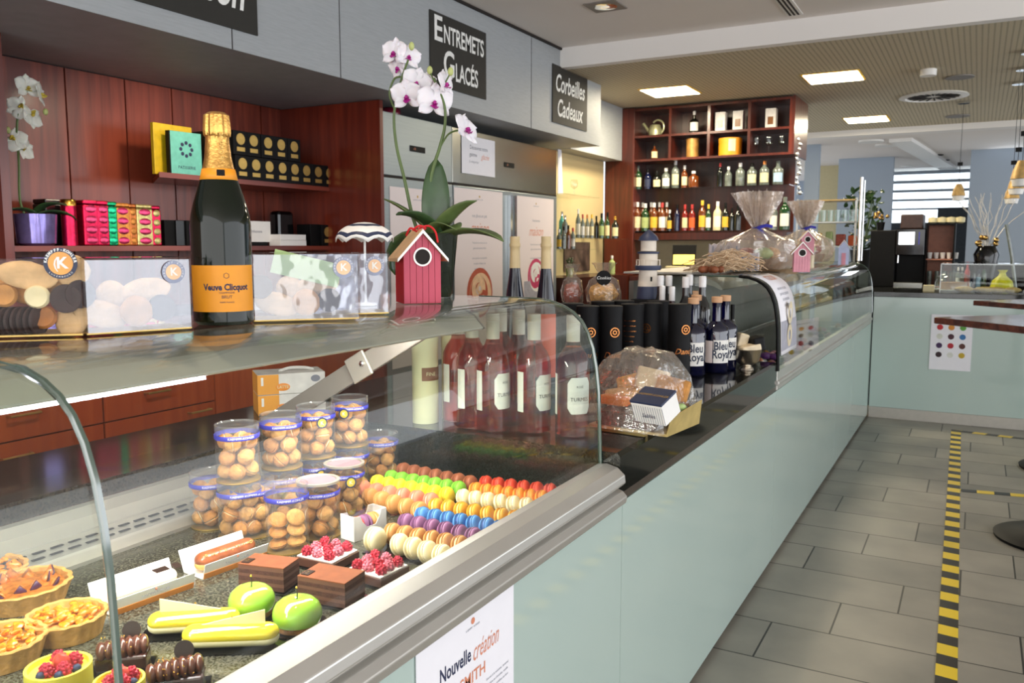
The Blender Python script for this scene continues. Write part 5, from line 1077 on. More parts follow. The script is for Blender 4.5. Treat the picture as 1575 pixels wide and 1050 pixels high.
for lb, px, py, tx, em in (('black gift tube standing alone in front of the blue gin bottles', 1046, 467, 1, .55), ('black gift tube at the front left of the cluster', 904, 470, 1, .3), ('black gift tube, second from the left in the front', 940, 470, 1, .35), ('black gift tube with small printed lines, centre of the cluster', 973, 467, 0, 0),
        ('black gift tube with a copper seal just left of the red bottles', 1001, 465.5, 1, -.35), ('black gift tube hidden at the right back of the cluster', 1012, 462.5, 0, 0), ('black gift tube at the far left, behind the curved pane', 880, 466, 1, -2.5), ('black gift tube in the back row behind the second one', 927, 463, 0, 2.5), ('black gift tube in the back row behind the centre', 958, 462, 1, 2.5)):
    on_tube(lb, px, py, HT_, 35, tx, em=em)
# lighthouse
def lathe_at(prof): return MB().lathe(prof, 28)
pl = P(996, 470, z=ZG + .25); pl = P(998, 560, z=ZG); pl = Vector((pl.x - .10, pl.y + .22, ZG)); dL = depth(pl); u_ = dL / 1300
pl = P(996, 459, y=3.02); hb = pl.z - ZG; u_ = depth(pl) / 1300; pl.z = ZG
o = slabthing('display_block', 'dark display block hidden behind the tubes under the lighthouse', 'block', (pl.x, pl.y, ZG), (.10, .10, hb - .001), 'black_matte')
zb = ZG + hb; t = thing('lighthouse_ornament', 'blue and white striped wooden lighthouse above the black tubes', 'ornament', (pl.x, pl.y, zb))
def zz(py): return P(996, py, y=pl.y).z - zb
mat('light_cream', 'e8dccc', .6, var=.05); mat('light_navy', '343c58', .5, var=.1)
obj('tower_base', lathe_at([(17 * u_, 0), (17 * u_, zz(455)), (15.5 * u_, zz(440)), (.0001, zz(440))]), 'light_navy', t); obj('tower_wall', lathe_at([(15.3 * u_, zz(440)), (13.5 * u_, zz(415)), (.0001, zz(415))]), 'light_cream', t)
obj('gallery', lathe_at([(19 * u_, zz(415)), (20 * u_, zz(412)), (20 * u_, zz(408)), (.0001, zz(408))]), 'light_navy', t); obj('lower_room', lathe_at([(14 * u_, zz(408)), (14 * u_, zz(390)), (.0001, zz(390))]), 'light_cream', t); obj('gallery', lathe_at([(16.5 * u_, zz(390)), (17 * u_, zz(387)), (.0001, zz(386.5))]), 'light_navy', t)
obj('upper_room', lathe_at([(12 * u_, zz(386)), (12 * u_, zz(370)), (.0001, zz(370))]), 'light_cream', t); obj('roof', lathe_at([(15.5 * u_, zz(370)), (13.5 * u_, zz(364)), (5 * u_, zz(356)), (2 * u_, zz(354)), (.0001, zz(352))]), 'light_navy', t)
mb = MB()
for k in range(12): a = 2 * PI * k / 12; mb.tube([(18 * u_ * math.cos(a), 18 * u_ * math.sin(a), zz(408)), (18 * u_ * math.cos(a), 18 * u_ * math.sin(a), zz(400))], .0016, 5)
mb.lathe([(17.5 * u_, zz(400)), (18.5 * u_, zz(400)), (18.5 * u_, zz(399)), (17.5 * u_, zz(399)), (17.5 * u_, zz(400))], 28); obj('railing', mb, 'light_cream', t)
fa = faceto(pl); obj('small_window', wrap_patch(15 * u_, zz(432), zz(425), fa + .25, fa + .45, 3), 'black', t)
# bags behind the tubes
def bag(label, px, py, w_, h_, body, zb_, tagtxt=None):
    p = P(px, py, y=2.98); p.z = zbag + .0008; u = depth(p) / 1300; t = thing('cellophane_bag', label, 'bag', p, faceto(p) + R(90)); r = w_ / 2 * u; H_ = h_ * u
    wob = lambda a, z: 1 + .08 * math.sin(a * 5 + z * 90) + .05 * math.sin(a * 11)
    obj('sweets', MB().ball((0, 0, H_ * .28), (r * .85, r * .7, H_ * .26), 16, jit=.12), body, t); obj('film', MB().lathe([(r * .7, 0), (r * .95, H_ * .1), (r, H_ * .35), (r * .8, H_ * .6), (r * .35, H_ * .72), (r * .3, H_ * .76), (r * .6, H_ * .95), (r * .7, H_)], 30, wob=wob), 'cellophane', t)
    if tagtxt:
        T = Matrix.Translation((0, -r * .9, H_ * .66)) @ Matrix.Rotation(R(90), 4, 'X'); g_ = obj('round_tag', MB().lathe([(.0001, 0), (.028, 0), (.028, .0015), (.0001, .0015)], 26, T=T), 'black', t); lettering(tagtxt, .016, 'chalk', g_, (0, -r * .9 - .0035, H_ * .66), FY, shear=.3, extr=0)
    return t
mat('sweets_gold', 'd8a450', .5, var=.4, scale=90); mat('sweets_red', 'a04028', .4, var=.4, scale=90)
for lb, (px, py, zb_), dm in (('dark display block hidden behind the tubes under the cellophane bags', (918, 470, 1.03), (.12, .34, .22)),):
    p = P(px, py, y=2.98); zbag = p.z; slabthing('display_block', lb, 'block', (p.x - .02, p.y, ZG), (.30, .12, zbag - ZG), 'black_matte')
bag('clear bag of golden biscuits with a round black tag lettered Cookies', 928, 468, 54, 66, 'sweets_gold', 1.0305, 'Cookies'); bag('clear bag of red-brown sweets left of the tagged bag', 880, 466, 34, 62, 'sweets_red', 1.0305)
# blue gin bottles
mat('cork', 'd8a880', .7, var=.1); mat('gin_label', 'eceae4', .6); mat('gin_ink', '26324a', .6)
pg = P(1103, 572, z=ZG); HG = P(1103, 456, y=pg.y).z - ZG; rg = 19.5 * depth(pg) / 1300
for i, (lb, px, py, da) in enumerate((('blue gin bottle in front, its Bleu Royal label facing the aisle', 1103, 456, .45), ('blue gin bottle left of the front one, behind the lone black tube', 1067, 458, .25), ('blue gin bottle behind and right of the front one', 1117, 457, .35), ('blue gin bottle in the back row between the other three', 1082, 456, .5), ('blue gin bottle hidden at the back, only its cork showing', 1096, 453, .3))):
    p = P(px, py, z=ZG + HG * (1 if i < 4 else 1)); 
    if i == 2: p.y += .11; p.x -= .03
    if i == 3: p.y += .09; p.x -= .05
    if i == 4: p.y += .21; p.x -= .13
    p.z = ZG; fa = faceto(p); t = bottle(lb, p, HG * .93, rg, 'gin', 'glass_blue', None, liquid='glass_blue', fill=.62, group='deep blue gin bottles with corks', name='gin_bottle', n=28)
    obj('cork', MB().lathe([(rg * .30, HG * .86), (rg * .30, HG * .92), (rg * .42, HG * .925), (rg * .42, HG * .995), (rg * .38, HG)], 20), 'cork', t)
    obj('front_label', wrap_patch(rg + .001, HG * .14, HG * .44, fa + da - .62, fa + da + .75), 'gin_label', t); wrap_text('Bleu', rg * .9, 'gin_ink', t, rg + .0016, HG * .36, fa + da, bold=.0008, sx=.8); wrap_text('Royal', rg * .9, 'gin_ink', t, rg + .0016, HG * .25, fa + da + .05, bold=.0008, sx=.8)
    obj('back_label', wrap_patch(rg + .001, HG * .14, HG * .43, fa + da - 1.75, fa + da - .68), 'paper_pink', t)
# dark and red bottles behind
mat('bottle_dark', '12100e', .06, coat=.6); mat('cap_white', 'e6e4e4', .35)
for lb, px, py, w_, gl, lab in (('red liqueur bottle with a pale capsule, left of the pair', 1019, 440, 22, 'liquid_red', 1), ('red liqueur bottle with a pale capsule, right of the pair', 1034, 441, 22, 'liquid_red', 1), ('dark bottle with white cap behind the left red bottle', 1016, 424, 26, 'bottle_dark', 0), ('dark bottle with white cap behind the right red bottle', 1029, 424, 26, 'bottle_dark', 0),
        ('dark bottle with white cap, middle one above the gin corks', 1055, 426, 27, 'bottle_dark', 0), ('dark bottle half hidden behind the middle white-capped one', 1062, 424, 27, 'bottle_dark', 0), ('dark bottle with white cap, rightmost above the gin corks', 1081, 425, 28, 'bottle_dark', 0)):
    p = P(px, py, y=2.86 if lab else (3.06 if 'behind the right' in lb else 2.98)); HH = p.z - ZG; p.z = ZG; r = w_ / 2 * depth(p) / 1300
    if 'hidden' in lb: p.y += .09; p.x -= .03
    t = bottle(lb, p, HH, r, 'wine', gl, 'cap_white', capf=.17 if lab else .12, labels=[(.2, .48, faceto(p) - .1, .6, 'label_white')] if 1 else (), n=22, group='dark bottles behind the gin', name='liqueur_bottle')
p = P(1124, 572, z=ZG); p.y += .12; p.x -= .03; bottle('slim black bottle right of the blue gin bottles', p, .22, .016, 'wine', 'bottle_dark', 'black', capf=.35, n=20)
# silver bowl with wrapped sweets
mat('silver', 'd0c8ba', .3, 1, var=.1, scale=20); p = P(1148, 568, z=ZG); u = depth(p) / 1300; r = 22 * u
t = thing('silver_bowl', 'pierced silver bowl of wrapped packets near the far glass case', 'bowl', p); obj('bowl', MB().lathe([(r * .5, 0), (r * .45, .006), (r * .3, .012), (r * .8, .03), (r * 1.0, .07), (r * 1.05, .072), (r * .95, .068), (r * .7, .03), (.0001, .02)], 40, wob=lambda a, z: 1 + .015 * math.sin(a * 24)), 'silver', t)
mat('packet_cream', 'e0d0b0', .5, var=.15)
for lb, dx, dz, mt_, s in (('cream wrapped packet leaning at the left in the silver bowl', -.03, .075, 'packet_cream', (.018, .022, .05)), ('cream wrapped packet with a dark band in the silver bowl', .008, .062, 'packet_cream', (.035, .03, .026)), ('dark packet at the back of the silver bowl', .03, .065, 'black', (.02, .03, .05))):
    o = obj('wrapped_packet', slab(-s[0], s[0], -s[1], s[1], 0, s[2]), mt_, None, (p.x + dx, p.y - dx * .3 + (.03 if 'back' in lb else 0), ZG + dz), (0, .3 if dx < 0 else -.2, .7), bevel=.006); tag(o, lb, 'packet')
mat('purple_bow', '5c2c6c', .5); p2 = P(1178, 553, z=ZG); o = obj('ribbon_bow', MB().ball((0, 0, .015), (.022, .012, .014), 10).ball((.03, 0, .014), (.02, .012, .013), 10), 'purple_bow', None, p2); tag(o, 'purple ribbon bow beside the silver bowl', 'bow')
# cellophane gift basket
mat('wicker', 'b8945c', .7, var=.3, scale=90, bump=.5); mat('tray_gold', 'c8b070', .4, .3); mat('orange_pack', 'f08818', .35, var=.1); mat('choc_pack', '3a241c', .4, var=.3)
ca, cb_, cc = P(905, 655, z=ZG), P(1025, 672, z=ZG), P(1062, 610, z=ZG); 
v = cb_ - ca; rz = math.atan2(v.y, v.x); L = v.length; Wb = .19
t = thing('gift_basket', 'cellophane-wrapped gift basket at the granite edge with a blue and white box inside', 'gift basket', ca, rz)
def q_(x, y, z): return (x, y, z)
hgt = .15
mb = MB(); n = 9
gx, gy = 13, 9; vs = []; fs = []
for i in range(gx):
    for j in range(gy):
        a, b = i / (gx - 1), j / (gy - 1); ed = min(a, 1 - a, b, 1 - b); z = .004 + (hgt + .025 * math.sin(a * 3)) * min(1, ed * 5) ** .5 + (rnd.uniform(-.008, .008) if ed > 0 else 0)
        vs.append((a * L * 1.14 - .03, b * (Wb + .02) - .02 * (1 - z / .2), z))
for i in range(gx - 1):
    for j in range(gy - 1): a = i * gy + j; fs.append((a, a + gy, a + gy + 1, a + 1))
obj('cellophane_wrap', MB().add(vs, fs, 0, False), 'cellophane', t)
obj('tray', MB().prism([(0.0, .0), (L, .0), (L, .006), (0, .006)], 'y', 0, Wb * .95), 'tray_gold', t)
obj('tray_side', MB().add([(L, 0, 0), (L, Wb * .95, 0), (L * 1.05, Wb * .9, .06), (L * 1.05, .0, .045)], [(0, 1, 2, 3)], 0), 'tray_gold', t, solid=.002)
Bw = lambda x, y, z: Matrix.Translation(ca) @ Matrix.Rotation(rz, 4, 'Z') @ Vector((x, y, z))
pbx = P(1012, 648, z=ZG + .01)
tb_ = thing('gift_box', 'small box with navy lid and pinstriped sides inside the cellophane basket', 'box', P(1012, 640, z=ZG + .055), rz - .15); tb_.rotation_euler = (R(24), 0, rz - .15)
obj('carton', slab(-.04, .04, -.03, .03, 0, .048), 'white', tb_, bevel=.001); obj('lid', MB().prism([(-.032, .0455), (.04, .0455), (.052, .052), (-.02, .052)], 'x', -.041, .041) if 0 else slab(-.041, .041, -.031, .031, .0485, .054), 'navy', tb_, bevel=.001)
lettering('KAEMPFF-KOHLER', .010, 'gold_matte', tb_, (0, 0, .0545), (0, 0, 0)); lettering('Sablés', .014, 'ink', tb_, (0, -.0315, .02), FY, shear=.3)
for i in range(14): obj('pinstripe', slab(-.039 + i * .006, -.0382 + i * .006, -.0308, -.0302, .002, .043), 'ink_grey', tb_)
c = P(945, 622, z=ZG + .05); slabthing('biscuit_pack', 'orange packet inside the cellophane basket', 'packet', c, (.075, .03, .022), 'orange_pack', rz=rz - .1, bev=.005)
c = P(948, 634, z=ZG + .02); slabthing('gift_label', 'white scalloped label card inside the cellophane basket', 'card', c, (.055, .004, .018), 'white', rz=rz - .1)
for lb, px, py, z, rr_ in (('round golden biscuit pack high in the cellophane basket', 955, 592, .06, .03), ('golden biscuit pack at the left inside the cellophane basket', 925, 590, .06, .028)):
    c = Bw(L * (.36 if py == 592 else .14), .085, .065); o = obj('biscuit_pack', slab(-rr_, rr_, -rr_ * .6, rr_ * .6, -.012, .014), 'sweets_gold' if py == 592 else 'biscuit_light', None, c, (R(20), R(-10), rz + .4), bevel=.008); tag(o, lb, 'packet')
c = P(975, 652, z=ZG + .008); slabthing('chocolate_box', 'long dark chocolate box low in the cellophane basket', 'box', c, (.15, .10, .035), 'choc_pack', rz=rz, bev=.003)
for lb, px, py, z, mt_ in (('beige biscuit bag at the top of the cellophane basket', 985, 583, .10, 'packet_cream'), ('brown biscuit bag behind the navy-lidded box in the basket', 1032, 588, .07, 'biscuit'), ('gold biscuit bag in the middle back of the cellophane basket', 962, 570, .07, 'sweets_gold')):
    c = Bw(L * {985: .50, 1032: .76, 962: .26}[px], .13, .045 + z * .55); o = obj('biscuit_pack', slab(-.04, .04, -.012, .012, -.025, .03), mt_, None, c, (R(-25), R(12 if px > 970 else -18), rz + (px % 7) * .1), bevel=.006); tag(o, lb, 'packet')
c = Bw(L * .95, .10, .05); o = obj('mint_pack', MB().ball((0, 0, 0), (.012, .012, .010), 12), 'mint_paper', None, c); tag(o, 'small green tin at the right in the cellophane basket', 'tin')
# ---------------------------------------------------------------- on top of the far glass case
ZK = 1.0985
clear('cellophane_gift', 'f5f0ea', base=.12, rough=.08, wrinkle=1.2, wscale=26, body=.20, bodycol='fff2ea')
mat('raffia', 'e6c8a4', .8, var=.2, scale=60); mat('nut_brown', '8a4c2c', .55, var=.2, scale=40, bump=.3); mat('bag_stripe', 'd4ccd0', .6, var=.1); mat('stripe_blue', '7c98c0', .6); mat('basket_brown', '94704c', .7, var=.3, scale=80, bump=.5)
def K(px, py, y0=3.3):
    p = P(px, py, z=ZK)
    if p.y < y0: p = P(px, py, y=y0); p.z = ZK
    return p
c = K(1118, 424, 3.37); mb = MB(); rr = random.Random(5)
for i in range(240):
    x, y = rr.gauss(0, .070), rr.gauss(0, .07); a = rr.uniform(0, 2 * PI); L = rr.uniform(.03, .07); z = max(.003, .085 * math.exp(-(x * x + y * y) / .018) * rr.random() + .004)
    if abs(x) > .15 or abs(y) > .14: continue
    mb.tube([(x - L * math.cos(a), y - L * math.sin(a), max(.002, z - .006)), (x, y, z + rr.uniform(.004, .014)), (x + L * math.cos(a + .5), y + L * math.sin(a + .5), max(.002, z - .004))], .0017, 4)
c2_ = c; o = obj('raffia_straw', mb, 'raffia', None, c2_); tag(o, 'heap of pale raffia straw on the near end of the far case', 'straw', kind='stuff')
for i, (px, py) in enumerate(((1080, 421), (1094, 427), (1108, 428), (1099, 416), (1086, 411))):
    yy_ = 3.19 + .024 * (i % 3); q = P(px, py, y=yy_); q.z = ZK + .012; o = obj('walnut', MB().ball((0, 0, 0), (.017, .014, .014), 12, jit=.03), 'nut_brown', None, q, (0, 0, i)); tag(o, ['brown nut at the left edge of the raffia', 'brown nut at the front of the raffia, just left of the rightmost', 'rightmost brown nut in front of the raffia', 'brown nut lying higher in the middle of the others', 'brown nut set back behind the leftmost'][i], 'nut', 'brown nuts in the raffia')
def paper_bag(label, px, py, wpx, hpx, lean):
    p = K(px, py, 3.60 if px < 1130 else 3.56); u = depth(p) / 1300; w_, h_ = wpx * u / 2, hpx * u; t = thing('striped_bag', label, 'bag', p, faceto(p) + R(90 + lean))
    n = 12; up_ = [( -w_, 0), (w_, 0)] + [(w_ - 2 * w_ * k / n, h_ * (1.0 - (.07 if k % 2 else 0)) * (1 - .12 * k / n)) for k in range(n + 1)]
    obj('paper', MB().prism(up_, 'y', -.012, .012), 'bag_stripe', t)
    for k in range(4): obj('stripe', slab(-w_ + .012 + k * w_ * .52, -w_ + .02 + k * w_ * .52, -.0128, -.0121, .002, h_ * .8), 'stripe_blue' if k % 2 else 'print_grey', t)
p_ = paper_bag('pale paper bag with blue stripes behind the raffia heap', 1113, 412, 46, 42, 10); paper_bag('pale striped paper bag leaning right of the blue-striped one', 1146, 419, 40, 28, -15)
def gift_bag(label, px, py, wpx, hpx, tie, ribbon='blue_ribbon', content='basket_brown', sweets='sweets_gold', z=None):
    p = K(px, py, 3.76); u = depth(p) / 1300; r = wpx / 2 * u; H = hpx * u; zt = tie * u; t = thing('cellophane_gift', label, 'gift', p, faceto(p) + R(90))
    obj('basket', MB().lathe([(r * .62, 0), (r * .72, H * .13), (r * .68, H * .13), (.0001, H * .06)], 24), content, t)
    for k in range(5): a = k * 1.3; obj('sweets_pack', MB().ball((r * .35 * math.cos(a), r * .35 * math.sin(a), H * .2), (r * .25, r * .2, H * .08), 10, jit=.05), [sweets, 'packet_cream', 'choc_pack', 'sweets_red', 'mint_paper'][k], t)
    rr = random.Random(int(px)); ph = rr.uniform(0, 6)
    wob = lambda a, z: 1 + (.10 * math.sin(a * 6 + ph + z * 25) + .06 * math.sin(a * 15 + 3 * ph) + (.13 * math.sin(a * 24) if z > zt else 0)) * (1.6 if z > zt else 1)
    obj('cellophane', MB().lathe([(r * .75, 0), (r * .95, H * .1), (r, H * .2), (r * .85, H * .36), (r * .45, (H * .36 + zt) / 2), (r * .13, zt), (r * .26, zt + (H - zt) * .3), (r * .42, zt + (H - zt) * .75), (r * .50, H)], 72, wob=wob), 'cellophane_gift', t)
    tf = MB()
    for k in range(26):
        a = k * 2.4; T = Matrix.Translation((0, 0, zt)) @ Matrix.Rotation(a, 4, 'Z') @ Matrix.Rotation(R(90 - rr.uniform(4, 34)), 4, 'X') @ Matrix.Rotation(rr.uniform(-.5, .5), 4, 'Y'); petal_mb(tf, T, (H - zt) * rr.uniform(.85, 1.12), r * .11, .12)
    obj('cellophane_tuft', tf, 'cellophane_gift', t)
    obj('bow', MB().ball((0, 0, zt), (r * .16, r * .16, H * .015), 12).tube([(0, -r * .14, zt), (r * .2, -r * .2, zt + H * .03), (r * .36, -r * .12, zt + H * .015)], r * .045, 6).tube([(0, -r * .14, zt), (r * .12, -r * .22, zt - H * .05), (r * .26, -r * .26, zt - H * .14)], r * .035, 6), ribbon, t)
gift_bag('tall cellophane gift with a blue ribbon, nearer of two on the far case', 1163, 413, 118, 116, 62); gift_bag('smaller cellophane gift with a blue ribbon, nearer the chrome post', 1236, 402, 86, 92, 50, sweets='sweets_red')
p = P(1200, 409, z=ZK); u = depth(p) / 1300; o = obj('wicker_basket', MB().lathe([(34 * u, 0), (38 * u, 22 * u), (35 * u, 22 * u), (.0001, 12 * u)], 28), 'basket_brown', None, (p.x - .02, p.y + .12, p.z)); tag(o, 'low brown wicker basket between the two cellophane gifts', 'basket')
mat('pink_paint', 'd890a0', .5); mat('pale_blue', 'b8c0e0', .5)
for i, (lb, px, py, s, zo) in enumerate((('miniature pink birdhouse on the far case, the lower of two', 1232, 418, .72, 0),)):
    q = K(px, py, 3.45); birdhouse(lb, q, faceto(q) + R(95), .85, 'pink_paint', 'pink_paint')
q = K(1240, 412, 3.62)
bx = slabthing('display_block', 'little cream box raising the upper pink birdhouse', 'block', q, (.06, .06, .06), 'packet_cream'); birdhouse('miniature pink birdhouse on a little box, the upper of two', (q.x, q.y, ZK + .061), faceto(q) + R(95), .8, 'pink_paint', 'pink_paint')
q = P(1297, 407, z=ZK); u = depth(q) / 1300; t = thing('beach_hut_ornament', 'narrow pale lilac beach hut ornament beside the chrome post', 'ornament', q, faceto(q) + R(90)); w_ = 7.5 * u; h_ = 36 * u
obj('hut_body', MB().prism([(-w_, 0), (w_, 0), (w_, h_ * .72), (0, h_), (-w_, h_ * .72)], 'y', -w_, w_), 'pale_blue', t); obj('door_front', slab(-w_ * .4, w_ * .4, -w_ - .002, -w_ - .0002, 0, h_ * .5), 'pink_paint', t); obj('roof_panel', MB().prism([(-w_ - .004, h_ * .70), (0, h_ * 1.02), (w_ + .004, h_ * .70), (w_ + .004, h_ * .73), (0, h_ * 1.06), (-w_ - .004, h_ * .73)], 'y', -w_ - .004, w_ + .004), 'white', t)
# curved leaflet hanging over the glass, near end of the far case
def strip(u0, u1):
    pts = [(-.99, 1.088)] + [(x, z) for x, z in reversed(PROF[:-2])]; pts = [(x + .045 + .006, z + .005) for x, z in pts]
    n = len(pts) - 1; i0, i1 = u0 * n, u1 * n; out = []
    k = i0
    while k < i1 + 1e-6:
        a = int(min(k, n - 1)); f = k - a; out.append((pts[a][0] + (pts[a + 1][0] - pts[a][0]) * f, pts[a][1] + (pts[a + 1][1] - pts[a][1]) * f)); k += .5
    return out
t = thing('leaflet_strip', 'white curved leaflet draped over the near edge of the far glass case', 'leaflet', (0, 0, 0))
obj('paper_strip', MB().sweep(strip(.17, .97), 'y', 3.20, 3.50), 'paper', t, solid=.001)
def on_curve(me, y0, tpos):
    """bend flat lettering (x right, y up) onto the curved leaflet"""
    pts = strip(0, 1); ds = [0]
    for a, b in zip(pts, pts[1:]): ds.append(ds[-1] + math.hypot(b[0] - a[0], b[1] - a[1]))
    for v in me.vertices:
        s = tpos - v.co.y; k = 0
        while k < len(ds) - 2 and ds[k + 1] < s: k += 1
        f = (s - ds[k]) / (ds[k + 1] - ds[k]); a, b = pts[k], pts[k + 1]; dx, dz = b[0] - a[0], b[1] - a[1]; l = math.hypot(dx, dz)
        v.co = (a[0] + dx * f - dz / l * .0016, y0 + v.co.x, a[1] + dz * f + dx / l * .0016)
    return me
obj('lettering', on_curve(text_mesh('Découvrez', .035, 'ink', extr=0), 3.35, .19), None, t); obj('lettering', on_curve(text_mesh('maison', .075, 'copper_ink', shear=.4, sx=.7, extr=0), 3.35, .235), None, t)
for k in range(4): obj('lettering', on_curve(text_mesh(['entremets et tartes', 'pour vos occasions', 'sur commande', 'en boutique'][k], .020, 'ink_grey', extr=0), 3.35, .30 + k * .022), None, t)
tot = .43; obj('printed_backdrop', MB().sweep([(x + .0012, z) for x, z in strip(.79, .965)], 'y', 3.205, 3.495), 'print_grey', t)
for k in range(2): obj('printed_picture', MB().lathe([(.02, 0), (.045, 0)], 20, T=Matrix.Translation((-.6185, 3.35, .945 - k * .085)) @ Matrix.Rotation(R(90), 4, 'Y')), 'packet_cream', t)
# goods inside the far case
mat('orange_sweets', 'd87838', .5, var=.4, scale=120)
for i, (px, py, lb) in enumerate(((1186, 545, 'clear sachet of orange sweets inside the far case, nearest its end pane'), (1170, 552, 'clear sachet of amber sweets in the far case, left of the orange one'))):
    q = P(px, py, z=.70); q = Vector((-.72 - .06 * i, 3.30 + .02 * i, .671)); t = thing('sweets_sachet', lb, 'sachet', q)
    obj('sweets', MB().ball((0, 0, .05), (.026, .02, .05), 12, jit=.15), 'orange_sweets', t); obj('film', MB().lathe([(.028, 0), (.032, .06), (.02, .11), (.008, .14), (.016, .19)], 20, wob=lambda a, z: 1 + .12 * math.sin(6 * a)), 'cellophane', t)
for i in range(7):
    q = (-.74 - (i % 2) * .1, 3.75 + i * .34, .671); t = thing('pastry_plate', 'white plate of small pastries inside the far case, %s from its near end' % ORD[i], 'plate', q, 0, 'plates in the far case'); obj('plate', MB().lathe([(.0001, 0), (.05, 0), (.075, .01), (.072, .011), (.045, .003), (.0001, .003)], 24), 'white_gloss', t)
    for k in range(5): obj('pastry', MB().ball((.035 * math.cos(k * 1.26), .035 * math.sin(k * 1.26), .018), (.018, .018, .014), 10, jit=.04), ['biscuit', 'choc_dark', 'pink_paint'][(i + k) % 3], t)

# ---------------------------------------------------------------- bar corner
YB = 7.5
xl = P(930, 300, y=YB).x; xs = [P(px, 200, y=YB).x for px in (976, 1030.5, 1090, 1152, 1216)]
zt, zm, zb_ = 2.455, P(1100, 203, y=YB).z, P(1100, 241, y=YB).z
t = thing('bar_shelving', 'dark cherry bar shelving with eight cubbyholes above rows of bottles', 'shelving', (0, 0, 0)); mb = MB()
xe = xs[-1] + .012
obj('left_column', slab(xl, xs[0], YB + .0, 7.85, 0, zt), 'cherry_bar', t, bevel=.003)
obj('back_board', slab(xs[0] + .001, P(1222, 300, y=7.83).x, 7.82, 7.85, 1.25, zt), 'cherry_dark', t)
for z in (zt - .02, zm, zb_): obj('shelf_board', slab(xs[0] + .001, xe - .001, YB, 7.818, z - .01, z + .01), 'cherry_bar', t)
for i, x in enumerate(xs[1:]): obj('divider', slab(x - .012, x + .012, YB - .001, 7.818, zb_ + .0105, zm - .0105), 'cherry_bar', t); obj('divider', slab(x - .012, x + .012, YB - .001, 7.818, zm + .0105, zt - .0305), 'cherry_bar', t)
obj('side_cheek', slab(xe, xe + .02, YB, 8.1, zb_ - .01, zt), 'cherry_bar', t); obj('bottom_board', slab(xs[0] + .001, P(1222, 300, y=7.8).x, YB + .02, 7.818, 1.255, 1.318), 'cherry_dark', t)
z1 = P(1100, 287, y=YB + .05).z; z2 = 1.335
for z in (z1, z2): obj('glass_shelf', slab(xs[0] + .003, xe - .01, YB + .02, 7.816, z - .006, z), 'pane', t)
struct('wall_bar_back', slab(-3.3, -2.05, 7.88, 7.95, 0, 1.30), 'cream_wall')
struct('wall_bar_back', slab(-2.04, -1.3, 7.88, 7.95, 0, 1.25), 'cream_wall')
o = obj('bar_counter', slab(-2.74, -1.35, 7.2, 7.86, 0, .93), 'cherry_dark'); tag(o, 'dark back counter below the bar shelving', 'counter')
def simple_bottle(px, py, h_px, w_px, glass, lab, cap, label, group, y=None, x=None, kind='spirit', z=None):
    p = P(px, py, y=y) if y else P(px, py, x=x)
    if z is not None: p.z = z
    u = depth(p) / 1300; H, r = h_px * u, w_px / 2 * u; fa = faceto(p)
    return bottle(label, p, H, r, kind, glass, cap, capf=.16, labels=[(.12, .5, fa, .9, lab)] if lab else [], n=14, group=group)
mat('g_dark', '101410', .08, coat=.5); mat('g_navy', '10183c', .08, coat=.5); mat('g_green', '1c4020', .08, coat=.5); mat('g_amber', '6a3410', .1, coat=.5, var=.2); mat('g_clear', '6c746e', .08, coat=.4, var=.3); mat('g_red', '7a1a14', .1, coat=.5); mat('g_turq', '58b8b8', .1, coat=.4); mat('lab_cream', 'e4d8ac', .6); mat('lab_yellow', 'e8b83c', .6); mat('lab_orange', 'd8602c', .6); mat('lab_blue', 'a8c8e8', .6); mat('cap_red', 'b03030', .4); mat('lab_green', 'a8b878', .6)
G1 = 'bottles on the upper glass shelf of the bar'
for i, (px, h, w_, gl, lab, cap) in enumerate(((981.5, 36, 11, 'g_green', 'lab_cream', 'g_clear'), (996, 30, 11, 'g_navy', 'navy', 'black'), (1010, 27, 13, 'g_dark', 'lab_cream', 'black'), (1024, 31, 13, 'g_clear', 'label_white', 'cap_white'), (1038.5, 42, 12, 'g_clear', 'lab_cream', 'cap_white'), (1052.5, 34, 10, 'g_amber', 'lab_cream', 'cap_white'), (1066.5, 25, 16, 'g_amber', None, 'cap_white'),
        (1107, 36, 9, 'g_dark', None, 'cap_red'), (1120, 30, 11, 'g_clear', None, 'cap_white'), (1138, 35, 14, 'g_clear', None, 'cap_white'), (1156, 34, 15, 'g_clear', 'lab_cream', 'black'), (1175, 37, 15, 'g_clear', 'lab_cream', 'copper'), (1196, 36, 16, 'g_clear', 'lab_blue', 'g_clear'))):
    simple_bottle(px, 288 - (px - 980) * .018, h, w_, gl, lab, cap, '%s bottle from the left on the upper glass shelf of the bar' % ORD[i].capitalize(), G1, y=YB + .1, z=z1 + .0006, kind='spirit' if w_ > 11 else 'wine')
G2 = 'bottles on the lower glass shelf of the bar'
L2 = ((980, 44, 12, 'g_amber', 'lab_cream', 'cap_white'), (992, 42, 13, 'g_green', 'lab_green', 'cap_white'), (1005.5, 43, 13, 'g_amber', 'lab_yellow', 'cap_white'), (1018, 43, 12, 'g_amber', 'label_white', 'cap_red'), (1029.5, 32, 8, 'g_dark', 'lab_yellow', 'cap_white'), (1041, 40, 9, 'g_navy', None, 'black'), (1053, 40, 10, 'g_red', 'lab_cream', 'cap_red'), (1064, 40, 11, 'g_red', 'lab_orange', 'cap_red'),
      (1079.5, 46, 12, 'g_amber', 'lab_yellow', 'lab_yellow'), (1089, 40, 9, 'g_green', 'label_white', 'lab_yellow'), (1103, 44, 13, 'lab_cream', 'label_white', 'cap_white'), (1115, 42, 11, 'g_dark', 'lab_yellow', 'black'), (1125, 34, 9, 'g_dark', None, 'black'), (1134, 38, 11, 'g_dark', None, 'black'), (1189, 44, 13, 'g_clear', 'label_white', 'g_clear'), (1206, 50, 16, 'g_green', 'label_white', 'g_clear'))
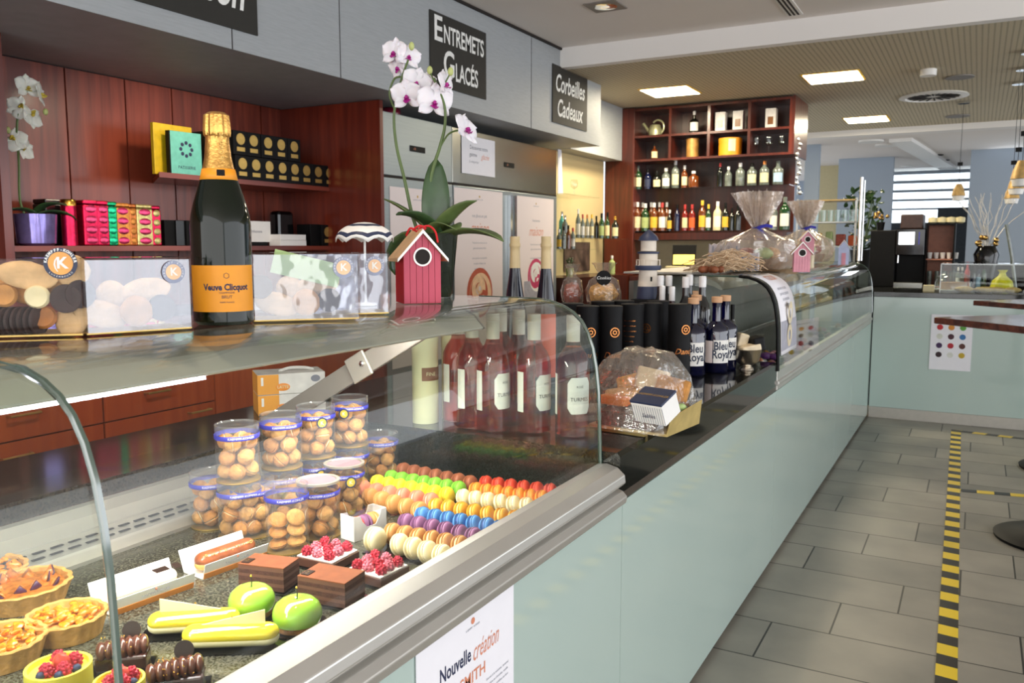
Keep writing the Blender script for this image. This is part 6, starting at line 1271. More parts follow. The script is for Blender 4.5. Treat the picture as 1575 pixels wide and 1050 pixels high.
for i, (px, h, w_, gl, lab, cap) in enumerate(L2):
    o_ = ('%s from the left' % ORD[i].capitalize()) if i < 13 else ('Dark one just left of the tall cellophane gift', 'Pale-labelled one right of the tall cellophane gift', 'Rightmost and tallest')[i - 13]
    simple_bottle(px, 354, h, w_, gl, lab, cap, '%s bottle on the lower glass shelf of the bar' % o_ if i < 13 else '%s, a bottle on the lower bar shelf' % o_, G2, y=YB + .08, z=z2 + .0006, kind='wine')
for i, px in enumerate((976.5, 986, 999, 1011.5, 1023)): simple_bottle(px + 2, 350, 44, 10, 'g_amber', 'lab_cream', 'cap_white', '%s bottle from the left in the row behind, lower bar shelf' % ORD[i].capitalize(), G2, y=YB + .22, z=z2 + .0006, kind='wine')
# cubby contents
def cub(px, z): p = P(px, 200, y=YB + .12); p.z = z; return p
u8 = depth(cub(1060, 2.3)) / 1300; zU, zL = zm + .0106, zb_ + .0106
t = thing('watering_can', 'pale watering can with a looped handle in the top left cubbyhole', 'watering can', cub(1008, zU)); mat('pale_green_metal', 'b8b890', .3, .5)
obj('can_body', MB().lathe([(10 * u8, 0), (11 * u8, 8 * u8), (8 * u8, 17 * u8), (6 * u8, 18 * u8)], 22), 'pale_green_metal', t); obj('spout', MB().tube([(-8 * u8, 0, 6 * u8), (-14 * u8, 0, 13 * u8), (-20 * u8, 0, 21 * u8)], [3.5 * u8, 2.4 * u8, 2.6 * u8], 8), 'pale_green_metal', t)
obj('handle', MB().tube([(10 * u8 * math.cos(a) + 4 * u8, 0, 14 * u8 + 11 * u8 * math.sin(a)) for a in [R(-60 + 22 * k) for k in range(10)]], 1.5 * u8, 8), 'pale_green_metal', t)
simple_bottle(1067.5, 200, 34, 15, 'g_dark', 'label_white', 'cap_white', 'dark cognac bottle with a white label in a top cubbyhole', '', y=YB + .12, z=zU, kind='flask')
simple_bottle(1006.5, 240, 25, 11, 'g_amber', 'lab_cream', 'black', 'small amber bottle alone in the lower left cubbyhole', '', y=YB + .12, z=zL, kind='flask')
for lb, px in (('white bottle carton in a top cubbyhole, left of two', 1109), ('white bottle carton in a top cubbyhole, right of two', 1136), ('white bottle carton alone in the top right cubbyhole', 1186)):
    c = cub(px, zU); t = thing('bottle_carton', lb, 'carton', c); obj('carton', slab(-7.5 * u8, 7.5 * u8, -.04, .04, 0, 29 * u8), 'carton_white', t, bevel=.002); obj('printed_picture', slab(-4 * u8, 4 * u8, -.0412, -.0402, 6 * u8, 17 * u8), 'walnut', t)
c = cub(1066, zL); mat('tan_tin', 'b88848', .4, .3, var=.3, scale=20); o = obj('round_tin', MB().lathe([(9.5 * u8, 0), (9.5 * u8, 26 * u8), (10 * u8, 26 * u8), (10 * u8, 29 * u8), (.0001, 29 * u8)], 26), 'tan_tin', None, c); tag(o, 'tall tan cylindrical tin in a lower cubbyhole', 'tin')
c = cub(1124, zL); t = thing('hat_box', 'wide orange cylindrical box with a pale label in a lower cubbyhole', 'box', c); obj('body', MB().lathe([(17 * u8, 0), (17 * u8, 23 * u8), (.0001, 23 * u8)], 34), 'orange_label', t); obj('lid', MB().lathe([(17.4 * u8, 20 * u8), (17.4 * u8, 26 * u8), (.0001, 26 * u8)], 34), 'orange_label', t); obj('pale_label', wrap_patch(17.6 * u8, 6 * u8, 24 * u8, R(-85), R(-50)), 'lab_cream', t)
wg = None
for i, px in enumerate((1164, 1183, 1203)):
    if wg is None:
        wg = thing('wine_glass', '', 'glass', cub(px, zL), 0, 'stemmed glasses in the lower right cubbyhole'); obj('bowl', MB().lathe([(.001, 12 * u8), (5 * u8, 15 * u8), (6 * u8, 20 * u8), (5 * u8, 26 * u8)], 16), 'clear_glass', wg); obj('stem', MB().tube([(0, 0, .002), (0, 0, 12 * u8)], .002, 6), 'clear_glass', wg); obj('foot', MB().lathe([(.0001, 0), (5 * u8, 0), (.0001, .003)], 16), 'clear_glass', wg); g_ = wg
    else: g_ = dup(wg, cub(px, zL))
    g_['label'] = 'stemmed glass in the lower right cubbyhole, %s of three' % ('left', 'middle', 'right')[i]
# side shelves on the yellow wall
XW = -3.0
for k, (za, ya, yb, x0, lb) in enumerate(((P(925, 367, x=XW).z, 6.05, P(952, 368, x=XW).y, -3.125, 'long glass shelf of bottles on the yellow wall'), (P(870, 301, x=XW).z, 6.05, P(899, 301, x=XW).y, -3.125, 'short high glass shelf beside the fridge on the yellow wall'), (P(870, 383, x=XW).z, 6.05, P(893, 383, x=XW).y, -3.125, 'short low glass shelf beside the fridge on the yellow wall'))):
    yb = min(yb, 7.48); o = obj('glass_shelf', slab(x0, -2.86, 6.07, yb, za - .007, za), 'pane', None); tag(o, lb, 'shelf')
zA, zB, zC_ = P(925, 367, x=XW).z + .001, P(870, 301, x=XW).z + .001, P(870, 383, x=XW).z + .001
G3 = 'bottles on the long glass shelf of the yellow wall'
for i, (px, h, w_, gl, lab, cap) in enumerate(((889, 44, 8, 'g_clear', 'label_white', 'cap_white'), (896, 36, 7, 'g_clear', 'label_white', 'cap_red'), (903, 36, 7, 'g_clear', 'label_white', 'copper'), (910, 36, 7, 'g_clear', 'lab_cream', 'lab_yellow'), (917, 34, 7, 'g_dark', None, 'black'), (925, 38, 9, 'g_green', 'lab_green', 'black'), (934, 40, 8, 'g_green', 'lab_cream', 'black'), (946, 34, 11, 'g_dark', 'lab_cream', 'gold'))):
    simple_bottle(px, 366, h, w_, gl, lab, cap, '%s bottle from the left on the long glass shelf of the yellow wall' % ORD[i].capitalize(), G3, x=XW + (.06 if i % 2 else 0), z=zA, kind='wine')
G4 = 'bottles beside the fridge on the low glass shelf'
for i, (px, h, w_, gl, lab, cap) in enumerate(((860, 30, 8, 'g_clear', 'lab_yellow', 'cap_white'), (867, 34, 8, 'g_clear', None, 'black'), (874, 36, 8, 'g_amber', None, 'black'), (881, 32, 8, 'g_clear', 'label_white', 'cap_red'))):
    simple_bottle(px, 380, h, w_, gl, lab, cap, '%s bottle from the fridge on the low glass shelf of the yellow wall' % ORD[i].capitalize(), G4, x=XW + .05, z=zC_, kind='wine')
for i, (px, h, gl) in enumerate(((864, 40, 'g_turq'), (869, 34, 'g_clear'))): simple_bottle(px, 345, h, 9, gl, None, 'chrome', ('turquoise bottle beside the fridge, behind the long shelf end', 'clear bottle right of the turquoise one beside the fridge')[i], '', x=XW - .05 + .04 * i, z=zA, kind='wine')
t = thing('price_card', 'tall narrow white card on the high glass shelf beside the fridge', 'card', (XW, P(862, 290, x=XW).y, zB)); obj('card', MB().prism([(-.05, 0), (.05, 0), (.01, .36), (-.05, .36)], 'x', -.002, .002), 'paper', t)
q = P(883, 285, x=XW); t = thing('wine_glass', 'single stemmed glass on the high glass shelf of the yellow wall', 'glass', (XW, q.y, zB)); obj('bowl', MB().lathe([(.002, .06), (.03, .08), (.034, .11), (.028, .14)], 16), 'clear_glass', t); obj('stem', MB().tube([(0, 0, 0), (0, 0, .06)], .0025, 6), 'clear_glass', t); obj('foot', MB().lathe([(.0001, 0), (.026, 0), (.0001, .003)], 16), 'clear_glass', t)
a, b = P(868, 372, x=-3.12), P(907, 416, x=-3.12); t = thing('framed_picture', 'dark brownish abstract picture on the wall below the glass shelves', 'picture', (-3.125, (a.y + b.y) / 2, (a.z + b.z) / 2)); mat('picture_brown', '5c4a42', .6, var=.7, scale=9); obj('print', slab(0, .006, -(b.y - a.y) / 2, (b.y - a.y) / 2, -abs(a.z - b.z) / 2, abs(a.z - b.z) / 2), 'picture_brown', t)
struct('wall_bar_low', slab(-3.3, -3.131, 6.06, 7.5, 0, .799), 'cream_wall')
o = obj('side_bar_counter', slab(-3.12, -2.75, 6.06, 7.49, 0, .95), 'cherry_dark'); tag(o, 'dark low counter under the yellow wall', 'counter')
simple_bottle(941, 420, 28, 10, 'lab_green', None, 'cap_white', 'green and white spray bottle beside the cherry column', '', x=-2.85, z=.951, kind='wine')
p = P(876, 430, x=-2.9); p.z = .951; t = thing('herb_pot', 'small green potted herb beside the fridge', 'plant', p); obj('pot', MB().lathe([(.025, 0), (.035, .07)], 16), 'lab_green', t); mb = MB()
for i in range(24): mb.ball((rnd.uniform(-.03, .03), rnd.uniform(-.03, .03), .09 + rnd.uniform(0, .06)), (.012, .010, .004), 6)
obj('foliage', mb, 'leaf_green', t)
# warm lit terminal
p = P(1048, 414, y=7.35); t = thing('cash_terminal', 'small cash terminal with a warm yellow screen on the back counter', 'terminal', (p.x, 7.4, .931), R(8)); zz_ = p.z - .931
obj('stand', slab(-.10, .10, -.08, .10, 0, zz_ + .01), 'black', t, bevel=.004); sc_ = obj('screen_frame', slab(-.105, .105, -.006, .006, 0, .19), 'black', t, (0, .02, zz_ + .03), (R(-12), 0, R(0)), bevel=.003); obj('screen', slab(-.095, .095, -.0085, -.0062, .01, .10), 'warm_screen', sc_)
obj('keyboard', slab(-.13, .10, -.16, -.04, zz_ + .011, zz_ + .028), 'cream_wall', t, bevel=.003)
# glass drop garland
mb = MB(); p = P(1229, 208, y=7.47)
for k in range(12): q = P(1228 + 3 * math.sin(k * 1.3), 214 + k * 7.5, y=7.47); mb.ball(q - p, (.012 + .006 * (k % 2), .01, .018), 8)
mb.tube([(0, 0, .03), P(1226, 300, y=7.47) - p], .0015, 5); mb.tube([(0, 0, .03), (-.03, .031, .08)], .003, 5)
o = obj('glass_garland', mb, 'chrome', None, p); tag(o, 'hanging string of mirrored glass drops beside the bar shelving', 'garland')
# ---------------------------------------------------------------- far right: rack, machine, back counter
o = obj('back_counter', MB().box(-.95, 3, 7.35, 8.1, 0, .865), 'granite_black'); tag(o, 'dark back counter carrying the coffee machine', 'counter')
ZB = .8665; YM = 7.55
def X_(px, y=YM): return P(px, 400, y=y).x
x0, x1 = X_(1337), X_(1421); zt_ = P(1380, 352, y=YM).z
t = thing('coffee_machine', 'big black coffee machine with a lit screen on the back counter', 'coffee machine', ((x0 + x1) / 2, YM, ZB)); w_ = (x1 - x0) / 2; h_ = zt_ - ZB
obj('cabinet', slab(-w_, -w_ * .05, 0, .45, 0, h_ * .98), 'black', t, bevel=.006); obj('brewer_body', slab(-w_ * .04, w_, .12, .45, 0, h_), 'black', t, bevel=.006); obj('front_head', slab(-w_ * .04, w_, -.02, .119, h_ * .55, h_), 'black_gloss', t, bevel=.006)
obj('bean_hopper', slab(w_ * .05, w_ * .88, .1, .4, h_ + .001, h_ + .12), 'choc_pack', t, bevel=.01); sx0, sx1 = X_(1381) - (x0 + x1) / 2, X_(1405) - (x0 + x1) / 2; za, zb2 = P(1390, 376, y=YM).z - ZB, P(1390, 357, y=YM).z - ZB
obj('touch_screen', slab(sx0, sx1, -.024, -.0205, za, zb2), 'screen', t); obj('blue_light', slab(sx1 + .03, sx1 + .037, -.024, -.0205, za, zb2), 'blue_ribbon', t); obj('milk_spout', MB().tube([(sx0, -.005, h_ * .55), (sx0, -.01, h_ * .42)], .007, 8), 'chrome', t); obj('drip_tray', slab(-w_ * .04, w_, -.06, .118, 0, .04), 'steel', t, bevel=.003)
# cup shelf
x0, x1 = X_(1422), X_(1467); zt_ = P(1445, 343, y=YM).z; t = thing('cup_rack', 'black framed rack with cups, wood back and glasses right of the coffee machine', 'rack', ((x0 + x1) / 2, YM + .05, ZB)); w_ = (x1 - x0) / 2; h_ = zt_ - ZB
mat('rack_back', 'b8765c', .5, var=.1)
obj('side_panel', slab(w_ - .012, w_, 0, .25, 0, h_), 'black', t); obj('side_panel', slab(-w_, -w_ + .006, 0, .25, 0, h_), 'black', t); obj('back_board', slab(-w_ + .007, w_ - .013, .24, .25, 0, h_ - .011), 'rack_back', t)
for k, z in enumerate((.0, h_ * .43, h_ - .01)): obj('rack_shelf', slab(-w_ + .007, w_ - .013, 0, .239, z, z + .01), 'rack_back' if k < 2 else 'black', t)
cup = None
def place_all(proto_fn, name, items, group, cat):
    pr0 = None
    for lb, loc in items:
        if pr0 is None: pr0 = proto_fn(); o = pr0
        else:
            o = pr0.copy(); COL.objects.link(o)
        o.location = loc; tag(o, lb, cat, group)
mid = (x0 + x1) / 2
place_all(lambda: obj('paper_cup', MB().lathe([(.014, 0), (.019, .05), (.02, .05), (.0175, .048), (.0001, .003)], 16), 'white'), 'cup', [('white cup on the middle shelf of the cup rack, %s from the left' % ORD[i], (mid - w_ + .03 + i * .047, YM + .12, ZB + h_ * .43 + .0106)) for i in range(5)], 'cups on the middle shelf of the rack', 'cup')
place_all(lambda: obj('saucer_stack', MB().lathe([(.02, 0), (.035, .01), (.034, .02), (.036, .03), (.034, .045), (.0001, .052)], 16), 'lab_cream'), 's', [('upturned cream bowl on top of the cup rack, %s from the left' % ORD[i], (mid - w_ + .04 + i * .065, YM + .12, ZB + h_ + .0006)) for i in range(4)], 'bowls on top of the rack', 'bowl')
place_all(lambda: obj('glass_tumbler', MB().lathe([(.016, 0), (.019, .12), (.0175, .12), (.0145, .004), (.0001, .004)], 16), 'g_clear'), 'g', [('tall tumbler at the bottom of the cup rack, %s from the left' % ORD[i], (mid - w_ + .035 + i * .055, YM + .12, ZB + .0106)) for i in range(4)], 'tumblers in the rack', 'glass')
# stainless glass rack behind the far case
YR = 6.95; xa, xb = P(1226, 340, y=YR).x, P(1316, 340, y=YR).x
t = thing('glass_rack', 'open steel rack with rows of glasses behind the far case', 'rack', (xa, YR, 0)); zz3 = [P(1270, y_, y=YR).z for y_ in (307, 341, 378)]
for z in zz3: obj('rack_shelf', slab(0, xb - xa, 0, .28, z - .008, z), 'brass' if z == zz3[0] else 'steel', t)
for x in (0, xb - xa): 
    for y in (.0, .27): obj('upright', slab(x - .008, x + .008, y, y + .01, 0, zz3[0] + .01), 'steel', t)
place_all(lambda: obj('glass_tumbler', MB().lathe([(.02, 0), (.024, .09), (.022, .09), (.018, .004), (.0001, .004)], 14), 'clear_glass'), 'g', [('tumbler in the glass row of the steel rack, %s from the left' % ORD[i], (xa + .03 + i * .052, YR + .06, zz3[1] + .0006)) for i in range(9)], 'tumblers on the steel rack', 'glass')
for i, (m_, w2, h2) in enumerate((('packet_cream', .07, .11), ('sweets_gold', .06, .10), ('lab_green', .05, .11), ('sweets_red', .07, .09), ('lab_orange', .06, .08))):
    slabthing('snack_packet', 'snack packet on the low shelf of the steel rack, %s from the left' % ORD[i], 'packet', (xa + .06 + i * .085, YR + .1, zz3[2] + .0006), (w2, .05, h2), m_, bev=.008, group='packets on the steel rack')
q = P(1322, 425, y=6.3); q1 = P(1322, 273, y=6.3); o = obj('chrome_post', MB().tube([(0, 0, 0), (0, 0, q1.z - 1.099)], .011, 14).tube([(.02, .0, 0), (.02, .0, q1.z - 1.12)], .005, 8), 'chrome', None, (q.x - .16 + .16, 6.27, 1.099)); o.location.x = P(1320, 400, y=6.27).x
tag(o, 'upright chrome post at the far end of the far glass case', 'post')
# plant
p = Vector((P(1326, 400, y=8.3).x, 8.3, 0)); t = thing('potted_plant', 'dark green leafy plant in a pot behind the chrome post', 'plant', p); zp = P(1326, 418, y=8.3).z
obj('pedestal', slab(-.11, .11, -.11, .11, 0, zp), 'blue_wall', t); obj('pot', MB().lathe([(.08, zp), (.11, zp + .2), (.1, zp + .2), (.0001, zp + .18)], 20), 'black_matte', t); mb = MB(); rr = random.Random(11)
for i in range(150):
    a = rr.uniform(0, 2 * PI); hh = rr.uniform(.2, .72); q = rr.uniform(.02, .17) * (1.1 - abs(hh - .5)); T = Matrix.Translation((q * math.cos(a), q * math.sin(a), zp + hh)) @ Euler((rr.uniform(-1, 1), rr.uniform(-1, 1), a)).to_matrix().to_4x4(); petal_mb(mb, T, .075, .02, .3)
obj('foliage', mb, 'leaf_green', t); mb = MB()
for i in range(7): a = i * .9; mb.tube([(0, 0, zp + .18), (.05 * math.cos(a), .05 * math.sin(a), zp + .4), (.11 * math.cos(a), .11 * math.sin(a), zp + .64)], .005, 5)
obj('stems', mb, 'stem_green', t)
q = Vector((P(1354, 352, y=7.75).x, 7.75, 0)); zq = ZB + (P(1380, 352, y=YM).z - ZB) * .98 + .0006; t = thing('gilded_flowers', 'small pot of gilded dried flowers on the coffee machine', 'ornament', (q.x, q.y, zq)); obj('pot', MB().lathe([(.025, 0), (.035, .07), (.0001, .07)], 14), 'black', t); mb = MB()
for i in range(14): mb.ball((rr.uniform(-.055, .055), rr.uniform(-.03, .03), .1 + rr.uniform(0, .05)), .015, 7)
obj('flower_heads', mb, 'brass', t)
# things on the far counter
ZE = .8856
g0, g1 = P(1446, 450, y=6.5), P(1446, 406, y=6.5)
t = thing('glass_guard', 'low frameless glass box on the far counter holding cakes', 'glass case', (g0.x, 6.5, ZE)); hh = g1.z - ZE
obj('front_glass', slab(0, 1.3, -.003, .003, 0, hh), 'pane', t); obj('side_glass', slab(-.003, .003, .0035, .42, 0, hh), 'pane', t); obj('top_glass', slab(0, 1.3, 0, .42, hh + .0005, hh + .006), 'pane', t); obj('glass_edge', MB().box(-.004, 1.3, -.005, -.001, hh - .002, hh + .004).box(-.005, 0, -.005, 0, 0, hh), 'pane_edge', t)
p = P(1466, 450, z=ZE); p.y = 6.72; p.x = P(1466, 440, y=6.72).x; t = thing('cake_dome', 'glass cloche over a cake inside the low glass box', 'cloche', p); obj('plate', MB().lathe([(.0001, 0), (.13, 0), (.14, .012), (.0001, .012)], 28), 'white_gloss', t); obj('dome', MB().lathe([(.12, .013), (.12, .06), (.1, .10), (.06, .125), (.0001, .13)], 28), 'clear_glass', t); obj('knob', MB().ball((0, 0, .14), .012, 10), 'clear_glass', t); obj('cake', MB().lathe([(.085, .013), (.085, .06), (.0001, .065)], 24), 'crumb', t)
for i, (px, m_) in enumerate(((1497, 'g_navy'), (1504, 'lab_blue'), (1512, 'g_green'))): 
    x = P(px, 440, y=6.75).x; bottle(('dark bottle left of three inside the low glass box', 'pale-labelled bottle between two dark ones in the low glass box', 'green bottle right of three inside the low glass box')[i], (x, 6.75, ZE), .20, .017, 'wine', ('g_dark', 'g_navy', 'g_green')[i], 'black', labels=[(.1, .5, faceto((x, 6.75)), 1.0, m_)], n=14)
mat('lemon_bag', 'd8d024', .4, var=.2, scale=40); x = P(1541, 440, y=6.7).x; o = obj('yellow_bag', MB().lathe([(.05, 0), (.07, .03), (.06, .075), (.025, .11), (.018, .13), (.03, .15)], 20, wob=lambda a, z: 1 + .08 * math.sin(5 * a)), 'lemon_bag', None, (x, 6.7, ZE)); tag(o, 'bright yellow sachet tied at the neck inside the low glass box', 'bag')
mat('bread', 'b49a64', .8, var=.2, scale=40, bump=.4)
for i, (px, w2) in enumerate(((1483, .06), (1515, .07), (1532, .06), (1557, .05))): x = P(px, 448, y=6.57).x; o = obj('cookie_pack', MB().ball((0, 0, .02), (w2, .03, .02), 14, jit=.08), 'bread', None, (x, 6.56, ZE)); tag(o, 'pale bag of bread crisps in the low glass box, %s from left' % ORD[i], 'packet', 'bread crisps in the glass box')
slabthing('napkin_block', 'small cream napkin block on the far counter left of the glass box', 'box', (P(1428, 450, y=6.5).x, 6.52, ZE), (.07, .07, .045), 'cream_wall')
# vase with branches
x = P(1516, 410, y=7.5).x; t = thing('branch_vase', 'black vase with silvery twisted branches behind the low glass box', 'vase', (x, 7.5, ZB)); hv = P(1516, 378, y=7.5).z - ZB; obj('vase', MB().lathe([(.05, 0), (.07, hv * .5), (.09, hv * .8), (.06, hv), (.05, hv), (.0001, hv * .9)], 22), 'black_gloss', t); mb = MB()
mat('branch_silver', 'c8c4bc', .4, .4)
for i in range(16):
    a = rr.uniform(0, 2 * PI); sp = rr.uniform(.05, .28); pts = [Vector((0, 0, hv * .9))]
    for k in range(1, 6): pts.append(Vector((sp * k / 5 * math.cos(a) + rr.uniform(-.02, .02), sp * .5 * k / 5 * math.sin(a) + rr.uniform(-.02, .02), hv + .07 * k * (1.2 - sp) + rr.uniform(-.01, .01))))
    mb.tube(pts, [.004, .0035, .003, .003, .0025, .002], 5)
obj('branches', mb, 'branch_silver', t); mb = MB()
for i in range(8): mb.ball((rr.uniform(-.08, .06), rr.uniform(-.05, .05), hv + rr.uniform(.0, .07)), .02, 7)
obj('gold_flowers', mb, 'brass', t)
x = P(1556, 400, y=7.4).x; o = obj('clear_tube_vase', MB().tube([(.04, 0, 0), (0, 0, .25), (-.05, 0, P(1550, 345, y=7.4).z - ZB)], .012, 10), 'g_clear', None, (x, 7.4, ZB)); tag(o, 'tall slanting clear stem right of the branch vase', 'vase')
o = obj('dark_appliance', MB().box(-.25, .25, 0, .20, 0, .20), 'black', None, (P(1500, 400, y=7.7).x + .14, 7.86, ZB), bevel=.01); tag(o, 'black appliance behind the branch vase on the back counter', 'appliance')
x = P(1487, 400, y=7.6).x; simple_bottle(1489, 400, 40, 8, 'cap_red', None, 'cap_red', 'thin red bottle behind the glass box, left of the branch vase', '', y=7.62, z=ZB, kind='wine')
for i, px in enumerate((1475, 1481)): simple_bottle(px, 400, 32, 7, 'g_clear', 'label_white', 'cap_white', ('clear bottle just right of the cup rack', 'clear bottle left of the thin red bottle')[i], '', y=7.6 + .05 * i, z=ZB, kind='wine')
# far windows with blinds, partitions
struct('wall_partition', slab(P(1236, 300, y=11).x, P(1258, 300, y=11).x, 11, 11.1, 0, 2.43), 'blue_wall')
struct('wall_partition', slab(P(1236, 300, y=14).x, P(1292, 300, y=14).x, 14, 14.1, 0, 2.43), 'cream_wall')
struct('wall_partition', slab(P(1288, 300, y=13).x, P(1372, 300, y=13).x, 13, 13.15, 0, 2.43), 'blue_wall')
struct('wall_partition', slab(P(1490, 300, y=12.6).x, 6, 12.6, 12.75, 0, 2.43), 'blue_wall')
xa, xb = P(1366, 300, y=15).x, P(1500, 300, y=15).x
t = struct('window_1', slab(xa, xb, 15.3, 15.34, 1.2, 2.43), 'pane')
o = obj('outside_glow', slab(xa - .3, xb + .3, 15.8, 15.85, 1.4, 2.43), 'blind_bright'); o['kind'] = 'structure'; o.name = 'window_2'
mb = MB()
for k in range(5): z = 2.33 - k * .14; mb.box(xa, xb, 15.0, 15.10, z, z + .05 - .006 * k)
o = obj('window_blind', mb, 'blue_wall'); tag(o, 'grey horizontal blind slats at the far window', 'blind')
struct('wall_dark', slab(xa, xb + .2, 14.8, 14.9, 0, P(1430, 342, y=14.8).z), 'dark_wall'); struct('wall_dark', slab(P(1442, 330, y=14.6).x, xb + .2, 14.6, 14.7, 0, P(1460, 319, y=14.6).z), 'dark_wall')

# ---------------------------------------------------------------- tables
def table(label, cx, cy, z, s):
    t = thing('bistro_table', label, 'table', (cx, cy, 0), 0, 'square reddish tables at the right edge'); h = s / 2
    o = obj('table_top', slab(-h, h, -h, h, z - .028, z), 'table_wood', t, (0, 0, 0), (0, 0, R(45)), bevel=.004); obj('pole', MB().tube([(0, 0, .03), (0, 0, z - .03)], .032, 18), 'black', t); obj('base', MB().lathe([(.225, 0), (.228, .012), (.2, .022), (.06, .034), (.04, .05), (.0001, .05)], 44), 'black', t); return t
table('reddish square bistro table nearest the camera at the right edge', .345, 4.0, .9, .70); table('reddish square bistro table behind, nearer the far counter', .485, 5.33, .9, .70)
o = obj('table_leaflet', slab(-.10, .10, -.05, .05, 0, .002), 'white', None, (.36, 4.02, .9005), (0, 0, .3)); tag(o, 'white leaflet lying on the nearer bistro table', 'leaflet')

# ---------------------------------------------------------------- ceiling fittings
for i, (px, py, lb) in enumerate(((1031, 140, 'lit square ceiling panel nearest the grey bulkhead'), (1282, 118, 'lit square ceiling panel nearest the ceiling beam on the right'), (1333, 183, 'lit square ceiling panel farthest from the ceiling beam'))):
    c = P(px, py, z=ZL); s = .19 if i < 2 else .19; t = thing('ceiling_lamp', lb, 'ceiling lamp', (c.x, c.y, ZL), 0, 'square ceiling lamps')
    obj('frame', MB().box(-s - .015, s + .015, -s - .015, s + .015, -.006, 0), 'lab_yellow', t); obj('diffuser', slab(-s, s, -s, s, -.010, -.0062), 'lamp_on', t)
    a = area('ceiling_panel_light', (c.x, c.y, ZL - .03), (0, 0, 0), .38, .38, 14, (1, .86, .62))
c = P(931, 9, z=ZC); t = thing('downlight', 'recessed dark square downlight in the near white ceiling', 'ceiling lamp', (c.x, c.y, ZC)); obj('frame', MB().box(-.10, .10, -.10, .10, -.006, 0), 'arm_metal', t); obj('reflector', MB().lathe([(.07, -.007), (.05, -.009), (.02, -.0075), (.0001, -.0075)], 20), 'chrome', t)
c = P(1215, 12, z=ZC); t = thing('air_slot', 'long narrow slotted air vent in the near white ceiling', 'vent', (c.x, c.y, ZC)); obj('frame', slab(-.045, .045, -.75, .17, -.005, 0), 'white', t)
for k in range(3): obj('slot', slab(-.032 + k * .024, -.020 + k * .024, -.74, .16, -.0065, -.0052), 'gap_dark', t)
c = P(1436, 147, z=ZL); t = thing('round_vent', 'large round swirl air vent in the perforated ceiling', 'vent', (c.x, c.y, ZL)); obj('ring', MB().lathe([(.26, 0), (.27, -.012), (.22, -.02), (.21, -.008), (.0001, -.006)], 40), 'white', t)
mb = MB()
for k in range(20): a = 2 * PI * k / 20; mb.box(.06, .2, -.006, .006, -.014, -.009, T=Matrix.Rotation(a, 4, 'Z'))
obj('vane', mb, 'gap_dark', t)
for px, py, r_, nm, lb in ((1428, 107, .055, 'smoke_detector', 'small white cylindrical detector on the perforated ceiling'), (1476, 118, .10, 'ceiling_speaker', 'flat round ceiling speaker beside the white detector'), (1473, 178, .11, 'ceiling_speaker', 'flat round ceiling speaker farthest back, near the hanging lamp')):
    c = P(px, py, z=ZL); h = .045 if 'detector' in nm else .008; o = obj(nm, MB().lathe([(r_, 0), (r_, -h), (.0001, -h)], 26), 'white' if 'detector' in nm else 'arm_metal', None, (c.x, c.y, ZL)); tag(o, lb, 'detector' if 'det' in nm else 'speaker')
mat('lamp_rattan', 'c8a468', .5, .3, var=.2)
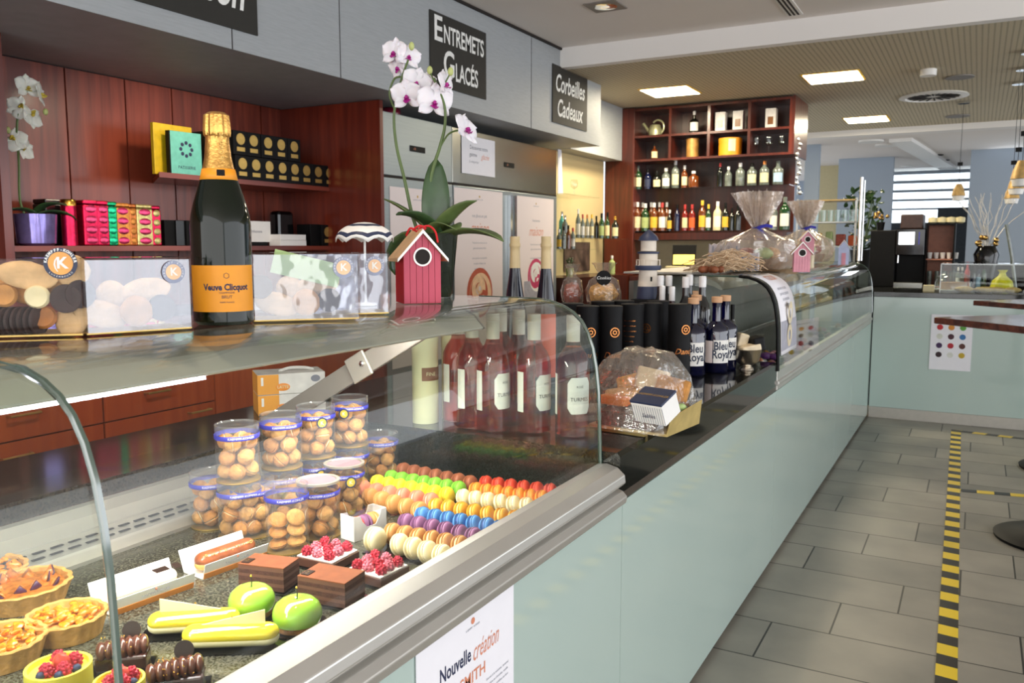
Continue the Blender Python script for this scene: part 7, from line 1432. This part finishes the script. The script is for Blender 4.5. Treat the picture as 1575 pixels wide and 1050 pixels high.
for i, (px, pt_, pb2, y, lb) in enumerate(((1474, 283, 301, 8.6, 'small pendant lamp hanging alone behind the coffee corner'), (1556, 285, 305, 7.8, 'pendant lamp lowest in the cluster at the right edge'), (1563, 268, 290, 7.2, 'pendant lamp in the middle of the cluster at the right edge'), (1571, 247, 275, 6.6, 'pendant lamp nearest the camera, cut by the right edge'))):
    a, b = P(px, pt_, y=y), P(px, pb2, y=y); h = a.z - b.z; t = thing('pendant_lamp', lb, 'pendant lamp', (b.x, b.y, b.z), 0, 'small pendant lamps'); obj('shade', MB().lathe([(h * .55, 0), (h * .45, h * .45), (h * .22, h)], 20), 'lamp_rattan', t); obj('diffuser', MB().lathe([(h * .5, -.002), (h * .42, -h * .4), (.0001, -h * .45)], 18), 'white', t)
    dzc = ZL - b.z; obj('cable', MB().tube([(0, 0, h), (0, 0, dzc - .01)], .002, 5), 'black', t); obj('ceiling_rose', MB().lathe([(.05, dzc - .02), (.05, dzc - .001), (.0001, dzc - .001)], 18), 'chrome', t); obj('counterweight', slab(-.02, .02, -.02, .02, h + .16, h + .19), 'black', t)
rr = random.Random(3)
for i, (px, py) in enumerate(((1387, 222), (1440, 238), (1450, 246), (1500, 262), (1395, 255))):
    c = P(px, py, z=2.43); o = obj('recessed_spot', MB().lathe([(.09, 0), (.09, -.01), (.0001, -.01)], 18), 'gap_dark' if i < 4 else 'white', None, (c.x, c.y, 2.43)); tag(o, ['recessed spot nearest the white band on the far ceiling', 'recessed spot, second along the far ceiling row', 'recessed spot, third along the far ceiling row', 'recessed spot farthest along the far ceiling row', 'white round fitting on the far ceiling left of the bright strip'][i], 'ceiling lamp', 'recessed fittings in the far ceiling')
for i, (px, py) in enumerate(((1340, 216), (1365, 222), (1385, 265), (1340, 262))):
    c = P(px, py, z=2.43); o = obj('ceiling_disc', MB().lathe([(.14, 0), (.14, -.02), (.0001, -.02)], 22), 'white', None, (c.x, c.y, 2.43)); tag(o, 'round disc on the bluish far ceiling, %s from the nearest' % ORD[i], 'ceiling fitting', 'discs on the far ceiling')

# spotlights over the counter, then an added fill for the drawers
spot('counter_spot', (-.9, .7, 2.55), (-.95, .95, .7), 17, WARM, 60); spot('counter_spot', (-1.2, 2.6, 2.5), (-.95, 2.5, .8), 22, WARM, 60); spot('counter_spot', (-1.3, 4.4, 2.5), (-1.0, 4.1, 1.0), 25, WARM, 60)
spot('shelf_spot', (-2.85, 2.7, 1.96), (-3.6, 2.8, 1.2), 7, WARM, 110); spot('bar_spot', (-2.4, 6.4, 2.44), (-2.3, 7.8, 1.4), 12, WARM, 75); spot('bar_spot', (-2.6, 6.6, 2.3), (-3.12, 6.9, 1.4), 7, (1, .82, .55), 80)
spot('drawer_fill', (-2.0, 1.8, 1.95), (-2.95, 2.2, .5), 30, (1, .75, .55), 85)  # added fill that brightens the drawer fronts, no fitting hangs here
